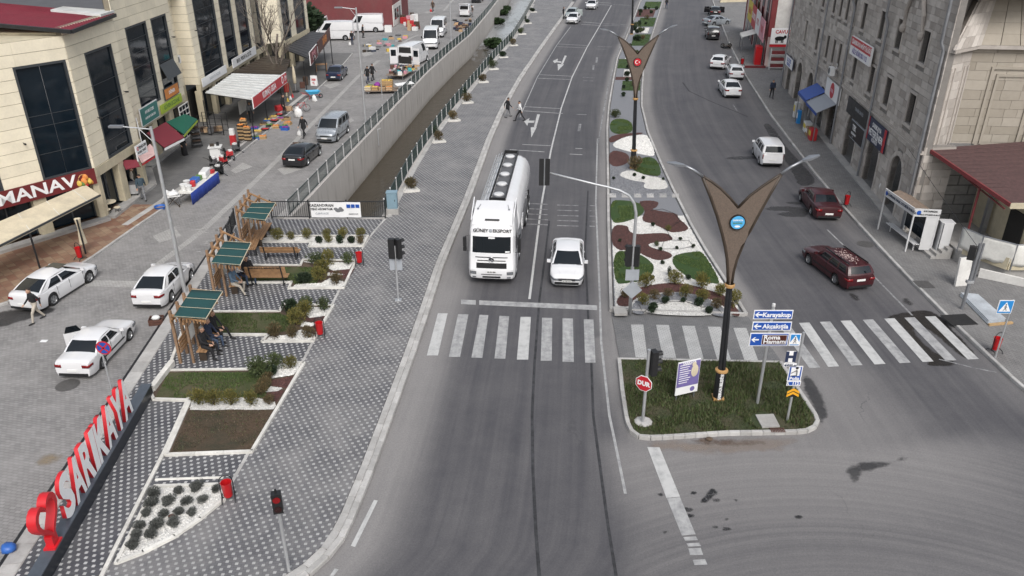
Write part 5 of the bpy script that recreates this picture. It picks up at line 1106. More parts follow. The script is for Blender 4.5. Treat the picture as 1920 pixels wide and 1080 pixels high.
c,w_,h_=plate(t,p,1275,335,1358,418,YP,'sign_blue','sign_white');MB().box((c.x,-.083,c.z),(w_*.92,.006,h_*.92)).build('sign_panel','sign_white',t);text('H',h_*1.15,'sign_navy',t,face_mtx((c.x,-.09,c.z),(1,0,0),(0,0,1)),bold=.03)
c,w_,h_=plate(t,p,1265,422,1362,446,YP,'sign_white');arrow(t,c.x-w_*.3,-.083,c.z,.16,'sign_navy');text('200 m',.13,'sign_navy',t,face_mtx((c.x+w_*.12,-.085,c.z),(1,0,0),(0,0,1)),bold=.003)
c,w_,h_=plate(t,p,1288,442,1408,548,YP,'sign_blue');MB().box((c.x,-.083,c.z+h_*.14),(w_*.66,.006,h_*.58)).build('sign_panel','sign_white',t);text('Polis',.19,'sign_white',t,face_mtx((c.x,-.085,c.z-h_*.33),(1,0,0),(0,0,1)),bold=.005)
m=MB();cx,cz=c.x,c.z+h_*.12;m.ball((cx+.04,-.09,cz+.17),(.055,.006,.055),8,6);m.bar((cx+.04,-.09,cz+.1),(cx+.06,-.09,cz-.12),.10,.008);m.bar((cx+.03,-.09,cz+.07),(cx-.16,-.09,cz-.05),.05,.008);m.bar((cx+.06,-.09,cz-.14),(cx-.14,-.09,cz-.16),.07,.008);m.build('officer_symbol','sign_black',t)
c,w_,h_=plate(t,p,1285,550,1392,584,YP,'sign_blue');text('112',.17,'sign_white',t,face_mtx((c.x+.06,-.085,c.z),(1,0,0),(0,0,1)),bold=.005);MB().path([(c.x-w_*.38,-.085,c.z+.06),(c.x-w_*.42,-.085,c.z),(c.x-w_*.34,-.085,c.z-.07)],.018,6).build('phone_symbol','sign_white',t)
a,b=PXZ(*r57(1280,690),YP)-p,PXZ(*r57(1388,585),YP)-p;c=(a+b)/2;s_=(b.x-a.x)/2
MB().box((c.x,-.06,c.z),(s_*1.4,.02,s_*1.42)).build('sign_panel','sign_black',t)
for k,dz in enumerate((.42,-.22)):
    m=MB()
    for sg in(-1,1):m.slab((c.x,-.075,c.z+s_*(dz+.55)),(c.x+sg*s_,-.075,c.z+s_*(dz-.05)),(c.x+sg*s_,-.075,c.z+s_*(dz-.5)),(c.x,-.075,c.z+s_*(dz+.1)),.012)
    m.build('chevron','sign_yellow',t)
# purple notice board
a,b,c,d=(z57(x,y)for x,y in((478,700),(635,660),(0,0),(0,0)));pA,pB=z57(478,705,.12),z57(637,668,.12);dd=(pB-pA);L=dd.length;t=thing('notice_board','purple and white printed notice board standing in the island grass','notice board',pA.lerp(pB,.5),math.atan2(dd.y,dd.x))
MB().box((0,0,1.02),(L,.04,1.5)).build('board','sign_white',t);MB().box((0,-.024,1.18),(L*.97,.008,1.10)).build('print_panel','sign_purple',t)
for i in range(9):MB().box((-L*.16-(i%3)*.03,-.03,1.62-i*.1),(L*(.5-.06*(i%3)),.004,.03)).build('print_line','sign_white',t)
m=MB();m.ball((L*.27,-.03,1.28),(.16,.006,.28),10,8);m.ball((L*.22,-.032,1.58),(.09,.006,.11),10,8);m.build('print_figure','canvas_cream',t);text('SARIKAYA',.13,'sign_white',t,face_mtx((-.0,-.03,1.68),(1,0,0),(0,0,1)),bold=.003);MB().ball((L*.25,-.025,.45),(.11,.006,.11),10,8).build('emblem','sign_purple',t)
for x in(-L*.4,L*.4):MB().box((x,.04,.4),(.04,.04,.8)).build('leg','metal_grey',t)
# right crossing sign
zR=_a(1700,520,6.0);p=G(*zR(995,905),.13);YR=p.y;t=thing('crossing_sign','blue pedestrian crossing sign at the right end of the crossing','sign',p);q=PXZ(*zR(1115,325),YR)-p;pole(t,q.z+.3,.035);w2=.56;rzs=-.25
MB().box((q.x-.05,-.05,q.z),(w2+.06,.02,w2+.06)).build('sign_border','sign_white',t);MB().box((q.x-.05,-.062,q.z),(w2,.02,w2)).build('sign_face','sign_lightblue',t);walker(t,q.x-.05,-.076,q.z,w2*.9)
# no stopping sign
z06=_a(0,480,4.0);p=G(*z06(840,1005));YN=p.y;t=thing('no_stopping_sign','round red and blue no stopping sign on a pole behind the old saloon','sign',p);q=PXZ(*z06(780,685),YN)-p;pole(t,q.z,.035)
for r_,mt,y_ in((.30,'sign_red',-.05),(.245,'sign_blue',-.056)):ngon_plate(t,(q.x,0,q.z),r_,20,mt,'sign_face',0,.02,y_)
for s_ in(-1,1):MB().bar((q.x-.17*s_,-.062,q.z+.17),(q.x+.17*s_,-.062,q.z-.17),.06,.01,up=(0,1,0)).build('cross_bar','sign_red',t)
# signal pole on the right corner
p=G(*zR(620,355),.13);t=thing('traffic_light','grey signal pole with dark heads on the right pavement corner','traffic light',p,0);pole(t,3.4,.08,'metal_grey');MB().tube((.16,0,1.4),(.16,0,3.4),.05,n=8).build('conduit','metal_grey',t);signal_head(t,(-.25,.05,2.9),2.6,2,None,.3);MB().box((0,0,1.45),(.3,.2,.12)).build('clamp','metal_light',t)
# ================================================================ clad building on the left
FZ0,CH_=3.3,.63
class Facet:
    def __init__(s,a,b):s.a=Vector(a);s.b=Vector(b);s.L=(s.b-s.a).length;s.d=(s.b-s.a)/s.L;s.n=Vector((s.d.y,-s.d.x))   # outward normal: right of a->b
    def p(s,u,z,out=0.0):q=s.a+s.d*u+s.n*out;return Vector((q.x,q.y,z))
def fbox(m,f,u0,u1,z0,z1,o0,o1,mi=0):
    vs=[f.p(u,z,o)for z in(z0,z1)for u,o in((u0,o0),(u1,o0),(u1,o1),(u0,o1))]
    m.add(vs,[(0,1,2,3),(7,6,5,4),(0,4,5,1),(1,5,6,2),(2,6,7,3),(3,7,4,0)],mi);return m
def free(u0,u1,blocks):
    iv=[(u0,u1)]
    for a,b in blocks:
        nv=[]
        for x,y in iv:
            if b<=x or a>=y:nv.append((x,y));continue
            if a>x:nv.append((x,a))
            if b<y:nv.append((b,y))
        iv=nv
    return[(x,y)for x,y in iv if y-x>.06]
def clad(par,f,wins,ztop,zbot=FZ0,maxl=3.2):
    m=MB();zs=sorted({zbot,ztop}|{w[2]for w in wins}|{w[3]for w in wins})
    for z0,z1 in zip(zs,zs[1:]):
        for x,y in free(0,f.L,[(w[0],w[1])for w in wins if w[2]<z1-.01 and w[3]>z0+.01]):fbox(m,f,x,y,z0,z1,-.3,-.0)
    m.build('wall','clad_back',par,world=True);k=0
    z=zbot
    while z<ztop-.05:
        z1=min(z+CH_,ztop)
        for x,y in free(0,f.L,[(w[0],w[1])for w in wins if w[2]<z1-.05 and w[3]>z+.05]):
            n=max(1,math.ceil((y-x)/maxl))
            for i in range(n):
                a,b=x+(y-x)*i/n,x+(y-x)*(i+1)/n;fbox(MB(),f,a+.004,b-.004,z+.012,z1-.012,.002,.035+random.uniform(0,.006)).build('cladding_panel','clad',par,world=True)
        z=z1
def window(par,f,u0,u1,z0,z1,rows,cols=1,openp=None):
    fr=.12;m=MB()
    for a,b,c,d in((u0,u0+fr,z0,z1),(u1-fr,u1,z0,z1),(u0+fr,u1-fr,z0,z0+fr),(u0+fr,u1-fr,z1-fr,z1)):fbox(m,f,a,b,c,d,-.2,.055)
    w_=m.build('window','window_frame',par,world=True);zs=[lerp(z0+fr,z1-fr,r)for r in rows]
    def ch(mb,nm,mt):o=mb.build(nm,mt,par,world=True);o.parent=w_;return o
    for i in range(len(zs)-1):
        for c in range(cols):
            a,b=lerp(u0+fr,u1-fr,c/cols),lerp(u0+fr,u1-fr,(c+1)/cols)
            if openp==i:ch(MB().slab(f.p(a,zs[i],.5),f.p(b,zs[i],.5),f.p(b,zs[i+1]-.05,.02),f.p(a,zs[i+1]-.05,.02),.05),'open_sash','window_frame');
            ch(fbox(MB(),f,a+.012,b-.012,zs[i]+.012,zs[i+1]-.012,-.10,-.075+random.uniform(0,.004)),'pane','glass' if openp != i else 'dark_inside')
        if i:ch(fbox(MB(),f,u0+fr,u1-fr,zs[i]-.012,zs[i]+.012,-.08,-.05),'mullion','window_frame')
lb=thing('clad_building','cream panelled building with dark tall windows and red roof on the left','building',(-28,50,0))
F0=Facet((-33.0,34.2),(-24.72,45.1));F1=Facet((-24.72,45.1),(-24.6,51.0));F2=Facet((-24.6,51.0),(-26.4,54.6));F3=Facet((-26.4,54.6),(-26.5,64.3))
ua=(Vector((-26.38,42.8))-F0.a).dot(F0.d);ub=(Vector((-24.80,45.0))-F0.a).dot(F0.d)
W0=[(ua-.1,ub-.02,FZ0,9.6),(ua-5.2,ua-2.2,FZ0,9.6)];clad(lb,F0,W0,10.86);window(lb,F0,*W0[0],(0,.22,.47,.57,1),2);window(lb,F0,*W0[1],(0,.22,.47,.57,1),2)
W1=[(1.75,5.0,FZ0,9.6)];clad(lb,F1,W1,11.3);window(lb,F1,*W1[0],(0,.14,.38,.5,.7,1),1)
clad(lb,F2,[],13.0)
W3=[(1.55,5.05,FZ0+CH_,9.6),(5.9,8.8,FZ0+CH_,9.6)];clad(lb,F3,W3,13.0);window(lb,F3,*W3[0],(0,.15,.33,.5,.68,.85,1));window(lb,F3,*W3[1],(0,.2,.42,.58,.8,1),1,1)
# lintel band over the shops, ground floor wall with pillars, shop fronts and steps
for f in(F0,F1,F2,F3):
    fbox(MB(),f,0,f.L,2.75,FZ0-.01,-.3,.09).build('lintel_band','plaster_cream',lb,world=True);fbox(MB(),f,0,f.L,.0,.28,-.1,.55).build('step','concrete',lb,world=True)
    n=max(1,round(f.L/3.2));pw=.7
    fbox(MB(),f,0,f.L,0,2.75,-1.2,-1.0).build('shop_interior','dark_inside',lb,world=True)
    for i in range(n+1):
        u=f.L*i/n;fbox(MB(),f,max(0,u-pw/2),min(f.L,u+pw/2),.28,2.74,-.6,.05).build('pillar','plaster_cream',lb,world=True)
    for i in range(n):
        u0,u1=f.L*i/n+pw/2,f.L*(i+1)/n-pw/2;g=fbox(MB(),f,u0,u1,.3,2.6,-.45,-.42).build('shop_window','glass',lb,world=True)
        for u in(u0+.04,(u0+u1)/2,u1-.04):fbox(MB(),f,u-.035,u+.035,.3,2.7,-.41,-.36).build('shop_frame','window_frame',lb,world=True)
# ledge and roof
MB().prism([F0.a.xy,F0.b.xy,(-24.6,51),(-30,51),(-40,45)],10.62,10.87).build('ledge','plaster_cream',lb,world=True)
A_,B_,C_=V(-37,45.2,11.32),V(-23.95,44.75,11.15),V(-24.45,51.2,11.15);D_=V(-37,51.5,12.2);A_.z=12.2
rf=MB().slab(A_,B_,C_,D_,.10).build('roof','roof_red',lb,world=True)
def chd(mb,nm,mt,par,top=lb):o=mb.build(nm,mt,top,world=True);o.parent=par;return o
for i in range(22):a=B_.lerp(C_,(i+.5)/22);b=A_.lerp(D_,(i+.5)/22);chd(MB().bar(a+V(0,0,.07),b+V(0,0,.07),.05,.05),'roof_seam','roof_red',rf)
for a,b in((A_,B_),(B_,C_)):chd(MB().bar(a+V(0,0,-.03),b+V(0,0,-.03),.16,.2),'gutter','black_metal',rf)
chd(MB().slab(V(-27.6,49.8,11.55),V(-24.5,49.5,11.32),V(-24.5,51.3,11.32),V(-27.6,51.3,11.55),.14),'flashing','roof_white',rf)
MB().prism([(-24.75,45.2),(-24.65,51),(-40,51),(-40,45.4)],10.88,11.0).build('attic','plaster_cream',lb,world=True);MB().prism([(-24.65,51.02),(-26.5,54.6),(-26.6,64.2),(-40,64.2),(-40,51.02)],12.7,12.95).build('roof_deck','concrete',lb,world=True)
# ---- second block with strip windows
sb=thing('strip_building','cream building with tall dark strip windows beyond the corner block','building',(-28,80,0))
G0=Facet((-27.6,64.3),(-27.6,67.5));G1=Facet((-26.4,67.5),(-26.3,87.5));G2=Facet((-24.9,88.4),(-24.3,98.6));HS=10.86
clad(sb,G0,[],HS);fbox(MB(),G0,-.2,G0.L,0,FZ0,-.3,.02).build('wall','plaster_cream',sb,world=True)
W=[(1.4,6.3,FZ0,10.23),(7.5,10.6,FZ0,10.23),(11.9,15.0,FZ0,10.23),(16.3,18.9,FZ0,10.23)];clad(sb,G1,W,HS)
for w_ in W:window(sb,G1,*w_,(0,.16,.33,.5,.66,.83,1),1)
W=[(1.0,3.5,FZ0,10.23),(5.4,9.1,FZ0,10.23)];clad(sb,G2,W,HS)
for w_ in W:window(sb,G2,*w_,(0,.2,.4,.6,.8,1),1)
for(a,b)in(((-26.4,67.5),(-27.6,67.5)),((-24.9,88.4),(-26.3,87.5))):
    f=Facet(b,a)if a[1]==b[1]else Facet(b,a);clad(sb,f,[],HS)
for f in(G1,G2):
    fbox(MB(),f,0,f.L,2.75,FZ0-.01,-.3,.09).build('lintel_band','plaster_cream',sb,world=True);fbox(MB(),f,0,f.L,0,2.75,-1.2,-1.0).build('shop_interior','dark_inside',sb,world=True);n=round(f.L/3.4)
    for i in range(n+1):u=f.L*i/n;fbox(MB(),f,max(0,u-.3),min(f.L,u+.3),0,2.74,-.5,.05).build('pillar','plaster_cream',sb,world=True)
    for i in range(n):fbox(MB(),f,f.L*i/n+.3,f.L*(i+1)/n-.3,.2,2.6,-.4,-.36).build('shop_window','glass',sb,world=True)
MB().prism([(-26.5,67.6),(-26.4,87.4),(-25,88.5),(-24.4,98.5),(-40,98.5),(-40,64.4),(-27.7,64.4)],HS-.25,HS).build('roof_deck','concrete',sb,world=True);MB().slab(V(-24.32,98.62,0),V(-40,98.62,0),V(-40,98.62,HS),V(-24.32,98.62,HS),.2).build('end_wall','plaster_cream',sb,world=True)
# stair glazing beside the green awning
t=thing('glazed_screen','pale framed screen of small dark panes beside the green awning','screen',(-25.9,62.5,.11));
for r_ in range(6):
    for c_ in range(3):MB().box((-.0,-.9+c_*.62,.5+r_*.42),(.05,.5,.3)).build('pane','glass',t)
for r_ in range(7):MB().box((0.02,-.28,.29+r_*.42),(.07,1.95,.07)).build('rail','plaster_white',t)
for c_ in range(4):MB().box((0.0,-1.21+c_*.62,1.55),(.07,.06,2.55)).build('upright','plaster_white',t)
# ---- wall-mounted things on the left block
def flat_sign(label,f,u0,u1,z0,z1,mat,words,out=.12,nm='shop_sign',border=None,th=.06):
    c=f.p((u0+u1)/2,z0,out);t=thing(nm,label,'sign',c);fbox(MB(),f,u0,u1,z0,z1,out,out+th).build('panel',mat,t,world=True)
    if border:fbox(MB(),f,u0-.06,u1+.06,z0-.06,z1+.06,out-.03,out+th-.015).build('border',border,t,world=True)
    for s,size,wm,fu,fz,kw in words:text(s,size,wm,t,face_mtx(f.p(lerp(u0,u1,fu),lerp(z0,z1,fz),out+th+.006)-t.location,(*f.d,0),(0,0,1)),**kw)
    return t
sg=flat_sign('red shop sign reading MANAV over the cream awning',F0,ua-6.5,ub+.02,2.42,3.36,'sign_maroon',[('MANAV',.95,'sign_white',.64,.5,dict(bold=.02,sx=1.3))],.12)
fu=ub-.75
for i,(du,dz,r_,mt)in enumerate(((0,.25,.22,'goods_orange'),(.3,.2,.2,'goods_yellow'),(-.28,.2,.18,'goods_yellow'),(.12,.48,.2,'goods_orange'),(-.1,.12,.15,'goods_green'),(.42,.1,.14,'goods_orange'),(.1,.02,.14,'plastic_red'))):
    c=F0.p(fu+du,2.5+dz,.195);MB().ball(c,(r_,r_*.5,r_),9,6).build('fruit_print',mt,sg,world=True)
ring=[F0.p(fu+.3*math.cos(a),2.75+.42*math.sin(a),.2)for a in[math.pi*i/8 for i in range(9)]];MB().path(ring,.03,6).build('basket_print','gold',sg,world=True)
flat_sign('white sign with red logo on the rounded corner by the pink awning',F1,4.2,5.75,2.35,3.35,'sign_white',[('FENDOM',.26,'plastic_black',.6,.78,dict(bold=.006)),('C',.3,'sign_red',.17,.76,dict(bold=.02)),('MOBİL TAKSİ',.19,'plastic_black',.5,.5,dict(bold=.004)),('0354 772 24 24',.15,'sign_grey',.5,.28,{}),('7 / 24 HİZMET',.13,'sign_red',.5,.1,{})],.5)
flat_sign('blank white board above the pink awning',F2,.6,2.0,3.0,4.3,'sign_white',[],.14)
flat_sign('teal office sign with white side panels above the maroon awning',F3,.9,3.9,3.0,4.15,'sign_green',[('AVUKATLIK',.3,'sign_white',.5,.68,dict(bold=.004)),('HUKUK BÜROSU',.24,'sign_white',.5,.32,{})],.14,border='sign_white')
flat_sign('narrow yellow green shop sign above the green awning',F3,4.4,8.6,2.95,3.6,'sign_lime',[('GÜVEN ECZANE',.42,'goods_green',.5,.5,dict(bold=.008))],.14)
flat_sign('orange food poster board above the yellow green sign',F3,5.6,8.3,3.75,4.5,'goods_orange',[('DÖNER',.35,'sign_white',.5,.5,dict(bold=.01))],.14,border='window_frame')
flat_sign('long pale sign over the white tin canopy',G1,.2,6.4,3.05,3.75,'sign_white',[('SARIKAYA PAZARI',.34,'sign_grey',.5,.5,{})],.16)
flat_sign('long white sign with black lettering beside the bare tree',G1,8.2,15.6,3.05,3.85,'sign_white',[('BEOL PERDE & ÇEYİZ',.48,'plastic_black',.47,.5,dict(bold=.008))],.16)
def ac_unit(p,rz,label):
    t=thing('air_conditioner',label,'air conditioner',p,rz);MB().box((0,0,.32),(.85,.32,.6)).build('casing','plastic_white',t);MB().lathe([(0,-.01),(.22,-.01),(.24,.0),(.24,.02),(0,.02)],(-.12,-.175,.33),18,axis='Y').build('fan_grille','plastic_grey',t)
    for s in(-.3,.3):MB().bar((s,-.15,-.01),(s,.35,-.01),.04).build('bracket','metal_grey',t)
    MB().path([(.42,.05,.5),(.6,.12,.6),(.55,.2,.85),(.2,.25,.95)],.025,6).build('hose','plastic_white',t);return t
ac_unit((-27.36,66.2,5.3),math.pi/2,'white air conditioner in the recess between the cream blocks')
for f,u,z,lab in((F0,ua-.6,5.6,'left of the first tall window'),(F1,1.55,5.9,'between the first two tall windows'),(F1,5.3,6.6,'right of the second tall window'),(F3,9.2,7.8,'beside the opened window'),(G1,.8,7.6,'at the first strip window')):
    o=MB().box((0,0,0),(.2,.08,.08)).tube((-.1,0,0),(-.2,0,.05),.018,n=6).build('security_camera','plastic_black');o.location=f.p(u,z,.24);o.rotation_euler=(0,0,math.atan2(f.n.y,f.n.x));tag(o,'small security camera %s'%lab,'camera','security cameras on the cream wall')
# ---- awnings and canopies
def awning(label,px,mat,thick=.05,val=None,nm='awning',posts=(),pmat='black_metal',sub=1,wave=0):
    "px: four (pixel x, pixel y, height) corners, wall-left, wall-right, front-right, front-left"
    q=[G(a,b,z)for a,b,z in px];c=sum(q,Vector())/4;t=thing(nm,label,'awning',(c.x,c.y,0));m=MB()
    m.slab(*q,thick).build('cover',mat,t,world=True)
    if wave:
        for i in range(wave):a,b=q[0].lerp(q[1],(i+.5)/wave),q[3].lerp(q[2],(i+.5)/wave);MB().bar(a+V(0,0,thick/2+.02),b+V(0,0,thick/2+.02),.10,.05).build('roof_rib',mat,t,world=True)
    if val:MB().slab(q[3]+V(0,0,-thick),q[2]+V(0,0,-thick),q[2]-V(0,0,val[1]),q[3]-V(0,0,val[1]),.03).build('valance',val[0],t,world=True)
    for x,y,z in posts:p=G(x,y,.1);MB().tube(p,(p.x,p.y,z),.05,n=8).build('post',pmat,t,world=True)
    for a,b in((q[0],q[3]),(q[1],q[2])):MB().bar(a+V(0,0,-.06),b+V(0,0,-.06),.04,.04).build('frame',pmat,t,world=True)
    return t,q
t,q=awning('big cream fabric awning under the MANAV sign',[(-190,497,2.5),(160,347,2.5),(188,366,2.15),(-190,557,2.1)],'canvas_cream',.05,('canvas_cream',.10),posts=[(75,503,2.1),(161,476,2.12)])
MB().bar(q[3],q[2],.09,.09).build('front_rail','window_frame',t,world=True)
for i in range(6):a,b=q[0].lerp(q[1],(i+.5)/6),q[3].lerp(q[2],(i+.5)/6);MB().bar(a+V(0,0,.035),b+V(0,0,.035),.03,.02).build('seam','canvas_white',t,world=True)
p=G(150,445,.1);o=MB().lathe([(.05,0),(.2,.05),(.16,.5),(.10,1.0),(.17,1.5),(.05,1.55)],(0,0,.45),10).build('tied_cloth','canvas_cream',smooth=60);o.location=(-23.62,40.15,.112);tag(o,'gathered cream cloth tied to the awning post','cloth')
awning('maroon fabric awning with lettered white edge',[(275,250,2.75),(311,229,2.75),(345,258,2.2),(308,277,2.2)],'awning_maroon',.05,('sign_white',.2));awning('dark green fabric awning beside the maroon one',[(312,229,2.75),(347,214,2.75),(370,224,2.25),(345,252,2.25)],'awning_green',.05,('sign_lime',.18),posts=[(371,272,2.2)])
awning('pale pink awning with a red edge',[(258,291,2.75),(281,270,2.75),(296,287,2.25),(266,306,2.25)],'awning_pink',.05,('sign_red',.16));awning('small dark red hood below the white corner sign',[(228,301,2.65),(256,300,2.65),(263,312,2.3),(236,318,2.3)],'awning_maroon',.05)
t,q=awning('large white tin canopy with a red sign along its front',[(385,174,3.0),(436,138,3.0),(532,141,2.75),(472,187,2.75)],'roof_white',.06,None,posts=[(478,262,2.7),(502,227,2.7),(530,196,2.7),(392,252,2.9)],wave=10)
fc=Facet(q[3].xy+Vector((.1,-.1)),q[2].xy+Vector((.1,.1)));flat_sign('red shop sign with white lettering on the tin canopy',fc,-.1,fc.L+.1,2.1,2.95,'sign_red',[('KUMAŞ GIDA',.72,'sign_white',.45,.5,dict(bold=.012,sx=.9)),('O',.95,'sign_white',.86,.5,dict(bold=.03,sx=.8)),('İM',.6,'sign_white',.96,.5,{})],.02,border='sign_white')
t,q=awning('dark corrugated canopy on thin posts at the far shops',[(533,92,3.1),(582,60,3.1),(615,62,2.9),(577,109,2.9)],'roof_dark',.06,None,posts=[(575,168,2.85),(594,153,2.85),(612,138,2.85),(624,120,2.85)],wave=12)
fc=Facet(q[3].xy+Vector((.1,0)),q[2].xy+Vector((.1,0)));flat_sign('framed cafe sign hung on the dark canopy',fc,.3,5.2,2.15,3.35,'sign_maroon',[('KAHVE',.8,'sign_pink',.5,.6,{}),('SALONU',.4,'sign_white',.5,.25,{})],.05,border='sign_white');flat_sign('dark sign with orange lettering at the far end of the dark canopy',fc,6.2,fc.L+.4,2.2,3.5,'sign_brown',[('DÖNER',1.0,'goods_orange',.5,.5,dict(bold=.02))],.05)
awning('low brown tile roof behind the bare tree',[(436,136,3.0),(500,104,3.0),(545,112,2.7),(534,139,2.7)],'dark_brown',.06,None,wave=8)

# ================================================================ stone arcade building on the right
KX=.1185;CO=Vector((23.09,43.05));SF=Facet((CO.x+KX*(81.9-CO.y),81.9),CO);SL=SF.L;kL=math.sqrt(1+KX*KX)
def uy(Y):return(81.9-Y)*kL
st=thing('stone_building','long grey stone building with arches and small windows on the right','building',(27,62,.1))
ZT=13.4;WN=[]
for a,b in((45.85,46.97),(50.35,51.45),(54.0,55.0),(58.25,59.2)):WN+=[(uy(b),uy(a),5.5,7.25),(uy(b),uy(a),9.05,10.8)]
for a,b in((60.9,61.7),(62.7,63.5),(64.6,65.4),(66.6,67.5),(70.2,71.1),(74.9,75.7)):WN+=[(uy(b),uy(a),5.5,7.3),(uy(b),uy(a),9.05,10.8)]
AR=[(uy(46.5),1.05,2.45),(uy(51.2),1.25,2.3),(uy(56.6),1.35,2.1),(uy(62.1),1.2,2.2),(uy(66.0),1.2,2.2),(uy(70.6),1.05,2.55),(uy(75.2),1.05,2.55),(uy(79.4),.9,2.5)]   # centre, half width, spring height
def arch_pts(c,r,s,n=10):return[(c-r,0.0)]+[(c-r*math.cos(math.pi*i/n),s+r*.98*math.sin(math.pi*i/n))for i in range(n+1)]+[(c+r,0.0)]
outl=[(0.0,0.0)]
for c,r,s in sorted(AR):outl+=arch_pts(c,r,s)
outl+=[(SL,0.0),(SL,ZT),(0.0,ZT)]
loops=[[Vector((a,b,0))for a,b in outl]]+[[Vector((u,z,0))for u,z in((a,c),(a,d),(b,d),(b,c))]for a,b,c,d in WN]
flat=[p for l in loops for p in l];m=MB();TK=.35
m.add([SF.p(p.x,p.y+.1,-.02)for p in flat],[tuple(t_)for t_ in tessellate_polygon(loops)])
for l in loops:
    n=len(l)
    for i in range(n):a,b=l[i],l[(i+1)%n];m.quad(SF.p(a.x,a.y+.1,-.02),SF.p(b.x,b.y+.1,-.02),SF.p(b.x,b.y+.1,-TK),SF.p(a.x,a.y+.1,-TK))
m.build('wall','mortar',st,world=True)
def rnd_attr(me,vals):
    at=me.attributes.new('rnd','FLOAT','FACE');at.data.foreach_set('value',vals)
def blocks_on(par,f,L,z0,z1,wins,arches,ch,bl,mat,nm,keep,sortkey,seed=3,dep=.05):
    rnd=random.Random(seed);out=[];z=z0;row=0
    while z<z1-.05:
        zb=min(z+ch*rnd.uniform(.9,1.1),z1);bk=[(a-.14,b+.14)for a,b,c,d in wins if c-.16<zb and d+.16>z]
        for c,r,s in arches:
            zz=(z+zb)/2-.1;rr=r+.28
            if z-.1<s:bk.append((c-rr,c+rr))
            elif zz<s+rr:h=math.sqrt(max(0,rr*rr-(zz-s)**2))+.06;bk.append((c-h,c+h))
        for x,y in free(0,L,bk):
            u=x-(rnd.uniform(0,bl*.6)if x==0 else 0)
            while u<y:
                w_=bl*rnd.uniform(.6,1.45);a,b=max(u,x),min(u+w_,y)
                if y-b<bl*.35:b=y
                if b-a>.06:out.append((a,b,z,zb,rnd.uniform(.0,1),rnd.uniform(.3,1)))
                u=b if b>=u+.01 else u+w_
        z=zb;row+=1
    out.sort(key=sortkey)
    big=MB();vals=[]
    for i,(a,b,c,d,r_,e)in enumerate(out):
        g=.008;mm=fbox(MB(),f,a+g,b-g,c+g,d-g,-.02,dep*e)
        if i<keep:o=mm.build(nm,mat,par,world=True);rnd_attr(o.data,[r_]*6)
        else:big.add(mm.v,mm.f);vals+=[r_]*6
    if big.v:o=big.build('stonework',mat,par,world=True);o['kind']='stuff';rnd_attr(o.data,vals)
blocks_on(st,SF,SL,.12,ZT,WN,AR,.40,.72,'stone','stone_block',290,lambda b:(81.9-b[0]/kL)-b[2]*.2 if True else 0)
for a,b,c,d in WN:                                     # dressed surrounds, sill and recessed shutter window
    m=MB()
    for u0,u1,z0,z1 in((a-.13,a,c,d),(b,b+.13,c,d),(a-.13,b+.13,d,d+.15)):fbox(m,SF,u0,u1,z0+.1,z1+.1,-.3,.065)
    o=m.build('window','stone',st,world=True);rnd_attr(o.data,[random.uniform(.4,.9)]*len(o.data.polygons))
    def cw2(mb,nm,mt):
        q=mb.build(nm,mt,st,world=True);q.parent=o;return q
    s_=cw2(fbox(MB(),SF,a-.2,b+.2,c-.05,c+.09,-.3,.12),'sill','stone');rnd_attr(s_.data,[.7]*6)
    cw2(fbox(MB(),SF,a,b,c+.1,d+.1,-.30,-.27),'pane','shutter')
    for k in range(1,4):u=lerp(a,b,k/4);cw2(fbox(MB(),SF,u-.012,u+.012,c+.1,d+.1,-.2,-.18),'bar','black_metal')
for c,r,s in AR:                                        # voussoirs, keystone, jamb piers and a slatted shutter inside
    n=11
    for i in range(n):
        a0,a1=math.pi*i/n+.012,math.pi*(i+1)/n-.012;m=MB();r2=r+.27
        pr=[(c-q*math.cos(t_),s+.1+q*math.sin(t_))for q,t_ in((r,a0),(r,a1),(r2,a1),(r2,a0))]
        m.add([SF.p(x,z,o_)for o_ in(-.3,.075)for x,z in pr],[(0,1,2,3),(7,6,5,4),(0,4,5,1),(1,5,6,2),(2,6,7,3),(3,7,4,0)]);o=m.build('arch_stone','stone',st,world=True);rnd_attr(o.data,[random.uniform(.3,1)]*6)
    for sd in(-1,1):
        for k in range(5):o=fbox(MB(),SF,*(sorted((c+sd*r,c+sd*(r+.26)))),.12+k*s/5,.11+(k+1)*s/5,-.3,.07).build('pier_stone','stone',st,world=True);rnd_attr(o.data,[random.uniform(.2,.9)]*6)
    fbox(MB(),SF,c-r-.1,c+r+.1,.1,s+r+.15,-1.0,-.95).build('door_backing','dark_inside',st,world=True)
    for k in range(9):fbox(MB(),SF,c-r,c+r,.15+k*.38,.15+k*.38+.3,-.92,-.82).build('shutter_slat','shutter',st,world=True)
fbox(MB(),SF,0,SL,4.72,4.80,-.02,.20).build('cornice','stone',st,world=True);fbox(MB(),SF,0,SL,4.80,4.92,-.02,.14).build('cornice','stone',st,world=True)
for o in st.children:
    if o.name.startswith('cornice'):rnd_attr(o.data,[.35]*6)
MB().prism([SF.p(0,0,-.36).xy,SF.p(SL,0,-.36).xy,(40,44),(44,82)],ZT-.3,ZT-.05).build('roof_deck','concrete',st,world=True)
MB().slab(SF.p(0,.1,-.1),SF.p(0,.1,-14),SF.p(0,ZT,-14),SF.p(0,ZT,-.1),.2).build('end_wall','mortar',st,world=True)
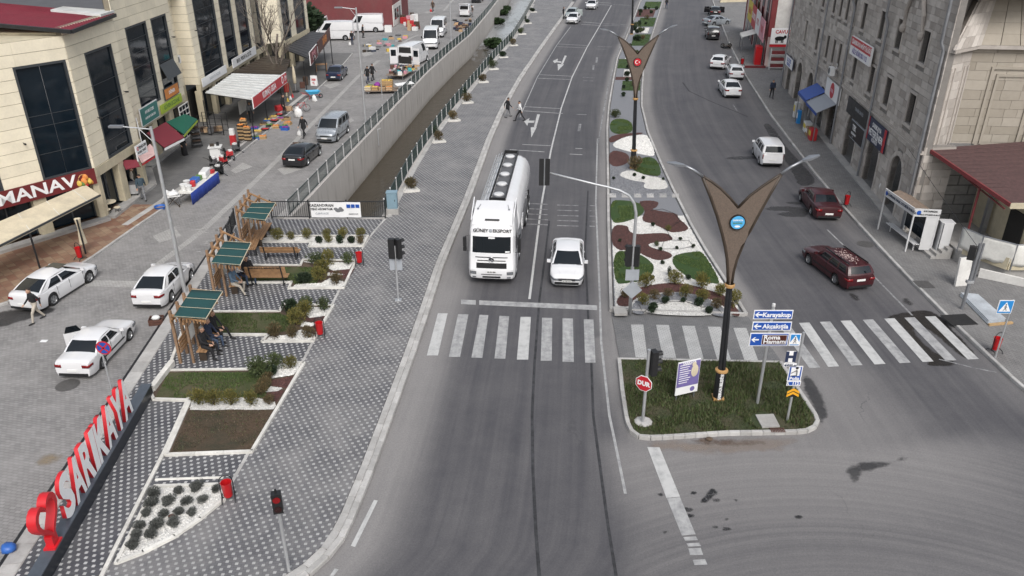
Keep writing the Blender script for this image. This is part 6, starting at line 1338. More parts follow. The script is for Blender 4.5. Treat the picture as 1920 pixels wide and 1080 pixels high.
# recess floor sill in front of the arches
fbox(MB(),SF,15,SL+.2,.1,.22,.0,.55).build('doorstep','concrete',st,world=True)
MB().prism([(23.8,43.9),(25.2,45.6),(28,50),(27,60),(25.2,58)],4.5,13.2).build('core','mortar',st,world=True)
for Y,lab,r_ in((43.2,'at the near corner',.09),(52.8,'beside the veterinary sign',.085),(60.7,'left of the red sign',.08),(68.5,'beside the blue awning',.08),(81.6,'at the far end of the arcade',.08)):
    u=uy(Y);m=MB();m.path([SF.p(u,.15,.2),SF.p(u,3.6,.2),SF.p(u,7.5,.22),SF.p(u,10.4,.22),SF.p(u,10.8,.42),SF.p(u,13.2,.42)],r_,8);o=m.build('drainpipe','metal_grey',smooth=60);tag(o,'long grey drainpipe on the stone wall %s'%lab,'pipe','drainpipes on the stone wall');centre_origin(o)
# pointed relief arch high on the wall
for c in(uy(48.7),):
    m=MB()
    for sd in(-1,1):m.path([SF.p(c+sd*1.6,10.6,.1),SF.p(c+sd*1.5,11.6,.16),SF.p(c+sd*.9,12.6,.18),SF.p(c,13.3,.18)],.12,6)
    for sd in(-1,1):m.ball(SF.p(c+sd*1.6,10.5,.12),(.22,.22,.28),8,6)
    o=m.build('relief_arch','stone',st,world=True);rnd_attr(o.data,[.3]*len(o.data.polygons))
# signs on the arcade
flat_sign('red and white office sign between upper windows of the stone wall',SF,uy(59.45),uy(54.45),7.35,8.6,'sign_white',[],.25,th=.14)
sg=[o for o in bpy.data.objects if o.get('label','').startswith('red and white office')][0];u0,u1=uy(59.45),uy(54.45);fbox(MB(),SF,u0+.04,u1-.04,7.98,8.57,.39,.40).build('red_band','sign_red',sg,world=True)
def sgt(par,f,u,z,out,s,size,mat,**k):text(s,size,mat,par,face_mtx(f.p(u,z,out)-par.location,(*f.d,0),(0,0,1)),**k)
sgt(sg,SF,lerp(u0,u1,.56),8.26,.406,'SARIKAYA MÜFTÜLÜĞÜ',.42,'sign_white',bold=.008);sgt(sg,SF,lerp(u0,u1,.09),8.27,.406,'O',.5,'sign_white',bold=.01);sgt(sg,SF,lerp(u0,u1,.5),7.66,.40,'AİLE BÜROSU 112',.46,'sign_purple',bold=.008)
t=flat_sign('blue and red veterinary sign over an arch',SF,uy(53.0),uy(49.0),2.95,4.45,'sign_navy',[('SARIKAYA',.42,'sign_white',.5,.74,dict(bold=.008)),('VETERİNER',.60,'sign_white',.5,.40,dict(bold=.015)),('KLİNİĞİ',.3,'sign_white',.5,.14,dict(bold=.005))],.1)
for a,b in((uy(53.0),uy(52.6)),(uy(49.4),uy(49.0))):fbox(MB(),SF,a,b,2.96,4.44,.165,.175).build('red_strip','sign_red',t,world=True)
flat_sign('black sign reading TEK across an arch',SF,uy(56.6),uy(53.4),2.05,3.2,'sign_black',[('TEK',.52,'sign_white',.3,.66,dict(bold=.015)),('BİLGİSAYAR',.2,'sign_white',.32,.3,dict(bold=.004)),('0354',.16,'sign_grey',.3,.12,{})],.1,border='sign_grey');flat_sign('dark photo banner above the TEK sign',SF,uy(58.4),uy(53.3),3.35,4.5,'sign_black',[('TEKNİK SERVİS',.3,'sign_grey',.6,.6,{})],.08)
flat_sign('small blue and white sign projecting at the far arches',SF,uy(80.5),uy(77.1),2.55,3.5,'sign_white',[('S.S. ÖZEL',.45,'sign_blue',.5,.65,dict(bold=.01)),('SİGORTA',.36,'sign_blue',.5,.25,dict(bold=.008))],.3,border='sign_navy')
t=flat_sign('white shop sign with a red round emblem above the blue awnings',SF,uy(65.0),uy(60.6),3.2,4.5,'sign_white',[],.1);c=SF.p(uy(62.9),3.85,.17);m=MB();ax=Vector((*SF.n,0));m.tube(c,c+ax*.01,.6,n=24);m.build('emblem','sign_red',t,world=True);m=MB();m.box(c+ax*.02,(.012,.8,.26),math.atan2(SF.d.y,SF.d.x)-math.pi/2);m.build('emblem_bar','sign_pink',t,world=True)
def aw_on(f,u0,u1,z0,z1,out,mat,label,edge):
    t=thing('awning',label,'awning',f.p((u0+u1)/2,0,out/2));a,b,c,d=f.p(u0,z1,.05),f.p(u1,z1,.05),f.p(u1,z0,out),f.p(u0,z0,out);MB().slab(a,b,c,d,.05).build('cover',mat,t,world=True);MB().slab(d,c,c-V(0,0,.22),d-V(0,0,.22),.03).build('valance',edge,t,world=True)
    for u in(u0+.1,u1-.1):MB().bar(f.p(u,.13,out-.1),f.p(u,z0,out-.1),.06).build('post','metal_grey',t,world=True)
aw_on(SF,uy(68.2),uy(65.0),2.55,3.3,1.5,'awning_blue','blue awning in front of the stone arcade shop','awning_blue');aw_on(SF,uy(64.9),uy(61.2),2.45,3.2,1.5,'metal_grey','grey metal awning with blue edge beside the blue awning','awning_blue')
ac_unit(SF.p(uy(62.6),5.1,.55),math.atan2(SF.d.y,SF.d.x)+0,'tall white air conditioner on the stone wall above the red emblem')
for i,(Y,o_,s,mt,lab)in enumerate(((64.4,1.2,(.9,.5,.8),'plastic_white','white goods box under the grey metal awning'),(63.2,1.3,(.7,.5,.7),'box_card','brown goods box under the grey metal awning'),(62.0,1.3,(.8,.5,.9),'plastic_red','red goods box at the near end of the grey metal awning'),(67.0,1.4,(.4,.3,1.1),'sign_lightblue','tall pale blue bottle rack under the blue awning'),(69.1,1.2,(.5,.4,1.3),'plastic_white','white upright cabinet beside the blue awning'))):
    p=SF.p(uy(Y),.13,o_);t=thing('goods_box',lab,'box',p,math.atan2(SF.d.y,SF.d.x),'goods in front of the arcade shop');MB().box((0,0,s[2]/2),s).build('body',mt,t);MB().box((0,-s[1]/2-.01,s[2]*.6),(s[0]*.8,.02,s[2]*.4)).build('front','sign_white' if i%2 else 'sign_yel',t)
# ---- near corner: side wall, turret, annex roof and steps
S2=Facet(CO,CO+Vector((1.75,.05)));m=fbox(MB(),S2,0,S2.L,.1,5.2,-.4,-.02);m.build('side_wall','mortar',st,world=True);blocks_on(st,S2,S2.L,.12,5.2,[],[],.45,.8,'stone','stone_block',10,lambda b:b[2],5)
tw=thing('turret','faceted stone turret with pyramid roof at the right edge','tower',(27,45.5,5))
T1,T2=Vector((25.2,44.55)),Vector((30.4,44.0));FA,FB=Facet(CO+Vector((.12,.08)),T1),Facet(T1,T2);FCc=Facet(T2,T2+Vector((3.5,2.5)))
for f,mt,mw in((FA,'stone','mortar'),(FB,'stone_warm','mortar')):
    fbox(MB(),f,0,f.L,4.5,10.35,-.4,-.02).build('wall',mw,tw,world=True);blocks_on(tw,f,f.L,4.6,10.3,[],[],.5,1.1,mt,'stone_block',120,lambda b:-b[2],9,.02)
for(u0,u1,z0,z1)in((1.2,4.0,3.0,9.2),(1.55,3.65,3.0,8.8)):
    for a,b,c,d in((u0,u0+.14,z0+2,z1),(u1-.14,u1,z0+2,z1),(u0,u1,z1,z1+.14)):o=fbox(MB(),FB,a,b,c,d,-.01,.09).build('moulding','stone_warm',tw,world=True);rnd_attr(o.data,[.5]*6)
for u in(.5,.9,1.9,2.25):o=fbox(MB(),FA,u,u+.12,4.6,9.4,-.01,.08).build('moulding','stone',tw,world=True);rnd_attr(o.data,[.5]*6)
fbox(MB(),FCc,0,FCc.L,4.5,10.3,-.4,-.02).build('wall','glass',tw,world=True)
ap=V(28.2,48.2,17.0);e=[FA.p(-.2,10.36,.3),FA.p(FA.L,10.36,.32),FB.p(FB.L,10.36,.32),FCc.p(FCc.L,10.36,.3),V(30,54,10.36),V(25,52,10.36)]
for f in(FA,FB):o=fbox(MB(),f,-.1,f.L+.1,10.3,10.5,-.1,.34).build('cornice','stone',tw,world=True);rnd_attr(o.data,[.3]*6)
for i in range(6):
    a,b=e[i]+V(0,0,.12),e[(i+1)%6]+V(0,0,.12);n=12
    for k in range(n):
        a0,b0,a1,b1=a.lerp(ap,k/n),b.lerp(ap,k/n),a.lerp(ap,(k+.985)/n),b.lerp(ap,(k+.985)/n);nc=5 if k<6 else 3
        if i>2:nc=1
        for c in range(nc):
            if i>1 and k>8:continue
            p0,p1,p2,p3=a0.lerp(b0,c/nc+.004),a0.lerp(b0,(c+1)/nc-.004),a1.lerp(b1,(c+1)/nc-.004),a1.lerp(b1,c/nc+.004);o=MB().slab(p0,p1,p2,p3,.12).build('roof_stone','stone_warm' if i==1 else 'stone',tw,world=True);rnd_attr(o.data,[random.uniform(0,1)]*6)
    if i==0:pass
MB().add([q+V(0,0,.02)for q in e]+[ap-V(0,0,.2)],[(i,(i+1)%6,6)for i in range(6)]).build('roof_core','mortar',tw,world=True)
an=thing('porch_roof','maroon shingled lean-to roof over the right entrance','roof',(28,40,0))
ra,rb,rc,rd=V(23.35,43.25,5.0),V(33,43.9,5.5),V(36,37.0,3.95),V(25.05,37.5,3.85);MB().slab(rd,rc,rb,ra,.10).build('roof','shingle',an,world=True)
for k in range(15):
    a,b=rd.lerp(ra,k/15),rc.lerp(rb,k/15);MB().slab(a+V(0,0,.06),b+V(0,0,.06),b.lerp(rb,1/15)+V(0,0,.085),a.lerp(ra,1/15)+V(0,0,.085),.02).build('shingle_course','shingle',an,world=True)
MB().bar(rd,ra,.1,.2).build('edge_board','red_trim',an,world=True);MB().bar(rd+V(0,0,-.05),rc+V(0,0,-.05),.12,.28).build('fascia','plaster_cream',an,world=True)
for x,y,z in((24.6,39.6,4.1),):MB().tube((x,y,.2),(x,y,z),.06,n=8).build('post','red_trim',an,world=True)
MB().slab(V(24.9,44.5,.1),V(36,44.5,.1),V(36,44.5,5),V(24.9,44.5,5),.2).build('back_wall','tile_pave',an,world=True)
for i in range(7):
    for j in range(6):MB().box((25.5+j*1.4+.7*(i%2),44.38,.4+i*.6),(1.3,.05,.52)).build('wall_block','concrete',an,world=True)
MB().box((28.5,40.6,2.0),(3.6,5.2,3.7)).build('side_room','plaster_cream',an,world=True);MB().box((26.66,39.0,1.6),(.06,1.4,2.6)).build('doorway','dark_inside',an,world=True);MB().box((26.4,41.2,2.0),(.25,.25,3.8)).build('pillar','metal_grey',an,world=True)
MB().bar((24.9,37.6,3.6),(24.9,41.8,3.9),.06,.06).build('beam','red_trim',an,world=True)
zK=ZM(1640,360,4.5)
pf=thing('entrance_terrace','raised terrace with cream parapet and steps at the right entrance','terrace',(25.5,38.5,.13))
MB().prism([(23.9,42.8),(23.9,38.6),(25.2,36.6),(34,36.6),(34,42.8)],.12,.75).build('platform','concrete',pf,world=True)
for k in range(4):MB().box((23.62-.27*k,40.3,.13+(.6-.15*k)/2),(.27,2.4,.6-.15*k)).build('step','concrete',pf,world=True)
MB().bar((23.95,38.5,1.05),(25.2,36.5,1.05),.15,.65).build('parapet','plaster_cream',pf,world=True);MB().bar((25.2,36.5,1.05),(34,36.5,1.05),.15,.65).build('parapet','plaster_cream',pf,world=True);MB().slab(V(24.1,36.9,.1),V(27.2,34.9,.1),V(27.2,34.9,.5),V(24.1,36.9,.6),.14).build('ramp_edge','plaster_white',pf,world=True)
for k in range(3):MB().box((28.2+.3*k,34.2,.13+.09+.08*k),(5,.9-.25*k,.18)).build('brown_step','dark_brown',pf,world=True)
# torn white tarpaulin on the parapet rail
t=thing('tarpaulin','torn white tarpaulin hung along the terrace railing','tarpaulin',(26,37.2,.75));tp=[Vector(p)for p in((23.75,38.7),(24.2,37.5),(25.3,36.38),(27,36.3),(30,36.32),(34,36.3))];pts,s_=resample(tp,.18);m=MB()
NR=6;vs=[]
for p in pts:
    zb=.95+.16*mnoise.noise(Vector((p.x*2.5,p.y*2.5,1)))
    for j in range(NR+1):u=j/NR;vs.append((p.x,p.y-.10*(1-u)*mnoise.noise(Vector((p.x*1.2,p.y*1.2,u)))-.05*math.sin(math.pi*u),lerp(zb,2.17,u)))
m.add(vs,[(i*(NR+1)+j,(i+1)*(NR+1)+j,(i+1)*(NR+1)+j+1,i*(NR+1)+j+1)for i in range(len(pts)-1)for j in range(NR)])
o=m.build('cloth','canvas_white',t,smooth=180,world=True);o.modifiers.new('s','SOLIDIFY').thickness=.015
for a,b in zip(tp,tp[1:]):MB().tube((a.x,a.y,2.15),(b.x,b.y,2.15),.03,n=8).build('rail','metal_grey',t,world=True);MB().tube((a.x,a.y,.7),(a.x,a.y,2.15),.03,n=8).build('post','metal_grey',t,world=True)
# leaning white board, marble slabs, kiosk
o=MB().box((0,0,.75),(.7,.12,1.5),.2).build('leaning_board','plaster_white');o.location=(*zK(725,790,.13).to_2d(),.13);o.rotation_euler=(-.12,0,0);tag(o,'upright white board standing beside the right signal pole','board')
sl_=[(1800,553),(1832,556),(1884,602),(1852,606)];P4=[G(a,b,.2)for a,b in sl_];t=thing('marble_slabs','stack of pale grey marble slabs lying on the right pavement','slab',(*(sum(P4,Vector())/4).xy,.13))
for k in range(3):MB().prism([(p.x+.04*k,p.y+.05*k)for p in P4],.15+.05*k,.19+.05*k).build('slab','marble',t,world=True)
MB().bar(P4[3]+V(0,-.1,-.03),P4[2]+V(.3,-.1,-.03),.12,.1).build('sleeper','crate_wood',t,world=True)
KA,KB,KC,KD=Vector((21.55,43.3)),Vector((21.75,40.1)),Vector((23.0,39.9)),Vector((22.95,43.1))
t=thing('bus_shelter','white bus shelter with blue lettering and bench on the right pavement','bus shelter',(*((KA+KC)/2),.13));zt_=2.25
for p in(KA,KB,KC,KD):MB().bar((*p,.13),(*p,zt_),.07).build('post','white_metal',t,world=True)
fk=[Facet(KA,KB),Facet(KB,KC)]
for f in fk:fbox(MB(),f,-.05,f.L+.05,zt_-.02,zt_+.42,-.02,.04).build('fascia','white_metal',t,world=True)
rdg0,rdg1=(KA+KD)/2,(KB+KC)/2
for e0,e1 in((KA,KB),(KC,KD)):
    a,b=(e0,e1)if e0 is KA else(e1,e0);MB().slab((*a,zt_+.05),(*b,zt_+.05),(*rdg1,zt_+.35),(*rdg0,zt_+.35),.03).build('roof_sheet','wood_grey',t,world=True)
MB().slab((*KD,.5),(*KC,.5),(*KC,zt_),(*KD,zt_),.03).build('back_panel','glass',t,world=True);MB().slab((*KB.lerp(KC,.52),.3),(*KC,.3),(*KC,zt_),(*KB.lerp(KC,.52),zt_),.05).build('side_panel','white_metal',t,world=True)
for k in range(3):MB().bar((*(KA.lerp(KD,.30+.1*k)),.58),(*(KB.lerp(KC,.30+.1*k)),.58),.11,.03).build('bench_slat','white_metal',t,world=True)
for e in(.08,.92):p=KA.lerp(KB,e).lerp(KD.lerp(KC,e),.4);MB().bar((*p,.13),(*p,.57),.05).build('bench_leg','white_metal',t,world=True)
f=fk[1];sgt(t,f,f.L*.62,zt_+.30,.05,'KAYAPINAR',.13,'plastic_black',bold=.004);sgt(t,f,f.L*.62,zt_+.1,.05,'HALK OTOBÜS DURAĞI',.105,'plastic_black',bold=.003);c=f.p(.22,zt_+.2,.05);MB().ball(c,(.13,.012,.13),12,8).build('emblem','sign_blue',t,world=True)
f=fk[0];sgt(t,f,f.L*.55,zt_+.2,.05,'KAYAPINAR HALK OTOBÜS DURAĞI',.2,'sign_navy',bold=.006);c=f.p(.2,zt_+.2,.05);MB().ball(c,(.012,.13,.13),12,8).build('emblem','sign_blue',t,world=True)
t=thing('metal_cabinet','tall open white metal cabinet behind the bus shelter','cabinet',(23.35,39.55,.13),-.1);MB().box((.12,0,.95),(.5,.06,1.9)).build('door','white_metal',t);MB().box((-.2,.25,.95),(.06,.5,1.9)).build('side','metal_light',t);MB().box((.1,.3,1.9),(.7,.6,.04)).build('top','white_metal',t);MB().box((.1,.5,.95),(.6,.04,1.9)).build('back','metal_grey',t)
o=MB().ball((0,0,0),.4,14,10).build('parabolic_dish','plastic_white',smooth=180);o.scale=(1,.4,1);o.location=(*ZM(1460,200,3.857)(745,660,.13).to_2d(),1.0);o.rotation_euler=(.3,0,.3);tag(o,'round white dish standing by the near stone arch','dish')
o2=MB().tube((0,0,-.9),(0,0,0),.04,n=8).build('stand','metal_grey',o);o2.location=(0,.3,0)
# coiled cable on the porch roof
m=MB()
for k in range(2):m.path([(29.4+(.9-.25*k)*math.cos(a),42.3+(.9-.25*k)*math.sin(a)*.9,5.38+.02*k+.087*(math.sin(a))*.9*1.6)for a in[2*math.pi*i/20 for i in range(20)]],.025,5)
o=m.build('cable_coil','canvas_cream');tag(o,'pale cable coiled on the maroon roof','cable');centre_origin(o)

# ================================================================ red and white building beyond the arcade
rw=thing('shop_house','white house with red trim and shop signs beyond the stone arcade','building',(32,100,.1));R0=Vector((28.6,91.5));R1=Vector((33.2,118));RF=Facet(R1,R0);RS=Facet(R0,R0+Vector((12,-.3)))
for f in(RF,RS):fbox(MB(),f,0,f.L,.1,9.5,-.3,0).build('wall','plaster_white' if f is RS else 'plaster_pink',rw,world=True)
for i in range(5):
    u=4+i*4.6;b=fbox(MB(),RF,u,u+2.2,4.4,7.6,-.05,.05).build('window','red_trim',rw,world=True)
    for k in range(3):q=fbox(MB(),RF,u+.15+k*.68,u+.7+k*.68,4.55,7.45,.05,.07).build('pane','glass',rw,world=True);q.parent=b
for u in(RF.L-.5,0.2,12):fbox(MB(),RF,u-.3,u+.3,.1,9.5,0,.1).build('pilaster','red_trim',rw,world=True)
fbox(MB(),RS,-.1,.5,3.4,9.5,0,.08).build('pilaster','red_trim',rw,world=True);fbox(MB(),RS,2.3,5.5,5.6,9.5,-.2,1.2).build('balcony','plaster_white',rw,world=True);fbox(MB(),RS,2.25,2.55,5.6,9.5,0,1.25).build('balcony_trim','red_trim',rw,world=True);fbox(MB(),RS,3.2,4.6,3.9,5.6,.0,.06).build('door','red_trim',rw,world=True)
for i in range(6):u=1.5+i*4;fbox(MB(),RF,u,u+3,.2,2.6,.0,.05).build('shop_front','glass',rw,world=True)
t=flat_sign('white butcher sign with a bull facing down the street',RS,0,4.9,2.75,4.45,'sign_white',[('ÇAVUŞOĞLU',.50,'sign_red',.09,.76,dict(bold=.015,align='LEFT')),('KASAP',.44,'sign_red',.40,.44,dict(bold=.012,align='LEFT'))],.8)
def bull(par,f,u,z,out,s):
    m=MB();c=f.p(u,z,out);m.ball(c,(.62*s,.02,.27*s),10,6);m.ball(f.p(u+.62*s,z+.18*s,out),(.2*s,.02,.2*s),8,6)
    for du in(-.42,-.25,.25,.42):m.box(f.p(u+du*s,z-.35*s,out),(.11*s,.02,.35*s))
    m.build('bull_print','sign_black',par,world=True)
bull(t,RS,1.0,3.35,.88,.9);fbox(MB(),RS,0,4.9,2.45,2.7,.8,.9).build('red_strip','sign_red',t,world=True)
t=thing('butcher_stall','glazed butcher stall with blue top and a bull print below the big sign','stall',RS.p(2.5,.13,1.6));
for u in(0,1.7,2.0,4.6):fbox(MB(),RS,u,u+.1,.13,2.4,1.6,1.7).build('post','white_metal',t,world=True)
for z in(.3,1.0,1.7):fbox(MB(),RS,.1,1.7,z,z+.06,1.2,1.7).build('shelf','white_metal',t,world=True);fbox(MB(),RS,.2,1.6,z+.07,z+.4,1.25,1.6).build('goods','red_trim',t,world=True)
fbox(MB(),RS,2.0,4.7,2.0,2.4,1.4,1.75).build('blue_top','awning_blue',t,world=True);fbox(MB(),RS,2.1,4.6,.5,1.8,1.55,1.6).build('print_board','sign_white',t,world=True);bull(t,RS,3.3,1.0,1.63,.9)
uL=RF.L
for a,b,z0,z1,mt,wd,lab in((uL-4.6,uL-.1,2.7,5.0,'sign_pink','TUR','pink and white sign nearest the corner of the white house'),(uL-9.2,uL-4.8,2.7,5.2,'sign_white','OTO','white sign second from the corner of the white house'),(uL-14,uL-9.5,2.7,5.2,'sign_red','SİGORTA','red sign third from the corner of the white house'),(uL-19,uL-14.3,2.8,5.2,'sign_yel','EMLAK','yellow sign farthest along the white house')):flat_sign(lab,RF,a,b,z0,z1,mt,[(wd,1.0,'sign_red' if mt != 'sign_red' else 'sign_white',.5,.5,dict(bold=.02))],.5)
aw_on(RF,uL-11.5,uL-8.2,2.0,2.6,2.0,'canvas_white','small white awning below the red sign','canvas_white');t=thing('drinks_cooler','red drinks cooler beside the butcher corner','cooler',RF.p(uL-1.6,.13,.7),math.atan2(RF.d.y,RF.d.x));MB().box((0,0,1),(1.5,.7,2)).build('body','red_paint',t);MB().box((0,-.36,1.05),(1.2,.03,1.5)).build('door','sign_red',t);fbox(MB(),RS,-2.2,-.2,.14,.35,.6,.9)
o=fbox(MB(),RS,-2.4,-.1,.14,.36,.6,.85).build('red_barrier','red_trim');tag(o,'low red barrier on the pavement by the butcher','barrier');centre_origin(o)

# ================================================================ red building and dark hedge at the top left
rb_=thing('red_building','low maroon building behind the white vans at the top','building',(-24,124,0));MB().prism([(-17.4,121.5),(-34,121.5),(-34,135),(-16.8,135)],0,4.6).build('wall','red_wall',rb_,world=True);MB().slab(V(-17.39,121.4,.05),V(-17.0,128,.05),V(-17.0,128,3),V(-17.39,121.4,3),.12).build('white_wall','plaster_white',rb_,world=True)
for k in range(3):MB().slab(V(-17.28+.09*k,122.4+1.7*k,.9),V(-17.2+.09*k,123.6+1.7*k,.9),V(-17.2+.09*k,123.6+1.7*k,2.4),V(-17.28+.09*k,122.4+1.7*k,2.4),.08).build('window','glass',rb_,world=True)
MB().prism([(-17.2,121.3),(-34.2,121.3),(-34.2,135.2),(-16.6,135.2)],4.6,4.8).build('roof','roof_red',rb_,world=True)
t=thing('hedge','dark leafy hedge behind the cream strip building','hedge',(-30,113,0));m=leafball(.34,.3,5000,.06,77);m.v=[(a*14,b*7,c*9)for a,b,c in m.v];m.build('foliage','leaf_dark',t)
for k in range(5):MB().tube((-3+1.5*k,0,0),(-3+1.5*k,.2,3),.12,.05,7).build('trunk','bark',t)
# far backdrop blocks beyond the frame's top edge on the right kerb corner
t=thing('low_wall','pale low garden wall at the top right bend','wall',(G(1368,5).x+1,G(1368,5).y,.1));MB().box((0,0,.5),(6,.3,1.0),.25).build('wall','plaster_cream',t);MB().box((0,0,1.04),(6.1,.4,.08),.25).build('coping','concrete',t)
# ---- bare tree
def bare_tree(p,Hh,label):
    t=thing('bare_tree',label,'tree',p);rnd=random.Random(4);tr=MB();tw_=MB()
    def grow(a,d,L,r,lv):
        n=3;pts=[a];q=a
        for i in range(n):d=(d+Vector((rnd.gauss(0,.10),rnd.gauss(0,.10),rnd.gauss(.03,.05)))).normalized();q=q+d*L/n;pts.append(q)
        (tr if lv<2 else tw_).path(pts,[lerp(r,r*.62,i/n)for i in range(n+1)],6 if lv<2 else 4)
        if lv>=5:return
        for k in range(3 if lv>0 else 5):
            u=rnd.uniform(.35,1);b=pts[min(n,int(u*n)+(1 if u>.9 else 0))];s=Vector((rnd.gauss(0,1),rnd.gauss(0,1),rnd.uniform(.1,.9))).normalized();grow(b,(d*1.0+s*.75).normalized(),L*rnd.uniform(.55,.75),r*.55,lv+1)
    grow(Vector((0,0,0)),Vector((0,0,1)),Hh*.38,.16,0);tr.build('trunk','bark',t,smooth=180);tw_.build('branches','bark',t,smooth=180)
bare_tree(G(524,176),15.0,'tall leafless tree in front of the strip windows')
# ================================================================ vehicles
WHEEL={}
def wheel_mesh(r,w):
    k=(round(r,3),round(w,3))
    if k in WHEEL:return WHEEL[k]
    ty=MB().lathe([(r*.66,-w/2),(r*.93,-w/2),(r,-w*.36),(r,w*.36),(r*.93,w/2),(r*.66,w/2),(r*.62,0),(r*.66,-w/2)],(0,0,0),22,axis='Y').mesh('tyre','tyre',40)
    m=MB().lathe([(r*.66,-w*.48),(r*.62,-w*.30),(r*.58,-w*.12),(0,-w*.10)],(0,0,0),20,axis='Y');m.lathe([(0,-w*.42),(r*.14,-w*.40),(r*.16,-w*.2)],(0,0,0),10,axis='Y')
    for i in range(5):a=2*math.pi*i/5;m.bar((r*.1*math.cos(a),-w*.34,r*.1*math.sin(a)),(r*.62*math.cos(a),-w*.36,r*.62*math.sin(a)),r*.17,w*.14,up=(0,1,0))
    WHEEL[k]=(ty,m.mesh('rim','rim',40));return WHEEL[k]
def add_wheel(t,x,y,r,w,sy):
    ty,rm=wheel_mesh(r,w);o=inst('wheel',ty,t,(x,y,r),0 if sy<0 else math.pi);inst('rim',rm,o);return o
BASE=dict(L=4.56,W=1.81,H=1.47,fo=.88,wb=2.65,wr=.325,cl=.17,hf=.79,hc=.96,br=1.0,dk=1.07,xc=1.08,xr0=2.0,xr1=3.2,xd=4.08,wins=((.16,.48),(.52,.88)),wg=.93,wr_=.70,nose=.27,tail=.17)
TYPES=dict(
    sedan=dict(),big_sedan=dict(L=4.83,W=1.82,wb=2.76,fo=.95,xr0=2.2,xr1=3.45,xd=4.4,xc=1.25,wr=.34),old_sedan=dict(L=4.45,W=1.70,H=1.39,fo=.80,wb=2.58,wr=.30,hf=.80,hc=.93,br=.95,dk=.99,xc=1.35,xr0=1.95,xr1=3.0,xd=3.6,wr_=.76,nose=.10,tail=.08),
    hatch=dict(L=4.15,H=1.46,wb=2.55,fo=.83,xr0=1.95,xr1=3.45,xd=4.02,br=1.0,dk=1.0),small_hatch=dict(L=3.9,W=1.70,H=1.45,wb=2.45,fo=.78,xr0=1.8,xr1=3.4,xd=3.82,br=.98,dk=.98,xc=1.15),lift=dict(L=4.3,H=1.43,wb=2.55,fo=.86,xr0=1.95,xr1=3.05,xd=3.95,br=.98,dk=1.0),
    estate=dict(L=4.65,W=1.72,H=1.45,fo=.85,wb=2.70,wr=.31,hf=.80,hc=.96,br=.98,dk=.98,xc=1.45,xr0=2.0,xr1=4.25,xd=4.56,wins=((.06,.30),(.34,.60),(.64,.92)),wr_=.77,nose=.10,tail=.06),tofas=dict(L=4.2,W=1.63,H=1.44,fo=.75,wb=2.42,wr=.29,hf=.82,hc=.93,br=.95,dk=.97,xc=1.3,xr0=1.85,xr1=2.95,xd=3.5,wr_=.78,nose=.06,tail=.05),
    suv=dict(L=4.4,W=1.82,H=1.68,fo=.85,wb=2.6,wr=.35,cl=.22,hf=.95,hc=1.1,br=1.13,dk=1.12,xc=1.25,xr0=1.9,xr1=3.9,xd=4.3,wr_=.82),combi=dict(L=4.25,W=1.78,H=1.80,fo=.85,wb=2.62,wr=.32,hf=.88,hc=1.12,br=1.12,dk=1.1,xc=.95,xr0=1.65,xr1=4.05,xd=4.2,wins=((.05,.28),(.33,.60),(.65,.93)),wr_=.86,wg=.96),courier=dict(L=4.15,W=1.76,H=1.72,fo=.82,wb=2.5,wr=.31,hf=.88,hc=1.10,br=1.12,dk=1.1,xc=1.0,xr0=1.75,xr1=3.95,xd=4.1,wins=((.06,.28),(.33,.60),(.64,.92)),wr_=.82,wg=.95),
    van=dict(L=5.6,W=2.0,H=2.55,fo=.95,wb=3.5,wr=.35,cl=.24,hf=1.05,hc=1.38,br=1.38,dk=1.36,xc=.85,xr0=1.75,xr1=5.50,xd=5.58,wins=((.72,.92),),wr_=.90,wg=.98),minibus=dict(L=5.6,W=2.0,H=2.35,fo=.95,wb=3.5,wr=.35,cl=.24,hf=1.05,hc=1.35,br=1.32,dk=1.3,xc=.85,xr0=1.75,xr1=5.45,xd=5.58,wins=((.06,.27),(.30,.48),(.51,.68),(.72,.92)),wr_=.88,wg=.97),small_van=dict(L=4.4,W=1.8,H=1.85,fo=.85,wb=2.7,wr=.32,hf=.92,hc=1.15,br=1.15,dk=1.1,xc=.95,xr0=1.7,xr1=4.25,xd=4.36,wins=((.66,.92),),wr_=.88,wg=.97))
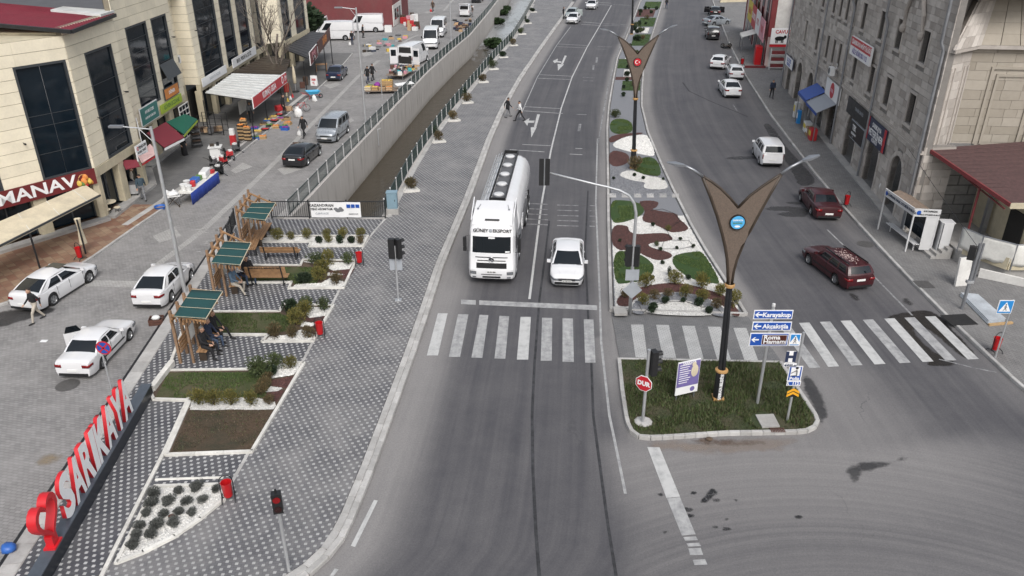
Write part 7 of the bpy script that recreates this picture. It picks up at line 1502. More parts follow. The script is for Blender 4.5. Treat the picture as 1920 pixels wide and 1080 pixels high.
def car(label,cat,typ,paint,pos,hd,plate_txt=None,rear_glass=True,lower=None,group=None,name='car',strip=None,k=.955,**ov):
    P={**BASE,**TYPES[typ],**ov};L,W,H,wr=P['L'],P['W'],P['H'],P['wr'];fw=(P['fo'],P['fo']+P['wb']);cx=(fw[0]+fw[1])/2;X=lambda f:cx-f
    t=thing(name,label,cat,(pos[0],pos[1],pos[2]if len(pos)>2 else .008),hd,group)
    t.scale=(k,k,k);RA=wr+.055;st=set();f=0.0
    while f<L+.001:st.add(round(min(f,L),3));f+=.13
    st |={.03,.08,L-.03,L-.08,L}
    for q in fw:st |={round(q+RA*math.cos(math.pi*k/12),3)for k in range(13)}
    st=sorted(x for x in st if 0<=x<=L)
    prof=[(0,P['hf']-.20),(.03,P['hf']-.12),(.10,P['hf']-.055),(.22,P['hf']-.015),(.4,P['hf']+.01),(P['xc']-.35,P['hc']-.045),(P['xc'],P['hc']),(P['xd']-.05,P['br']),(P['xd']+.02,P['dk']),(L-.12,P['dk']-.02),(L-.03,P['dk']-.08),(L,P['dk']-.2)]
    if P['xd']>L-.3:prof=prof[:7]+[(L-.10,P['dk']),(L-.02,P['dk']-.03),(L,P['dk']-.12)]
    wd=lambda f:W/2*(1-P['nose']*max(0,(.75-f)/.75)**2.6-P['tail']*max(0,(f-(L-.6))/.6)**2.4)
    m=MB();rows=[]
    for f in st:
        zd=interp(prof,f);w=wd(f);zb=P['cl']+.06*(max(0,(.35-f)/.35)+max(0,(f-(L-.35))/.35))
        for q in fw:
            d=abs(f-q)
            if d<RA:zb=max(zb,wr+math.sqrt(max(0,RA*RA-d*d)))
        z1=max(zb+.015,.40);z2=max(z1+.015,min(.66,zd-.12));z3=max(z2+.01,zd-.075);z4=max(z3+.005,zd-.015)
        half=[(w-.07,zb),(w-.012,z1),(w,z2),(w-.03,z3),(w-.10,z4),(w*.5,zd+.022),(0,zd+.034)]
        rows.append(half)
    n=13;vs=[]
    for f,h in zip(st,rows):
        pts=[(y,z)for y,z in h]+[(-y,z)for y,z in reversed(h[:-1])];vs+=[(X(f),y,z)for y,z in pts]
    fs=[(j*n+i,j*n+i+1,(j+1)*n+i+1,(j+1)*n+i)for j in range(len(st)-1)for i in range(n-1)]
    fs=[tuple(reversed(x))for x in fs]+[tuple(range(n)),tuple((len(st)-1)*n+i for i in reversed(range(n)))]
    m.add(vs,fs);m.build('body',paint,t,smooth=38)
    MB().box((X(L/2),0,.34),(L-.5,W-.46,.36)).build('underbody','plastic_black',t)
    for q in fw:MB().box((X(q),0,wr+.1),(RA*2-.06,W-.5,RA*1.5)).build('wheel_well','plastic_black',t)
    # cabin
    wg,wt=W/2*P['wg'],W/2*P['wr_'];zf,zr=P['hc']-.01,(P['br']if P['xd']<L-.3 else P['dk'])-.01;Hs=H-(.075 if H<1.6 else .05)
    A,B,C,D=V(X(P['xd']),wg,zr),V(X(P['xc']),wg,zf),V(X(P['xr0']),wt,Hs),V(X(P['xr1']),wt,Hs)
    def side(sy,s,tt,out=0.0):
        p=A.lerp(B,s).lerp(D.lerp(C,s),tt);p=p+V(0,.035*math.sin(math.pi*tt)+out,0);return V(p.x,p.y*sy,p.z)
    def front(s,tt,out=0.0):
        p=V(B.x,wg*(1-2*s),zf).lerp(V(C.x,wt*(1-2*s),Hs),tt);return p+V((.14*(1-(2*s-1)**2)+out)*1,0,.03*math.sin(math.pi*tt)+.5*out+.03*tt*(1-(2*s-1)**2))
    def rear(s,tt,out=0.0):
        p=V(A.x,wg*(1-2*s),zr).lerp(V(D.x,wt*(1-2*s),Hs),tt);return p+V(0,0,.035*math.sin(math.pi*tt))-V(.09*(1-(2*s-1)**2)+out,0,-.03*tt*(1-(2*s-1)**2)-.3*out)
    def patch(m,fn,s0,s1,t0,t1,ns=3,nt_=2,flip=False,out=0.0):
        g=[fn(lerp(s0,s1,i/ns),lerp(t0,t1,j/nt_),out)for j in range(nt_+1)for i in range(ns+1)];fs=[]
        for j in range(nt_):
            for i in range(ns):
                q=(j*(ns+1)+i,j*(ns+1)+i+1,(j+1)*(ns+1)+i+1,(j+1)*(ns+1)+i);fs.append(tuple(reversed(q))if flip else q)
        m.add(g,fs);return m
    fr=MB()
    for sy in(1,-1):
        fn=lambda s,tt,o=0.0,sy=sy:side(sy,s,tt,o);fl=sy>0;wins=sorted(P['wins']);ed=[0.0]+[e for w_ in wins for e in w_]+[1.0]
        for a,b in zip(ed[0::2],ed[1::2]):patch(fr,fn,a,b,0,1,max(2,int((b-a)*8)),3,fl)
        for a,b in wins:
            patch(fr,fn,a,b,0,.06,2,1,fl);patch(fr,fn,a,b,.87,1,2,1,fl);patch(MB(),fn,a,b,.06,.87,4,3,fl,-.008).build('side_window','car_glass',t,smooth=180)
    for fn,fl,nm in((front,False,'windscreen'),(rear,True,'rear_window')):
        e=.055;b0=.04;tp=.94
        if fn is rear and P['xd']>L-.35:e,b0,tp=.10,.30 if H>2 else .14,.88
        for a,b in((0,e),(1-e,1)):patch(fr,fn,a,b,0,1,1,3,fl)
        patch(fr,fn,e,1-e,0,b0,6,1,fl);patch(fr,fn,e,1-e,tp,1,6,1,fl)
        mt='car_glass' if fn is front or rear_glass is True else('dark_inside' if rear_glass=='open' else paint)
        patch(MB(),fn,e,1-e,b0,tp,8,3,fl,-.006).build(nm,mt,t,smooth=180)
    nx,ny=8,8;g=[]
    for i in range(nx+1):
        for j in range(ny+1):
            s=j/ny;a=front(s,1.0);b=rear(s,1.0);u=i/nx;p=a.lerp(b,u);p.z+=.045*(1-(2*s-1)**2)*(1-(2*u-1)**4)+.035*math.sin(math.pi*u);g.append(p)
    fr.add(g,[(i*(ny+1)+j,(i+1)*(ny+1)+j,(i+1)*(ny+1)+j+1,i*(ny+1)+j+1)for i in range(nx)for j in range(ny)]);fr.build('roof',paint,t,smooth=45)
    for q in fw:
        for sy in(1,-1):add_wheel(t,X(q),sy*(W/2-.11),wr,.20,sy)
    # lamps, bumpers, grille, plates, mirrors, handles
    xf,xb=X(0),X(L);hz=P['hf']-.17
    for sy in(1,-1):
        hm=MB();za,zb_=hz-.13,hz-.01;fl_=[(xf+.014,wd(0)*.55),(xf+.014,wd(0))]+[(X(q)+.010,wd(q)+.008)for q in(.08,.2,.34,.46)];hm.add([(x,sy*y,z)for i,(x,y)in enumerate(fl_)for z in(za+.012*i*.5,zb_+.014*i)],[(2*i,2*i+2,2*i+3,2*i+1)for i in range(5)]);ho=hm.build('headlight','headlight',t,smooth=180);ho.modifiers.new('s','SOLIDIFY').thickness=.012
        tz=P['dk']-.26;h2=.16 if H<1.6 else .34
        tm=MB();tl_=[(xb-.012,wd(L)*.62),(xb-.012,wd(L))]+[(X(L-q)-.008,wd(L-q)+.008)for q in(.08,.2,.32)];tm.add([(x,sy*y,z)for i,(x,y)in enumerate(tl_[(0 if H<1.6 else 1):(5 if H<1.6 else 3)])for z in(tz-h2/2+.012*i,tz+h2/2-.004*i)],[(2*i,2*i+1,2*i+3,2*i+2)for i in range(4 if H<1.6 else 1)]);tm.build('taillight','taillight',t,smooth=180).modifiers.new('s','SOLIDIFY').thickness=.012;MB().box((X(P['xc']+.15),sy*(W/2+.09),P['hc']+.10),(.12,.2,.15 if H<2 else .3)).build('mirror',lower or paint,t)
        for fq in((P['xc']+P['xr0'])/2+.55,(P['xc']+P['xr0'])/2+1.5):MB().box((X(fq),sy*(W/2+.004),P['br']-.16),(.16,.025,.03)).build('door_handle',paint if paint != 'car_black' else 'plastic_black',t)
        for fq in(P['xc']+.12,P['xc']+1.15,P['xc']+2.05):
            if fq<P['xd']-.2 and not any(abs(fq-q)<RA for q in fw):MB().box((X(fq),sy*(W/2-.006),.68),(.012,.018,.52)).build('door_seam','plastic_black',t)
        if strip:MB().box((X(L/2),sy*(W/2+.002),.50),(P['wb']-RA*2-.05,.02,.07)).build('side_strip',strip,t)
    MB().box((xf-.02,0,hz-.07),(.075,W*.42,.10)).build('grille','plastic_black',t);MB().box((xf-.01,0,.34),(.075,W*.70,.15)).build('air_intake','plastic_black',t);patch(MB(),front,.02,.98,-.03,.035,8,1,False,.012).build('cowl','plastic_black',t);MB().box((xf+.02,0,.47),(.03,.5,.11)).build('number_plate','plate',t)
    zpl=P['dk']-.30 if P['xd']>L-.35 and H<1.6 else .50;MB().box((xb-.015,0,zpl if H<1.6 else .62),(.03,.5,.11)).build('number_plate','plate',t);MB().box((xb-.005,0,.30),(.05,W*.8,.12)).build('rear_bumper_insert','plastic_black' if lower is None else lower,t)
    if plate_txt:
        text(plate_txt,.10,'plastic_black',t,face_mtx((xf+.037,0,.47),(0,1,0),(0,0,1)),bold=.002)
    return t
def heading(a,b):d=Vector((a[0]-b[0],a[1]-b[1]));return math.atan2(d.y,d.x)
def by_contacts(F,Rr,side,typ,**k):
    a,b=G(*F).to_2d(),G(*Rr).to_2d();d=(a-b).normalized();rt=Vector((d.y,-d.x));W={**BASE,**TYPES[typ]}['W']*.94;c=(a+b)/2+rt*(W/2-.08)*(-1 if side=='R' else 1);return(c.x,c.y),math.atan2(d.y,d.x)
def by_rear(px,py,deg,typ):
    a=G(px,py).to_2d();h=math.pi/2-R(deg);wb={**BASE,**TYPES[typ]}['wb'];c=a+Vector((math.cos(h),math.sin(h)))*wb/2;return(c.x,c.y),h
def by_front(px,py,deg,typ):
    a=G(px,py).to_2d();h=math.pi/2-R(deg);P={**BASE,**TYPES[typ]};c=a-Vector((math.cos(h),math.sin(h)))*(P['wb']/2+P['fo']);return(c.x,c.y),h
c1=car('white executive saloon with sunroof parked by the red tiled pavement','car','big_sedan','car_white',*by_contacts((169,530),(103,572),'R','big_sedan'),k=.92);MB().box((.25,0,1.473),(.62,.85,.012)).build('sunroof','car_glass',c1)
car('white modern saloon parked beside the tall lamp and pergolas','car','sedan','car_white',*by_contacts((359,526),(324,565),'R','sedan'),k=.91)
c3=car('old white saloon with its left front door open','car','old_sedan','car_white',*by_contacts((244,639),(197,689),'R','old_sedan'),strip='plastic_black',k=.90)
dq=MB();P3={**BASE,**TYPES['old_sedan']};xh=P3['fo']+P3['wb']/2-1.4;a_=R(58);q0=V(xh,.86,0);dv=V(-math.cos(a_),math.sin(a_),0);MB().slab(q0+V(0,0,.3),q0+dv*1.05+V(0,0,.3),q0+dv*1.05+V(0,0,.92),q0+V(0,0,.92),.09).build('open_door','car_white',c3);MB().slab(q0+dv*.05+V(.05,-.03,.34),q0+dv*1.0+V(.05,-.03,.34),q0+dv*1.0+V(.05,-.03,.88),q0+dv*.05+V(.05,-.03,.88),.03).build('door_lining','plastic_black',c3);MB().slab(q0+dv*.25+V(0,0,.93),q0+dv*1.0+V(0,0,.93),q0+dv*.95+V(0,-.1,1.28),q0+dv*.5+V(0,-.1,1.28),.02).build('door_glass','car_glass',c3)
car('black liftback driving away along the canal railing','car','lift','car_black',*by_contacts((599,292),(576,311),'R','lift'))
car('silver passenger van with dark bumper facing the camera on the shop street','van','combi','car_silver',*by_contacts((632,266),(652,249),'L','combi'),lower='plastic_grey',name='passenger_van',strip='plastic_grey')
car('dark blue boxy saloon parked under the dark canopy','car','tofas','car_blue',*by_contacts((651,140),(640,151),'R','tofas'))
ce=car('maroon estate car driving away near the right crossing','car','estate','car_maroon',*by_contacts((1516,496),(1563,532),'L','estate'),strip='plastic_black',k=.92)
for sy in(1,-1):MB().bar((.35,sy*.56,1.475),(-2.0,sy*.56,1.475),.04,.05).build('roof_rail','plastic_black',ce)
rr_=random.Random(2);m=MB()
for i in range(150):
    x,y=-1.0+rr_.gauss(0,.42),rr_.gauss(.12,.2);s=rr_.uniform(.012,.035);m.box((x,y,1.474+.028*(1-(y/.67)**2)),(s*rr_.uniform(1,3),s,.01),rr_.uniform(0,3))
m.build('frost_patches','plaster_pink',ce)['kind']='stuff'
car('maroon saloon parked at the right kerb beside a red bin','car','old_sedan','car_maroon',*by_contacts((1500,376),(1522,405),'L','old_sedan'))
car('white tall hatchback van driving away in the right carriageway','car','courier','car_white',*by_rear(1443,309,5,'courier'))
car('white hatchback angled towards the kerb, farthest of the three parked white cars','car','hatch','car_white',*by_rear(1345,129,24,'hatch'));car('white compact car at the kerb, middle of the three parked white cars','car','small_hatch','car_white',*by_rear(1379,149,8,'small_hatch'));car('white saloon standing off the kerb, nearest of the three parked white cars','car','sedan','car_white',*by_rear(1371,181,4,'sedan',))
car('white hatchback driving towards the camera at the top of the lane','car','hatch','car_white',(9.35,125.9),R(-104));cg=car('pale silver green car with an open door parked at the lay-by','car','hatch','car_silvergreen',(9.5,131.4),R(-103));MB().slab((.6,.9,.35),(.1,1.75,.35),(.1,1.7,1.35),(.5,.85,1.35),.08).build('open_door','car_silvergreen',cg);car('white car cut by the top edge behind the pale silver green one','car','hatch','car_white',(13.6,142),R(-103))
car('black suv parked at the right kerb, nearest of the three dark cars','car','suv','car_black',*by_rear(1336,74,8,'suv'));car('silver saloon turning across, middle of the three far cars on the right','car','sedan','car_silver',*by_rear(1331,48,62,'sedan'));cd_=car('dark car with open doors at the top right','car','hatch','car_black',*by_rear(1340,30,8,'hatch'));MB().slab((.5,-.9,.35),(.2,-1.7,.35),(.2,-1.65,1.3),(.5,-.85,1.3),.08).build('open_door','car_black',cd_);MB().slab((.5,.9,.35),(.2,1.7,.35),(.2,1.65,1.3),(.5,.85,1.3),.08).build('open_door','car_black',cd_)
mg=car('white saloon facing the camera beside the tanker truck','car','sedan','car_white',*by_front(1062,544,180+4.5,'sedan'),plate_txt='66 DE 352',xr1=3.3)
P=BASE;xf=P['fo']+P['wb']/2
MB().box((xf+.005,0,.545),(.05,.86,.13)).build('grille','plastic_black',mg)
m=MB()
for dz,sx in((0,1),):m.path([(xf+.03,0,.60),(xf+.03,.045,.51),(xf+.03,0,.42),(xf+.03,-.045,.51),(xf+.03,0,.60)],.014,6)
m.build('badge','chrome',mg)
for sy in(1,-1):MB().slab((xf+.022,sy*.40,.26),(xf+.012,sy*.62,.28),(xf+.012,sy*.60,.42),(xf+.022,sy*.48,.40),.02).build('corner_intake','plastic_black',mg);MB().bar((xf-.12,sy*.35,.785),(xf-.95,sy*.52,.955),.012,.012).build('bonnet_crease','car_white',mg)
for sy in(1,-1):MB().slab((xf+.03,sy*.06,.545),(xf+.02,sy*.40,.565),(xf+.02,sy*.40,.59),(xf+.03,sy*.06,.57),.02).build('chrome_strip','chrome',mg)
# vans
car('white panel van parked side-on, nearest of the three by the red building','van','van','car_white',(-24.0,110.4),math.pi+.08,name='panel_van',rear_glass=False);car('white panel van parked behind the nearest one, on the left','van','van','car_white',(-28.4,114.8),math.pi+.06,name='panel_van',rear_glass=False);car('white panel van parked on the right, beside the red building corner','van','van','car_white',(-21.0,117.2),math.pi+.08,name='panel_van',rear_glass=False)
vo=car('white high van with open back doors behind the market goods','van','van','car_white',*by_contacts((800,115),(781,125),'R','van'),name='panel_van',rear_glass='open');Pv={**BASE,**TYPES['van']};xb=Pv['fo']+Pv['wb']/2-Pv['L']
for sy,an in((1,2.0),(-1,1.7)):
    h0=V(xb,sy*.95,0);dv=V(math.cos(an)*1.0,sy*math.sin(an)*1.0,0);MB().slab(h0+V(0,0,.5),h0+dv*.9+V(0,0,.5),h0+dv*.9+V(0,0,2.35),h0+V(0,0,2.35),.06).build('open_door','car_white',vo);MB().slab(h0+dv*.15+V(-.04,0,1.4),h0+dv*.75+V(-.04,0,1.4),h0+dv*.75+V(-.04,0,2.1),h0+dv*.15+V(-.04,0,2.1),.03).build('door_window','car_glass',vo)
MB().box((xb-.02,0,1.0),(.05,1.6,.9)).build('load_opening','dark_inside',vo)
car('white minibus facing the camera behind the open van','van','minibus','car_white',*by_contacts((819,94),(824,80),'L','minibus'),name='minibus',lower='plastic_black');car('white minibus with roof bars standing behind the other minibus','van','minibus','car_white',*by_contacts((830,72),(838,60),'L','minibus'),name='minibus')
vs_=car('small white van with open tailgate far up the shop street','van','small_van','car_white',*by_rear(872,31,6,'small_van'),name='panel_van',rear_glass='open');Ps={**BASE,**TYPES['small_van']};xb=Ps['fo']+Ps['wb']/2-Ps['L'];MB().slab((xb,.8,1.9),(xb,-.8,1.9),(xb-.8,-.75,2.15),(xb-.8,.75,2.15),.06).build('open_tailgate','car_white',vs_)
car('dark car at the top edge beyond the small white van','car','hatch','car_black',*by_rear(893,5,8,'hatch'))

# ---- tanker truck: cab to the camera
def tanker():
    d=Vector((-.088,-.996));fp=G(922,536).to_2d();t=thing('tanker_truck','white tanker truck with five lids on its tank, facing the stop line','truck',(fp.x,fp.y,.008),math.atan2(d.y,d.x),None);t.scale=(.96,.955,.97)
    prof=[(.42,.0,1.2),(.50,.03,1.23),(.95,.06,1.25),(1.0,.03,1.245),(1.75,-.03,1.24),(1.82,-.05,1.235),(2.72,-.22,1.21),(2.80,-.26,1.21),(3.25,-.42,1.16),(3.45,-.62,1.10)];xb=-2.25;vs=[];n=9
    def ring(z,xf,w):return[(xb,w),(xf-.55,w),(xf-.22,w*.985),(xf-.07,w*.90),(xf,w*.60),(xf+.015,0)]
    for z,xf,w in prof:
        h=ring(z,xf,w);vs+=[(x,y,z)for x,y in h]+[(x,-y,z)for x,y in reversed(h[:-1])]
    k=11;m=MB();m.add(vs,[tuple(reversed((j*k+i,j*k+i+1,(j+1)*k+i+1,(j+1)*k+i)))for j in range(len(prof)-1)for i in range(k)if i<k-1]+[tuple((j*k,(j+1)*k,(j+1)*k+k-1,j*k+k-1))for j in range(len(prof)-1)]+[tuple((len(prof)-1)*k+i for i in reversed(range(k)))]);m.build('cab','car_white',t,smooth=35)
    def strip(z0,z1,y0,y1,mat,nm,out=.012):
        zs=[lerp(z0,z1,i/3)for i in range(4)];m=MB();rows=[]
        for z in zs:
            xf=interp([(a,b)for a,b,c in prof],z);w=interp([(a,c)for a,b,c in prof],z);row=[]
            for i in range(13):
                y=lerp(y0,y1,i/12);q=abs(y)/w;xo=interp([(0,.015),(.6,0),(.9,-.07),(.985,-.22),(1,-.4)],q);row.append(V(xf+xo+out,y,z))
            rows+=row
        m.add(rows,[(j*13+i,(j+1)*13+i,(j+1)*13+i+1,j*13+i+1)for j in range(3)for i in range(12)]);return m.build(nm,mat,t,smooth=180)
    strip(1.86,2.70,-1.17,1.17,'car_glass','windscreen');strip(2.60,2.68,-.17,.17,'sign_white','screen_sticker',.02);strip(1.90,1.97,.72,.95,'sign_white','screen_sticker',.02)
    for z0,z1,w in((1.60,1.65,.85),(1.42,1.47,.75)):strip(z0,z1,-w,w,'plastic_black','grille_slot')
    strip(1.02,1.32,-.80,.80,'plastic_black','grille');strip(.66,.70,-.55,.55,'plastic_black','bumper_slot',.02);strip(.48,.58,-.48,.48,'plastic_black','air_intake',.02)
    for s in(-1,1):strip(.66,.84,s*.98-.17,s*.98+.17,'plastic_grey','headlight_housing',.015);strip(.69,.81,s*.98-.13,s*.98+.13,'headlight','headlight',.025);strip(.47,.55,s*.92-.1,s*.92+.1,'headlight','fog_light',.025)
    strip(.78,.88,-.26,.26,'plate','number_plate',.02);text('66 AV 980',.10,'plastic_black',t,face_mtx((.105,0,.83),(0,1,0),(0,0,1)),bold=.002)
    c=V(.055,0,1.53);ring_=[c+V(.02,.13*math.cos(a),.13*math.sin(a))for a in[2*math.pi*i/16 for i in range(17)]];MB().ball(c+V(-.01,0,0),(.02,.13,.13),12,8).build('emblem_disc','plastic_black',t);m=MB().path(ring_,.014,6)
    for a in(90,210,330):m.tube(c+V(.025,0,0),c+V(.025,.12*math.cos(R(a)),.12*math.sin(R(a))),.018,.004,6)
    m.build('emblem','chrome',t)
    # roof spoiler
    m=MB();sp=[(-.45,3.26,1.13),(-.75,3.55,1.12),(-1.5,3.80,1.10),(-2.2,3.92,1.10)];vs=[]
    for x,z,w in sp:vs+=[(x,w,z-.28),(x,w*.92,z),(x,0,z+.03),(x,-w*.92,z),(x,-w,z-.28)]
    m.add(vs,[tuple((j*5+i,j*5+i+1,(j+1)*5+i+1,(j+1)*5+i))for j in range(3)for i in range(4)]+[(0,1,2,3,4),(19,18,17,16,15)]);m.build('roof_spoiler','car_white',t,smooth=40)
    for s in(-1,1):
        m=MB();m.add([(-.9,s*1.12,3.3),(-2.3,s*1.14,3.3),(-2.45,s*1.14,4.02),(-1.5,s*1.12,3.72)],[(0,1,2,3)]);o=m.build('side_deflector','car_white',t);o.modifiers.new('s','SOLIDIFY').thickness=.05;MB().tube((-1.3,s*.82,3.78),(-1.3,s*.82,3.83),.05,n=8).build('air_horn','metal_grey',t);MB().tube((-1.32,s*.82,3.81),(-1.7,s*.72,3.90),.015,n=6).build('air_horn','metal_grey',t)
    MB().box((-.60,0,3.47),(.12,.75,.09),0,0,('Y',-.5)).build('roof_hatch','plastic_black',t)
    text('GÜNEY',.24,'plastic_black',t,face_mtx((-.285,-.58,2.99),(0,1,0),(-.32,0,.95)),bold=.004,ext=.02);text('EKSPORT',.24,'plastic_black',t,face_mtx((-.285,.55,2.99),(0,1,0),(-.32,0,.95)),bold=.004,ext=.02);MB().ball((-.285,0-.06,2.99),(.02,.10,.12),10,6).build('crest','sign_grey',t)
    for s in(-1,1):
        for z,h in((2.35,.5),(1.95,.22)):MB().box((-.30,s*1.43,z),(.14,.17,h)).build('mirror','plastic_black',t)
        MB().path([(-.35,s*1.24,2.65),(-.3,s*1.38,2.66),(-.3,s*1.42,1.84),(-.35,s*1.24,1.8)],.02,6).build('mirror_arm','plastic_black',t);MB().slab((-.75,s*1.252,1.85),(-1.55,s*1.252,1.85),(-1.55,s*1.225,2.6),(-.85,s*1.225,2.6),.02).build('side_window','car_glass',t)
        MB().slab((-.62,s*1.26,1.0),(-.62,s*1.26,1.75),(-.64,s*1.245,2.6),(-.66,s*1.245,2.6),.01).build('door_seam','plastic_black',t);MB().box((-1.5,s*1.26,1.62),(.2,.03,.04)).build('door_handle','plastic_black',t)
        for kz in(.55,.85):MB().box((-1.5,s*1.22,kz),(.5,.06,.06)).build('cab_step','plastic_grey',t)
    # chassis and tank
    MB().box((-6.6,0,.95),(9.6,.9,.28)).build('chassis','plastic_black',t)
    x0,x1=-3.0,-12.0;n=22;vs=[];tops=[]
    sec=lambda a:(1.25*math.copysign(abs(math.cos(a))**.75,math.cos(a)),2.42+1.16*math.copysign(abs(math.sin(a))**.85,math.sin(a)))
    xs=[(x0,.86),(x0-.12,.97),(x0-.3,1),(x0-3,1),(x0-6,1),(x1+.5,1),(x1+.15,.97),(x1,.84)]
    for x,k in xs:
        for i in range(n):y,z=sec(2*math.pi*i/n);vs.append((x,y*k,2.42+(z-2.42)*k))
    m=MB();m.add(vs,[(j*n+i,j*n+(i+1)%n,(j+1)*n+(i+1)%n,(j+1)*n+i)for j in range(len(xs)-1)for i in range(n)]+[tuple(reversed(range(n))),tuple((len(xs)-1)*n+i for i in range(n))]);m.build('tank','car_white',t,smooth=40)
    MB().box((-7.5,0.02,3.585),(8.6,.74,.04)).build('catwalk','plastic_grey',t)
    for s in(-1,1):MB().box((-7.5,s*.42,3.66),(8.8,.05,.22)).build('catwalk_wall','plastic_black',t)
    for x in(-3.1,-11.9):MB().box((x,0,3.66),(.05,.9,.22)).build('catwalk_wall','plastic_black',t)
    for i in range(5):
        x=-3.9-i*1.75;MB().lathe([(.0,0),(.27,0),(.29,.04),(.29,.10),(.24,.14),(0,.15)],(x,0,3.61),20).build('manlid','white_metal',t,smooth=40);MB().lathe([(.29,0),(.34,0),(.34,.05),(.29,.05)],(x,0,3.61),20).build('lid_ring','metal_grey',t)
    for dy in(.60,.78,.96):MB().tube((-3.2,-dy,3.64-(dy-.6)*.55),(-11.8,-dy,3.64-(dy-.6)*.55),.03,n=6).build('handrail','metal_light',t)
    for i in range(8):MB().bar((-3.4-i*1.15,-.55,3.56),(-3.4-i*1.15,-1.0,3.36),.05,.03).build('rail_support','metal_light',t)
    for s in(-1,1):
        MB().box((-8.0,s*1.12,1.15),(3.2,.18,.5)).build('side_locker','plastic_grey',t);MB().box((-4.6,s*1.08,1.05),(1.3,.22,.55)).build('fuel_tank','metal_grey',t)
        for a,b in((-2.85,-4.1),):MB().box((-3.45,s*.98,1.28),(1.3,.5,.05)).build('mudguard','plastic_black',t)
        m=MB()
        for xw in(-8.6,-9.95,-11.3):m.path([(xw+.62,s*1.0,.75),(xw+.45,s*1.0,1.12),(xw,s*1.0,1.25),(xw-.45,s*1.0,1.12),(xw-.62,s*1.0,.75)],.06,6)
        m.build('mudguard','car_white',t);MB().box((-5.6,s*1.18,1.5),(.6,.1,.8)).build('ladder_panel','car_white',t)
        for xw in(-1.35,-3.45,-8.6,-9.95,-11.3):add_wheel(t,xw,s*1.05,.50,.34,s)
    MB().box((-12.05,0,.95),(.1,2.3,.35)).build('rear_bumper','plastic_black',t)
    for s in(-1,1):MB().box((-12.11,s*.9,.95),(.04,.4,.18)).build('taillight','taillight',t)
tanker()
# ================================================================ people
def caps(m,p,r0,q,r1,n=9):
    p,q=Vector(p),Vector(q);d=(q-p);L=d.length;d=d.normalized()if L>1e-6 else V(0,0,1);u=V(0,0,1)if abs(d.z)<.9 else V(1,0,0);a=d.cross(u).normalized();b=d.cross(a);rings=[]
    for k in(-.98,-.7,-.3):rings.append((p+d*r0*k,r0*math.sqrt(1-k*k)))
    rings.append((p,r0));rings.append((q,r1))
    for k in(.3,.7,.98):rings.append((q+d*r1*k,r1*math.sqrt(1-k*k)))
    vs=[c+(a*math.cos(2*math.pi*i/n)+b*math.sin(2*math.pi*i/n))*r for c,r in rings for i in range(n)];k=len(rings)
    m.add(vs,[(j*n+i,(j+1)*n+i,(j+1)*n+(i+1)%n,j*n+(i+1)%n)for j in range(k-1)for i in range(n)]+[tuple(range(n)),tuple((k-1)*n+i for i in reversed(range(n)))])
def pose_joints(pose,rnd):
    "joints in metres for a 1.75 m figure facing +X"
    J={}
    if pose=='sit':
        J.update(pel=V(.02,0,.56),chest=V(-.03,0,.98),neck=V(.0,0,1.20),head=V(.05,0,1.36))
        for s,k in((1,'l'),(-1,'r')):
            sp=rnd.uniform(.08,.16);J['hip'+k]=V(.05,s*.095,.53);J['kn'+k]=V(.46,s*(.1+sp),.52+rnd.uniform(-.02,.03));J['an'+k]=V(.46+rnd.uniform(-.08,.2),s*(.1+sp),.09);J['to'+k]=J['an'+k]+V(.17,s*.02,-.045)
            J['sh'+k]=V(-.03,s*.19,1.13);J['el'+k]=V(.10,s*.26,.86);J['wr'+k]=V(.33,s*.14,.70+rnd.uniform(-.03,.06))
    else:
        st=dict(walk=.30,stride=.38,stand=.04)[pose];J.update(pel=V(0,0,.95),chest=V(.02,0,1.30),neck=V(.03,0,1.49),head=V(.07,0,1.62))
        for s,k,ph in((1,'l',1),(-1,'r',-1)):
            J['hip'+k]=V(0,s*.09,.92);J['kn'+k]=V(.55*st*ph+.06,s*.095,.50);J['an'+k]=V(st*ph-(.04 if ph<0 else 0),s*.10,.09+(.05 if ph<0 and st>.1 else 0));J['to'+k]=J['an'+k]+V(.17,s*.03,-.045-(.04 if ph<0 and st>.1 else 0))
            J['sh'+k]=V(.01,s*.19,1.43);J['el'+k]=V(-.05-.4*st*ph,s*.25,1.15);J['wr'+k]=V(.06-.75*st*ph,s*.26,.91+abs(st)*.1)
    return J
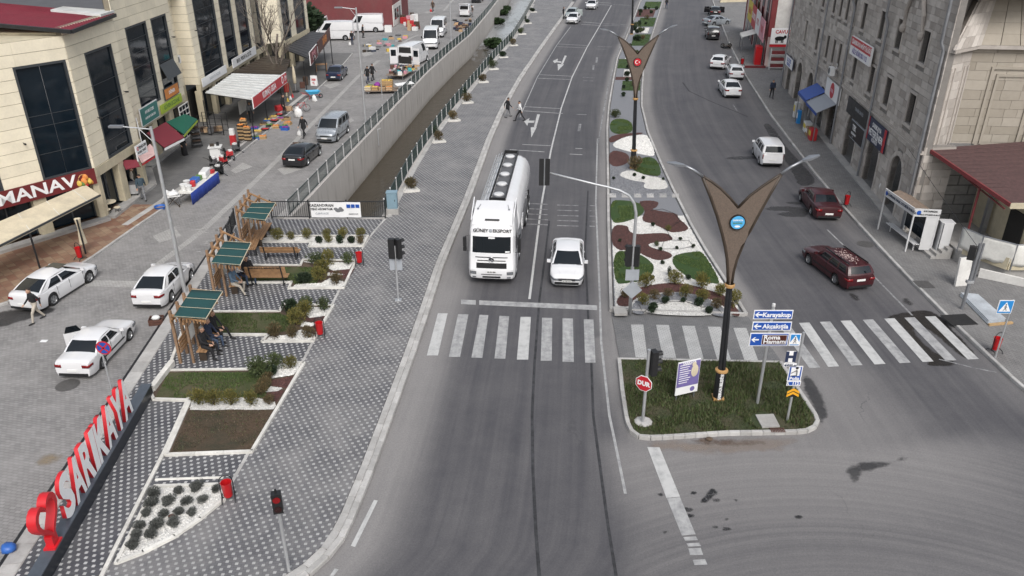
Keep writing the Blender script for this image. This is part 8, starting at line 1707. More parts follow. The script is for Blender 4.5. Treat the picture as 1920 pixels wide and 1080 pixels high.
def body_parts(pose,seed,coat=False,skirt=False,female=False):
    rnd=random.Random(seed);J=pose_joints(pose,rnd);B=[]   # (p, r0, q, r1, slot)   slots: 0 skin 1 top 2 trousers 3 shoes
    pel,ch,nk,hd=J['pel'],J['chest'],J['neck'],J['head'];up=(nk-pel).normalized()
    for s in(-1,1):
        B+=[(pel+V(0,s*.07,-.02),.115,pel+V(0,s*.065,.12),.11,2),(pel+V(0,s*.065,.1),.115,ch+V(0,s*.075,0),.125,1),(ch+V(0,s*.075,0),.125,ch+up*.12+V(0,s*.12,0),.085,1)]
    B+=[(ch+up*.12,.09,nk,.058,1),(nk-up*.02,.055,hd-V(.03,0,.06),.055,0),(hd+V(-.01,0,.035),.098,hd+V(.01,0,-.02),.092,0),(hd+V(.035,0,-.05),.07,hd+V(.05,0,-.095),.045,0),(hd+V(.095,0,-.005),.016,hd+V(.118,0,-.035),.017,0)]
    for s in(-1,1):B+=[(hd+V(0,s*.095,.0),.02,hd+V(-.01,s*.097,-.035),.016,0)]
    for k,s in(('l',1),('r',-1)):
        B+=[(J['hip'+k],.098,J['kn'+k],.062,2),(J['kn'+k],.062,J['an'+k],.044,2),(J['an'+k]+V(-.03,0,-.03),.043,J['to'+k]+V(-.02,0,0),.036,3),(J['to'+k]+V(-.05,0,0),.04,J['to'+k]+V(.03,0,-.008),.030,3)]
        B+=[(J['sh'+k],.068,J['el'+k],.05,1),(J['el'+k],.05,J['wr'+k],.036,1)]
        d=(J['wr'+k]-J['el'+k]).normalized();sd=d.cross(V(1,0,0)if abs(d.x)<.8 else V(0,0,1)).normalized();pl=J['wr'+k]+d*.09;B+=[(J['wr'+k]+d*.02,.028,pl,.032,0)]
        cr=d.cross(sd).normalized()*s
        for i,ln in enumerate((.068,.078,.072,.058)):
            b0=pl+sd*(.030-.020*i)+d*.02;B+=[(b0,.0115,b0+d*ln*.55+cr*.008,.011,0),(b0+d*ln*.55+cr*.008,.011,b0+d*ln+cr*.03,.010,0)]
        b0=J['wr'+k]+d*.05+sd*.03;B+=[(b0,.014,b0+d*.035+sd*.03,.012,0),(b0+d*.035+sd*.03,.012,b0+d*.068+sd*.032+cr*.012,.011,0)]
    if coat:
        for s in(-1,1):B+=[(pel+V(.0,s*.08,.08),.135,pel+V(0,s*.095,-.16),.13,1)]
    if skirt:B+=[(pel+V(0,0,.02),.16,pel+V(0,0,-.42),.22,1),(pel+V(0,0,-.4),.22,pel+V(0,0,-.80),.24,1)]
    return B,J
EYE=None
PEOPLE=[]
def person(pos,deg,pose,label,top,bot,hair='hair',coat=False,skirt=False,h=1.75,shoe='shoe',group=None,headcloth=None):
    PEOPLE.append((pos,deg,pose,label,top,bot,hair,coat,skirt,h,shoe,group,headcloth))
def pp(a,b,z=.008):return G(a,b,z)
person(pp(73,602),215,'walk','man in open black jacket and pale trousers walking behind the white executive saloon','cloth_black','cloth_beige')
gs='men seated under the pergolas'
o0,ax,ry,L=PG[0];fd=math.degrees(math.atan2(ry.x,ry.y))
for k,tp,bt,hr,lab in((.22,'cloth_black','cloth_black','hair_grey','seated man in black, nearest under the front pergola'),(.52,'cloth_navy','cloth_denim','hair_grey','seated man in jeans, middle of three under the front pergola'),(.80,'cloth_black','cloth_black','hair','seated man in black, farthest under the front pergola')):p=o0+ax*L*k+ry*.88;person((p.x,p.y,ZP+.0),fd+12,'sit',lab,tp,bt,hr,group=gs)
o0,ax,ry,L=PG[1];fd=math.degrees(math.atan2(ry.x,ry.y))
for k,tp,bt,hr,lab in((.12,'cloth_blue','cloth_beige','hair_grey','seated man in blue jacket and pale trousers under the middle pergola'),(.52,'cloth_white','cloth_navy','hair','seated man in white shirt and navy trousers under the middle pergola')):p=o0+ax*L*k+ry*.88;person((p.x,p.y,ZP),fd+14,'sit',lab,tp,bt,hr,group=gs)
q=zB(672,470,ZP);person((q.x,q.y+.1,ZP),150,'sit','person in black hunched at the end of the lettered bench','cloth_black','cloth_denim')
person(pp(270,376,.112),335,'walk','man in dark blue walking past the cream shop pillars','cloth_teal','cloth_grey');person(pp(347,291,.112),120,'stand','woman in a long black cloak under the green awning','cloth_black','cloth_black',skirt=True,h=1.65,headcloth='cloth_black')
person(pp(571,257),195,'walk','man in dark coat carrying a white bag beside the silver van','cloth_black','cloth_black',coat=True);person(pp(690,156),30,'walk','left one of the dark-clad couple at the crate stall','cloth_black','cloth_navy',coat=True);person(pp(699,151),30,'walk','right one of the dark-clad couple at the crate stall','cloth_black','cloth_black',coat=True)
person(pp(952,220),60,'walk','man in long black coat stepping off the promenade kerb','cloth_black','cloth_grey',coat=True);person(pp(975,227),285,'stride','man in white shirt and black trousers striding on the lane','cloth_white','cloth_black')
person(pp(1056,35,ZP),80,'stand','person in black beside the pale silver green car','cloth_black','cloth_black');person(pp(1446,184,.13),190,'walk','man in dark jacket on the right pavement by the arches','cloth_navy','cloth_black');person(pp(1249,17),185,'walk','person in dark clothes on the far right carriageway','cloth_black','cloth_navy')
person(pp(661,84),190,'stand','person in dark clothes with a white bag behind the nearest panel van','cloth_black','cloth_navy');person(pp(681,71),100,'stand','person in black at the back doors of the panel vans','cloth_black','cloth_black',coat=True);person(pp(812,22),200,'walk','person with a red bag far up the shop street','cloth_brown','cloth_black',coat=True);person(pp(886,32),250,'stand','person in camouflage tones beside the small white van','cloth_brown','cloth_grey')
person(pp(472,229,.11),150,'stand','man in grey standing under the white tin canopy','cloth_grey','cloth_black');person(pp(533,214,.11),100,'stand','person in black among the brooms by the red sign','cloth_black','cloth_black',coat=True);person(pp(253,362,.112),60,'stand','shopkeeper in light top at the grey freezer','cloth_beige','cloth_navy')
tmp=[]
for pr in PEOPLE:
    B,J=body_parts(pr[2],hash(pr[3])%997 if False else len(tmp)*13+5,pr[7],pr[8]);m=MB()
    for p,r0,q,r1,sl_ in B:caps(m,p,r0,q,r1)
    me=m.mesh('person','skin');o=bpy.data.objects.new('tmp_body',me);COL.objects.link(o);md=o.modifiers.new('r','REMESH');md.mode='VOXEL';md.voxel_size=.0125;sm_=o.modifiers.new('s','SMOOTH');sm_.iterations=2;sm_.factor=.4;tmp.append((o,B,J))
dg=bpy.context.evaluated_depsgraph_get();dg.update()
import numpy as np
hair_m={}
for pr,(o,B,J)in zip(PEOPLE,tmp):
    pos,deg,pose,label,top,bot,hair,coat,skirt,h,shoe,group,hc=pr
    me=bpy.data.meshes.new_from_object(o.evaluated_get(dg));me.name='body';n=len(me.polygons);ce_=np.empty(n*3);me.polygons.foreach_get('center',ce_);ce_=ce_.reshape(-1,3);best=np.full(n,9.0);idx=np.zeros(n,int)
    for p,r0,q,r1,sl_ in B:
        P0,D0=np.array(p),np.array(q-p);tt=np.clip(((ce_-P0)@ D0)/max(1e-9,D0 @ D0),0,1);dist=np.linalg.norm(ce_-P0-tt[:,None]*D0,axis=1)-(r0+(r1-r0)*tt);up_=dist<best;best[up_]=dist[up_];idx[up_]=sl_
    me.materials.clear()
    for mt in('skin',top,bot,shoe):me.materials.append(M[mt])
    me.polygons.foreach_set('material_index',idx.astype('i4'));me.polygons.foreach_set('use_smooth',[True]*n);me.update()
    k=h/1.75;t=thing('person',label,'person',pos,math.pi/2-R(deg),group);t.scale=(k,k,k);inst('body',me,t)
    hd=J['head'];m=MB();nn=14;vs=[]
    for j in range(7):
        a=math.pi/2-j*.24
        for i in range(nn):b=2*math.pi*i/nn;fr_=max(0,math.cos(b));el=max(a,.55 if fr_>.5 else(-.25 if not hc else-.6));rr=.112 if not hc else .125;vs.append(hd+V(-.008+rr*math.cos(el)*math.cos(b),rr*.93*math.cos(el)*math.sin(b),.03+rr*1.02*math.sin(el)))
    m.add(vs,[(j*nn+i,(j+1)*nn+i,(j+1)*nn+(i+1)%nn,j*nn+(i+1)%nn)for j in range(6)for i in range(nn)]);m.build('hair' if not hc else 'headscarf',hc or hair,t,smooth=180)
    for s in(-1,1):MB().ball(hd+V(.094,s*.034,.012),(.008,.013,.008),6,4).build('eye','hair',t)
    MB().ball(hd+V(.098,0,-.072),(.006,.024,.006),6,4).build('mouth','cloth_red',t)
    bpy.data.objects.remove(o)
def bag(p,mat,label,s=.3):
    o=MB().lathe([(0,0),(s*.34,0),(s*.42,s*.12),(s*.38,s*.5),(s*.30,s*.8),(s*.10,s*.92),(s*.2,s*1.05),(0,s*.98)],(0,0,0),14).build('bag',mat,smooth=180);dz_=Vector((len(label),3,1))
    for v_ in o.data.vertices:q_=mnoise.noise_vector(v_.co*(2.2/s)+dz_)*s*.16;v_.co.x=v_.co.x*1.0+q_.x;v_.co.y=v_.co.y*.7+q_.y;v_.co.z=max(0,v_.co.z+q_.z*.4)
    o.location=p;tag(o,label,'bag')
bag(pp(562,254),'plastic_white','white shopping bag carried beside the silver van',.45);bag(pp(656,85),'plastic_white','white bag at the feet of the person by the vans',.4);bag(pp(808,22),'plastic_red','red bag of the person far up the street',.45)
# ================================================================ market goods
def crate(p,rz,size,mat,label,fill=None,group=None,z=0):
    t=thing('crate',label,'crate',(p[0],p[1],z if len(p)<3 else p[2]),rz,group);a,b,h=size
    MB().box((0,0,.015),(a,b,.03)).build('base',mat,t)
    for s in(-1,1):
        for k in range(2):MB().box((0,s*(b/2-.012),h*(.3+.45*k)),(a,.022,h*.36)).build('side_slat',mat,t);MB().box((s*(a/2-.012),0,h*(.3+.45*k)),(.022,b-.05,h*.36)).build('end_slat',mat,t)
    if fill:
        m=MB();rnd=random.Random(int(p[0]*1000)%99991)
        for i in range(18):m.ball((rnd.uniform(-a*.38,a*.38),rnd.uniform(-b*.36,b*.36),h*.75+rnd.uniform(0,.06)),.07,7,5)
        m.build('produce',fill,t,smooth=180)
    return t
z2=ZM(280,0,4.0);rnd=random.Random(21)
fills=['goods_green','goods_orange','goods_yellow','plastic_red','goods_purple','cloth_brown'];gc='produce crates in front of the tin canopy'
labs=['green','orange','yellow','red','purple','brown'];order=['nearest the street','second from the street','third from the street','fourth from the street','fifth from the street']
k=0
for i,(a,b)in enumerate(((800,1045),(850,1040),(815,1000),(870,985),(790,975),(860,945),(905,955),(950,960),(890,915),(940,920),(985,905),(1030,900),(1010,960),(1040,935),(930,890),(975,875),(1020,975))):
    c=i%6;crate(z2(a,b,.0),rnd.uniform(-.3,.3),(.62,.42,.26),'plastic_blue' if i%4==0 else 'crate_wood' if i%3 else 'plastic_black','%s produce crate on the pavement, %s'%(labs[c],['front row','middle row','back row'][i // 6]),fills[c],gc,z=.11)
for j,(a,b,n)in enumerate(((700,1050,9),(745,1055,8),(720,1020,10))):
    for i in range(n):
        p=z2(a,b,.11);p.z=.11+i*.14;crate(p,rnd.uniform(-.15,.15),(.5,.38,.14),'crate_wood' if i%2 else 'dark_brown','shallow crate in the %s stack beside the canopy post, layer %s from the ground'%(['left','right','rear'][j],['one','two','three','four','five','six','seven','eight','nine','ten'][i]),'goods_orange' if i==n-1 else None,'stacked shallow crates')
# blue cloth stall
z54=ZM(200,200,5.4);a,b=z54(868,1000,.0).to_2d(),z54(1142,772,.0).to_2d();d=b-a;L=d.length;nn=Vector((-d.y,d.x)).normalized();mid=(a+b)/2+nn*.45;rz=math.atan2(d.y,d.x)
t=thing('market_stall','long market table skirted with blue cloth on the shop street','stall',(mid.x,mid.y,.01),rz);MB().box((0,0,.78),(L,.95,.04)).build('table_top','canvas_white',t);m=MB();N=24
for i in range(N):f=lambda q:-.48-.025*math.sin(q*40);u,w_=i/N,(i+1)/N;m.quad((-L/2+L*u,f(u),.02),(-L/2+L*w_,f(w_),.02),(-L/2+L*w_,-.49,.8),(-L/2+L*u,-.49,.8))
o=m.build('cloth_skirt','tarp_blue',t,smooth=180);o.modifiers.new('s','SOLIDIFY').thickness=.01
for x in(-L/2+.1,0,L/2-.1):MB().box((x,.4,.39),(.05,.05,.76)).build('leg','metal_grey',t)
W2=lambda x,y:Vector((mid.x,mid.y))+d.normalized()*x+nn*y
def lump(x,y,z,s,mt,lab,cat='goods',nm='goods_pack'):
    q=W2(x,y);o=MB().box((0,0,s[2]/2),s).build(nm,mt);o.location=(q.x,q.y,z);o.rotation_euler=(0,0,rz+rnd.uniform(-.3,.3));bv=o.modifiers.new('b','BEVEL');bv.width=min(s)*.2;bv.segments=2;tag(o,lab,cat,'goods on the blue stall')
lump(L*.28,.0,.81,(1.3,.5,.45),'plastic_white','large white bundle at the far end of the blue stall');lump(L*.12,.1,.81,(.6,.4,.3),'goods_green','green and white pack on the blue stall');lump(-.05,.15,.81,(.7,.5,.3),'plastic_blue','blue basin on the blue stall');lump(-L*.2,-.1,.81,(.3,.3,.4),'plastic_red','red box on the blue stall');lump(L*.42,-.2,.81,(.35,.3,.25),'plastic_red','dark red pack at the far stall end')
for x,y,s,lab in((-L*.40,-.2,.20,'white bucket at the near end of the blue stall'),(-L*.36,.2,.22,'clear white tub behind the near bucket'),(-L*.18,.35,.2,'white bucket behind the blue basin'),(L*.46,.0,.12,'small white cup at the far stall end')):
    q=W2(x,y);o=MB().lathe([(0,0),(s*.75,0),(s,s*1.7),(s*1.08,s*1.7),(s*1.08,s*1.85),(0,s*1.85)],(0,0,0),14).build('bucket','plastic_white',smooth=40);o.location=(q.x,q.y,.805);tag(o,lab,'bucket','goods on the blue stall')
p=z54(680,1010,.0);t=thing('folding_table','small folding table under a white plastic sheet','table',(p.x,p.y,.01),.3);MB().box((0,0,.72),(1.0,.6,.03)).build('table_top','plastic_white',t)
for s in(-1,1):MB().bar((s*.4,-.25,0),(-s*.3,.2,.7),.035).build('leg','dark_brown',t);MB().box((s*.35,0,.015),(.05,.6,.03)).build('foot','dark_brown',t)
o=MB().ball((0,0,.12),(.5,.28,.16),12,8).build('plastic_sheet','plastic_white',smooth=180);o.location=(p.x,p.y,.745)
for v_ in o.data.vertices:v_.co.z=max(.0,v_.co.z*(1+.9*mnoise.noise(v_.co*6)))
tag(o,'crumpled white plastic sheet on the folding table','sheet')
p=z54(545,1040,.0);o=MB().lathe([(0,0),(.28,0),(.36,.22),(.33,.22),(.26,.04),(0,.04)],(0,0,0),18).build('basin','plastic_blue',smooth=40);o.location=(p.x,p.y,.01);tag(o,'round blue basin on the ground by the folding table','basin')
# garden machines on stands
def tiller(p,rz,col,label):
    t=thing('garden_machine',label,'machine',(p.x,p.y,.01),rz,'garden machines set out on the street');MB().box((0,0,.52),(.5,.36,.3)).build('engine',col,t);MB().box((.1,0,.72),(.26,.26,.12)).build('fuel_tank','plastic_white',t);MB().tube((-.2,0,.55),(-.35,.0,.95),.09,n=8).build('air_filter','plastic_black',t)
    for s in(-1,1):MB().path([(-.2,s*.1,.6),(-.5,s*.22,.85),(-.8,s*.28,1.0)],.02,6).build('handlebar','black_metal',t);add_wheel(t,.12,s*.27,.2,.1,s)
    for a in(0,1.57,3.14,4.71):MB().bar((.0,0,.35),(.55*math.cos(a+.4),.55*math.sin(a+.4),.02),.035).build('stand_leg','black_metal',t)
for(a,b),c,lab in(((1090,620),'plastic_grey','grey garden machine nearest the blue stall'),((1190,600),'plastic_red','red garden machine beside the white pedestal'),((1250,540),'plastic_red','red and black garden machine behind the white pedestal'),((1320,470),'plastic_grey','garden machine farthest up the row'),((1150,700),'black_metal','black garden machine low in front of the row')):tiller(z54(a,b),rnd.uniform(0,3),c,lab)
p=z54(1120,540);t=thing('pedestal','white display pedestal with small machines on top','pedestal',(p.x,p.y,.01),.2);MB().box((0,0,.5),(.75,.75,1.0)).build('body','plastic_white',t);MB().box((0,0,1.03),(.95,.9,.06)).build('top','plastic_white',t);MB().box((.2,.1,1.2),(.2,.16,.28)).build('display_machine','black_metal',t);MB().box((-.2,0,1.15),(.3,.2,.18)).build('display_machine','dark_brown',t)
p=z54(1290,400);t=thing('mannequin_bin','white upright display with red goods at the end of the machine row','display',(p.x,p.y,.01));MB().box((0,0,.45),(.4,.35,.9)).build('body','plastic_red',t);MB().box((0,0,1.15),(.34,.3,.5)).build('top','plastic_white',t)
# tiered rack beside the green awning
p=z54(960,410,.11);t=thing('tiered_rack','black tiered goods rack beside the glazed screen','rack',(p.x-.3,p.y,.11),.5)
for i in range(6):MB().box((0,0,.2+.26*i),(.75-.04*i,.45,.03)).build('tier','black_metal',t);MB().box((0,0,.28+.26*i),(.6,.35,.1)).build('goods','cloth_brown' if i%2 else 'plastic_grey',t)
for s in(-1,1):MB().bar((s*.38,.2,0),(s*.3,.2,1.75),.04).build('upright','black_metal',t)
# shop cage and hanging sheets under the tin canopy
p=z2(530,1010,.11);t=thing('display_cage','dark wire cage of goods under the tin canopy','cage',(p.x-.6,p.y+.4,.11),0)
for x in(-1,0,1):
    for y in(-.6,.6):MB().box((x,y,.8),(.05,.05,1.6)).build('upright','black_metal',t)
for z in(.1,.6,1.1,1.6):
    for y in(-.6,.6):MB().box((0,y,z),(2.0,.03,.03)).build('rail','black_metal',t)
for i in range(7):MB().box((rnd.uniform(-.8,.8),rnd.uniform(-.4,.4),.3+rnd.uniform(0,.2)),(.35,.3,.4),rnd.uniform(0,1)).build('goods',rnd.choice(['plastic_white','box_card','cloth_brown','plastic_grey']),t)
p=z2(690,905,.5);o=MB().slab((0,0,0),(.2,1.6,.1),(.2,1.6,1.2),(0,0,1.1),.02).build('hanging_sheet','canvas_white');o.location=(p.x-.4,p.y+1,.75);tag(o,'white printed sheet hanging under the tin canopy','sheet')
# freezer, stools table
p=z04(985,400,.11);t=thing('chest_freezer','grey chest freezer outside the cream pillar','freezer',(p.x,p.y,.112),.35);MB().box((0,0,.62),(1.0,.6,.62)).build('body','metal_light',t);MB().box((0,0,.95),(1.04,.64,.05)).build('lid','plastic_grey',t)
for x in(-.42,.42):
    for y in(-.22,.22):MB().box((x,y,.16),(.05,.05,.32)).build('leg','black_metal',t)
p=z04(835,515,.11);t=thing('cafe_table','small pale round table by the cream pillars','table',(p.x,p.y,.112));MB().lathe([(0,.70),(.42,.70),(.42,.74),(0,.74)],(0,0,0),18).build('table_top','canvas_cream',t);MB().tube((0,0,.02),(0,0,.70),.03,n=8).build('stem','black_metal',t);MB().lathe([(0,0),(.25,0),(.22,.03),(0,.04)],(0,0,0),14).build('foot','black_metal',t)
for i,(a,dd,lab)in enumerate(((3.6,.55,'left'),(4.9,.6,'front'),(5.9,.6,'right'))):
    t=thing('stool','pale round stool, %s of the cafe table'%lab,'stool',(p.x+dd*math.cos(a),p.y+dd*math.sin(a),.112),0,'stools round the cafe table');MB().lathe([(0,.42),(.19,.42),(.2,.44),(.19,.46),(0,.46)],(0,0,0),14).build('seat','canvas_cream',t)
    for j in range(4):an=j*1.57+.78;MB().tube((.12*math.cos(an),.12*math.sin(an),.42),(.18*math.cos(an),.18*math.sin(an),0),.014,n=6).build('leg','black_metal',t)
# wheelbarrow, bicycle, sacks, parasol, brooms
p=z2(1230,740);t=thing('wheelbarrow','blue wheelbarrow with red frame on the shop street','wheelbarrow',(p.x,p.y,.01),.5);m=MB();m.add([(-.4,-.28,.45),(.4,-.22,.42),(.4,.22,.42),(-.4,.28,.45),(-.62,-.42,.78),(.68,-.36,.72),(.68,.36,.72),(-.62,.42,.78)],[(3,2,1,0),(0,1,5,4),(1,2,6,5),(2,3,7,6),(3,0,4,7)]);o=m.build('tray','wheelbarrow_blue',t);o.modifiers.new('s','SOLIDIFY').thickness=.015;add_wheel(t,.75,0,.2,.09,-1)
for s in(-1,1):MB().path([(.75,s*.08,.2),(.3,s*.2,.4),(-.5,s*.28,.5),(-1.1,s*.3,.62)],.022,6).build('handle','plastic_red',t);MB().tube((-.35,s*.25,.45),(-.45,s*.28,0),.02,n=6).build('leg','plastic_red',t)
p=z2(1240,760);bag(p,'plastic_white','white sack leaning by the wheelbarrow',.6);p=z2(1120,880);bag(p,'plastic_white','tall white sack beside the bicycle',.9)
def bicycle(p,rz,label,col):
    t=thing('bicycle',label,'bicycle',(p.x,p.y,.01),rz)
    for x in(-.5,.5):
        m=MB();m.path([(x+.32*math.cos(a),0,.33+.32*math.sin(a))for a in[2*math.pi*i/18 for i in range(19)]],.022,6);w_=m.build('wheel','tyre',t)
        m=MB()
        for i in range(8):a=math.pi*i/8;m.tube((x-.3*math.cos(a),0,.33-.3*math.sin(a)),(x+.3*math.cos(a),0,.33+.3*math.sin(a)),.004,n=4)
        m.build('spokes','metal_light',w_)
    m=MB();seat,bb,hd_=V(-.18,0,.78),V(-.05,0,.32),V(.38,0,.82)
    for a,b in((bb,seat),(bb,hd_),(seat,hd_),(V(-.5,0,.33),bb),(V(-.5,0,.33),seat),(V(.5,0,.33),hd_)):m.tube(a,b,.02,n=7)
    m.build('frame',col,t);MB().ball(seat+V(-.02,0,.08),(.13,.07,.04),8,6).build('saddle','plastic_black',t);MB().path([(.30,-.25,.98),(.36,-.2,.95),(.38,0,.93),(.36,.2,.95),(.30,.25,.98)],.014,6).build('handlebar','black_metal',t);MB().tube((.38,0,.82),(.38,0,.94),.016,n=6).build('stem','black_metal',t);MB().box((-.05,0,.32),(.16,.2,.03)).build('pedals','plastic_black',t)
bicycle(z2(1140,840),.35,'red bicycle leaning by the shop goods','plastic_red')
p=z2(1100,690,.11);t=thing('parasol','closed pale parasol on a black foot','parasol',(p.x,p.y,.11));MB().tube((0,0,0),(0,0,2.7),.03,n=8).build('pole','metal_light',t);MB().lathe([(.04,.8),(.16,.9),(.17,1.5),(.13,2.2),(.03,2.65)],(0,0,0),10).build('canopy','canvas_cream',t,smooth=60);MB().lathe([(0,0),(.35,0),(.33,.1),(.08,.14),(0,.14)],(0,0,0),16).build('foot','black_metal',t)
for i,(a,b,mt)in enumerate(((1040,760,'goods_yellow'),(1060,745,'plastic_white'),(1075,730,'plastic_red'),(1030,720,'canvas_cream'))):
    p=z2(a,b,.11);t=thing('broom','broom leaning by the red sign, %s bristles'%['yellow','white','red','straw'][i],'broom',(p.x,p.y,.11),rnd.uniform(0,3));MB().tube((0,0,.3),(.25,0,1.7),.016,n=6).build('handle','wood',t);MB().lathe([(.03,.35),(.08,.25),(.14,0),(0,0)],(0,0,0),9).build('bristles',mt,t)
for i,(a,b,s,mt,lab)in enumerate(((980,830,(.8,.5,.5),'plastic_red','red basin pile under the red sign'),(1050,830,(.6,.5,.4),'box_card','brown carton beside the bicycle'),(1030,690,(.5,.4,.9),'plastic_red','red goods rack by the brooms'),(1150,660,(.5,.4,.6),'rust','rusty drum by the parasol'),(1175,640,(.4,.4,.9),'cloth_brown','brown stove behind the white notice'))):
    p=z2(a,b,.11);o=MB().box((0,0,s[2]/2),s).build('goods_pile',mt);o.location=(p.x,p.y,.11 if a<1140 else .11);o.rotation_euler=(0,0,rnd.uniform(0,1));bv=o.modifiers.new('b','BEVEL');bv.width=.06;bv.segments=2;tag(o,lab,'goods')
p=z2(1238,650,.0);t=thing('a_board','white price board on the pavement edge by the wheelbarrow','board',(p.x,p.y,.01),-.2);MB().slab((-.35,-.1,0),(.35,-.1,0),(.35,.05,1.1),(-.35,.05,1.1),.03).build('board','sign_white',t);MB().slab((-.35,.25,0),(.35,.25,0),(.35,.08,1.1),(-.35,.08,1.1),.03).build('rear_board','sign_white',t);text('300',.3,'sign_red',t,face_mtx((0,-.06,.7),(1,0,0),(0,.13,1)),bold=.01);text('TL',.25,'sign_red',t,face_mtx((0,-.1,.35),(1,0,0),(0,.13,1)),bold=.01)
p=z2(1295,540,.0);t=thing('table','brown table under the dark canopy','table',(p.x,p.y,.11),.2);MB().box((0,0,.74),(1.3,.8,.05)).build('table_top','wood',t)
for x in(-.55,.55):
    for y in(-.32,.32):MB().box((x,y,.36),(.06,.06,.72)).build('leg','wood',t)
# crate stall and spread goods by the canal
z13=ZM(660,120,13.71);gq='boxes of the canal-side bazaar'
def gbox(p,s,mt,lab,z=.01,nm='goods_box',group=gq):
    o=MB().box((0,0,s[2]/2),s).build(nm,mt);o.location=(p.x,p.y,z);o.rotation_euler=(0,0,rnd.uniform(-.5,.5));tag(o,lab,'box',group);return o
p=z13(760,760);t=thing('low_trolley','low pallet trolley carrying crates beside the canal railing','trolley',(p.x,p.y+.5,.01),.1);MB().box((0,0,.3),(3.2,1.6,.08)).build('deck','wood_grey',t)
for x in(-1.3,1.3):
    for s in(-1,1):add_wheel(t,x,s*.6,.14,.1,s)
px_,py_=p.x,p.y+.5
for i,(x,y,mt,fl,lab)in enumerate(((-1.3,-.5,'canvas_cream','goods_yellow','pale crate at the left front of the trolley'),(-.6,-.5,'crate_wood','goods_yellow','wooden crate second along the trolley front'),(.1,-.5,'box_card','cloth_brown','brown crate third along the trolley front'),(.8,-.5,'box_card','goods_orange','brown crate at the right front of the trolley'),(-1.2,.2,'crate_wood','goods_green','wooden crate at the left rear of the trolley'))):crate((px_+x,py_+y,.35),rnd.uniform(-.1,.1),(.62,.5,.38),mt,lab,fl,'crates on the canal-side trolley')
for i in range(4):crate((px_+.45,py_+.35,.35+i*.2),rnd.uniform(-.08,.08),(1.2,.6,.2),'crate_wood','wide shallow crate in the tall pile on the trolley, layer %s'%['one','two','three','four'][i],'goods_yellow' if i==3 else None,'crates on the canal-side trolley')
o=MB().ball((0,0,.3),.32,14,10).build('purple_sack','goods_purple',smooth=180);o.location=(px_-.5,py_+.3,.34)
for v_ in o.data.vertices:v_.co *= 1+.12*mnoise.noise(v_.co*7)
tag(o,'round purple sack on the crate trolley','sack')
o=MB().slab((0,0,.75),(1.6,1.1,.75),(1.2,1.5,.9),(-.3,.35,.9),.03).build('white_board','plastic_white');o.location=(px_+1.6,py_-.6,.01);tag(o,'white sheet leaning on the canal railing by the crate trolley','sheet')
t=thing('bazaar_table','long low bazaar table loaded with household goods','table',(-11.9,87.0,.01),1.35);MB().box((0,0,.5),(4.5,2.0,.05)).build('table_top','wood_grey',t)
for x in(-2,2):
    for y in(-.8,.8):MB().box((x,y,.25),(.06,.06,.5)).build('leg','metal_grey',t)
cols=['box_card','cloth_brown','plastic_white','plastic_grey','goods_yellow','sign_pink','black_metal','rust','metal_light','goods_teal','dark_brown','cloth_navy'];cn=['brown','dark brown','white','grey','yellow','pink','black','rusty','silver','teal','very dark','navy']
for i in range(46):
    u,v_=rnd.uniform(-2.1,2.1),rnd.uniform(-.9,.9);a=1.35;x=-11.9+u*math.cos(a)-v_*math.sin(a);y=87+u*math.sin(a)+v_*math.cos(a);c=i%12;s=(rnd.uniform(.15,.5),rnd.uniform(.12,.4),rnd.uniform(.08,.4));gbox(V(x,y,0),s,cols[c],'%s item among the household goods on the bazaar table'%cn[c],.525,'goods_item','household goods on the bazaar table')
for i in range(30):
    x,y=-12.0+rnd.uniform(-1.6,1.6),90.4+rnd.uniform(-.9,.9);c=i%12;gbox(V(x,y,0),(rnd.uniform(.2,.6),rnd.uniform(.15,.45),rnd.uniform(.1,.5)),cols[c],'%s item spread on the ground behind the open van'%cn[c],.01,'goods_item','goods on the ground behind the open van')
for i in range(40):
    p=z3(rnd.uniform(1165,1290),rnd.uniform(150,240));c=rnd.choice((1,6,7,10,3,11,0));gbox(p,(rnd.uniform(.3,.7),rnd.uniform(.3,.6),rnd.uniform(.1,.35)),cols[c],'%s item in the ground display below the small white van'%cn[c],.01,'goods_item','ground display below the small white van')
for i in range(34):
    p=z3(rnd.uniform(480,830),rnd.uniform(265,395));c=rnd.randrange(12);gbox(p,(rnd.uniform(.2,.7),rnd.uniform(.2,.6),rnd.uniform(.05,.35)),cols[c],'%s item scattered on the ground before the panel vans'%cn[c],.01,'goods_item','goods scattered before the panel vans')
for i in range(22):
    p=z3(rnd.uniform(780,890),rnd.uniform(150,230));c=rnd.choice((0,7,1,5,2,10));gbox(p,(rnd.uniform(.4,.9),rnd.uniform(.3,.7),rnd.uniform(.4,1.2)),cols[c]if i%3 else 'plastic_red','%s heap of wares beside the red building'%(cn[c]if i%3 else 'red'),.01,'goods_item','wares beside the red building')
p=z3(675,240);o=MB().box((0,0,.45),(1.0,.7,.9)).build('white_box','plastic_white');o.location=(p.x,p.y,.01);tag(o,'white box standing right of the panel vans','box');p=z3(715,470);o=MB().ball((0,0,.5),(.5,.3,.5),10,7).build('teal_bundle','goods_teal',smooth=180);o.location=(p.x,p.y,.01);tag(o,'teal bundle left of the open van','bundle')
# crate with white bag behind the front pergola
p=ZM(0,480,4)(1178,505);t=crate(p,.2,(.62,.48,.32),'rust','rust coloured crate holding a white bag at the plaza edge',None,None,.01);MB().ball((0,0,.3),(.2,.16,.12),9,6).build('bag','plastic_white',t,smooth=180)
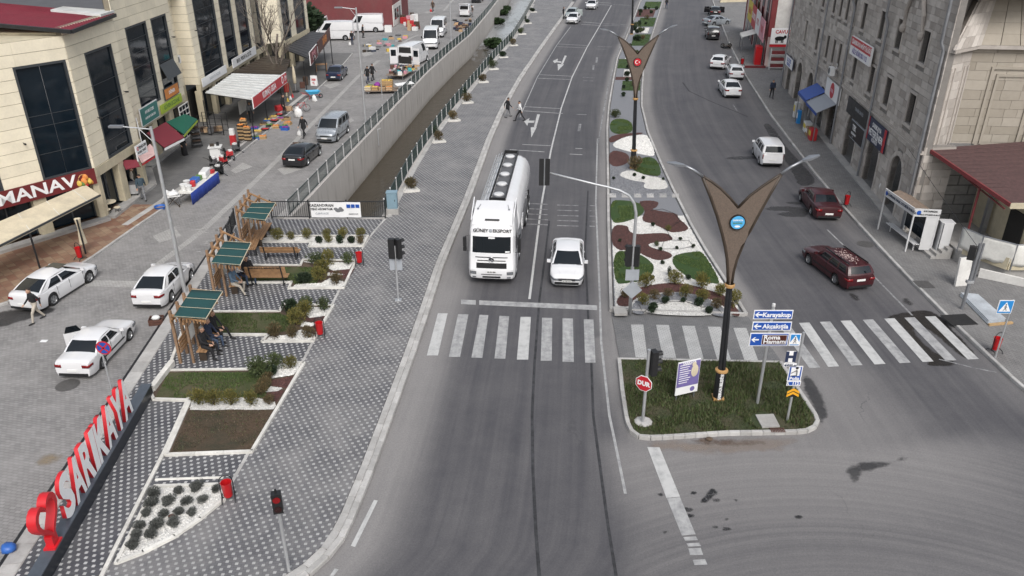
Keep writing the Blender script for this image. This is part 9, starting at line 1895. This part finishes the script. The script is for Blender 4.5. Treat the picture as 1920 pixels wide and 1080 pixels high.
# hand cart at the far right kerb
p=ZM(1280,0,4.909)(398,440,.0);t=thing('hand_cart','dark hand cart with a tall handle at the far right kerb','cart',(p.x,p.y,.01));MB().box((0,0,.35),(1.0,1.6,.1)).build('deck','dark_brown',t);MB().path([(-.45,.8,.4),(-.45,.9,1.9),(.45,.9,1.9),(.45,.8,.4)],.03,6).build('handle','metal_grey',t)
for s in(-1,1):add_wheel(t,s*.45,0,.28,.1,s)
# overhead wires on the right corner
m=MB();m.path([SF.p(uy(44.6),4.6,.3),V(22.6,39.5,3.6),G(1803,580,.13)+V(.05,0,3.1)],.012,5);o=m.build('overhead_wire','plastic_black');tag(o,'thin black wire from the arcade corner to the signal pole','wire');centre_origin(o)
# ================================================================ labels by place for look-alikes
ORD=['first','second','third','fourth','fifth','sixth','seventh','eighth','ninth','tenth','eleventh','twelfth','thirteenth','fourteenth','fifteenth','sixteenth','seventeenth','eighteenth','nineteenth','twentieth']
ORD+=['twenty '+o for o in ORD[:9]]+['thirtieth']+['thirty '+o for o in ORD[:9]]
def relabel(group,key,tmpl):
    for i,o in enumerate(sorted((o for o in COL.objects if o.get('group')==group),key=key)):o['label']=tmpl%ORD[i]
pxk=lambda o:PJ(*o.matrix_basis.translation)[0];yk=lambda o:o.location.y
relabel('lavender clumps in the triangular pebble bed',yk,'grey green lavender clump, %s counting from the near tip of the pebble triangle')
relabel('yellow shrubs along the mulch bed',pxk,'yellow green shrub, %s from the left in the row along the mulch bed')
relabel('golden shrubs in the long pebble bed',pxk,'golden shrub, %s from the left in the long pebble bed by the railing')
relabel('dark ball shrubs in the long pebble bed',pxk,'dark clipped ball shrub, %s from the left in the long pebble bed')
relabel('golden bushes round the front of the median',pxk,'golden olive bush at the front of the median, %s from the left')
relabel('small dark plants in the front median pebbles',yk,'small dark plant in the front median pebbles, %s from the crossing')
relabel('low bushes beside the second lamp mast',pxk,'low bush around the second winged mast, %s from the left')
relabel('shrubs on the far median',yk,'dark shrub on the far median, %s beyond the second lamp mast')
relabel('shrubs in the canal planters',yk,'bushy shrub in the canal planters, %s counting from the electric cabinet')
for g in('household goods on the bazaar table','goods on the ground behind the open van','ground display below the small white van','goods scattered before the panel vans','wares beside the red building','produce crates in front of the tin canopy'):
    cnt={}
    for o in sorted((o for o in COL.objects if o.get('group')==g),key=pxk):
        l=o['label'];cnt.setdefault(l,[]).append(o)
    for l,os_ in cnt.items():
        if len(os_)>1:
            for i,o in enumerate(os_):o['label']=l+', '+ORD[i]+' from the left'
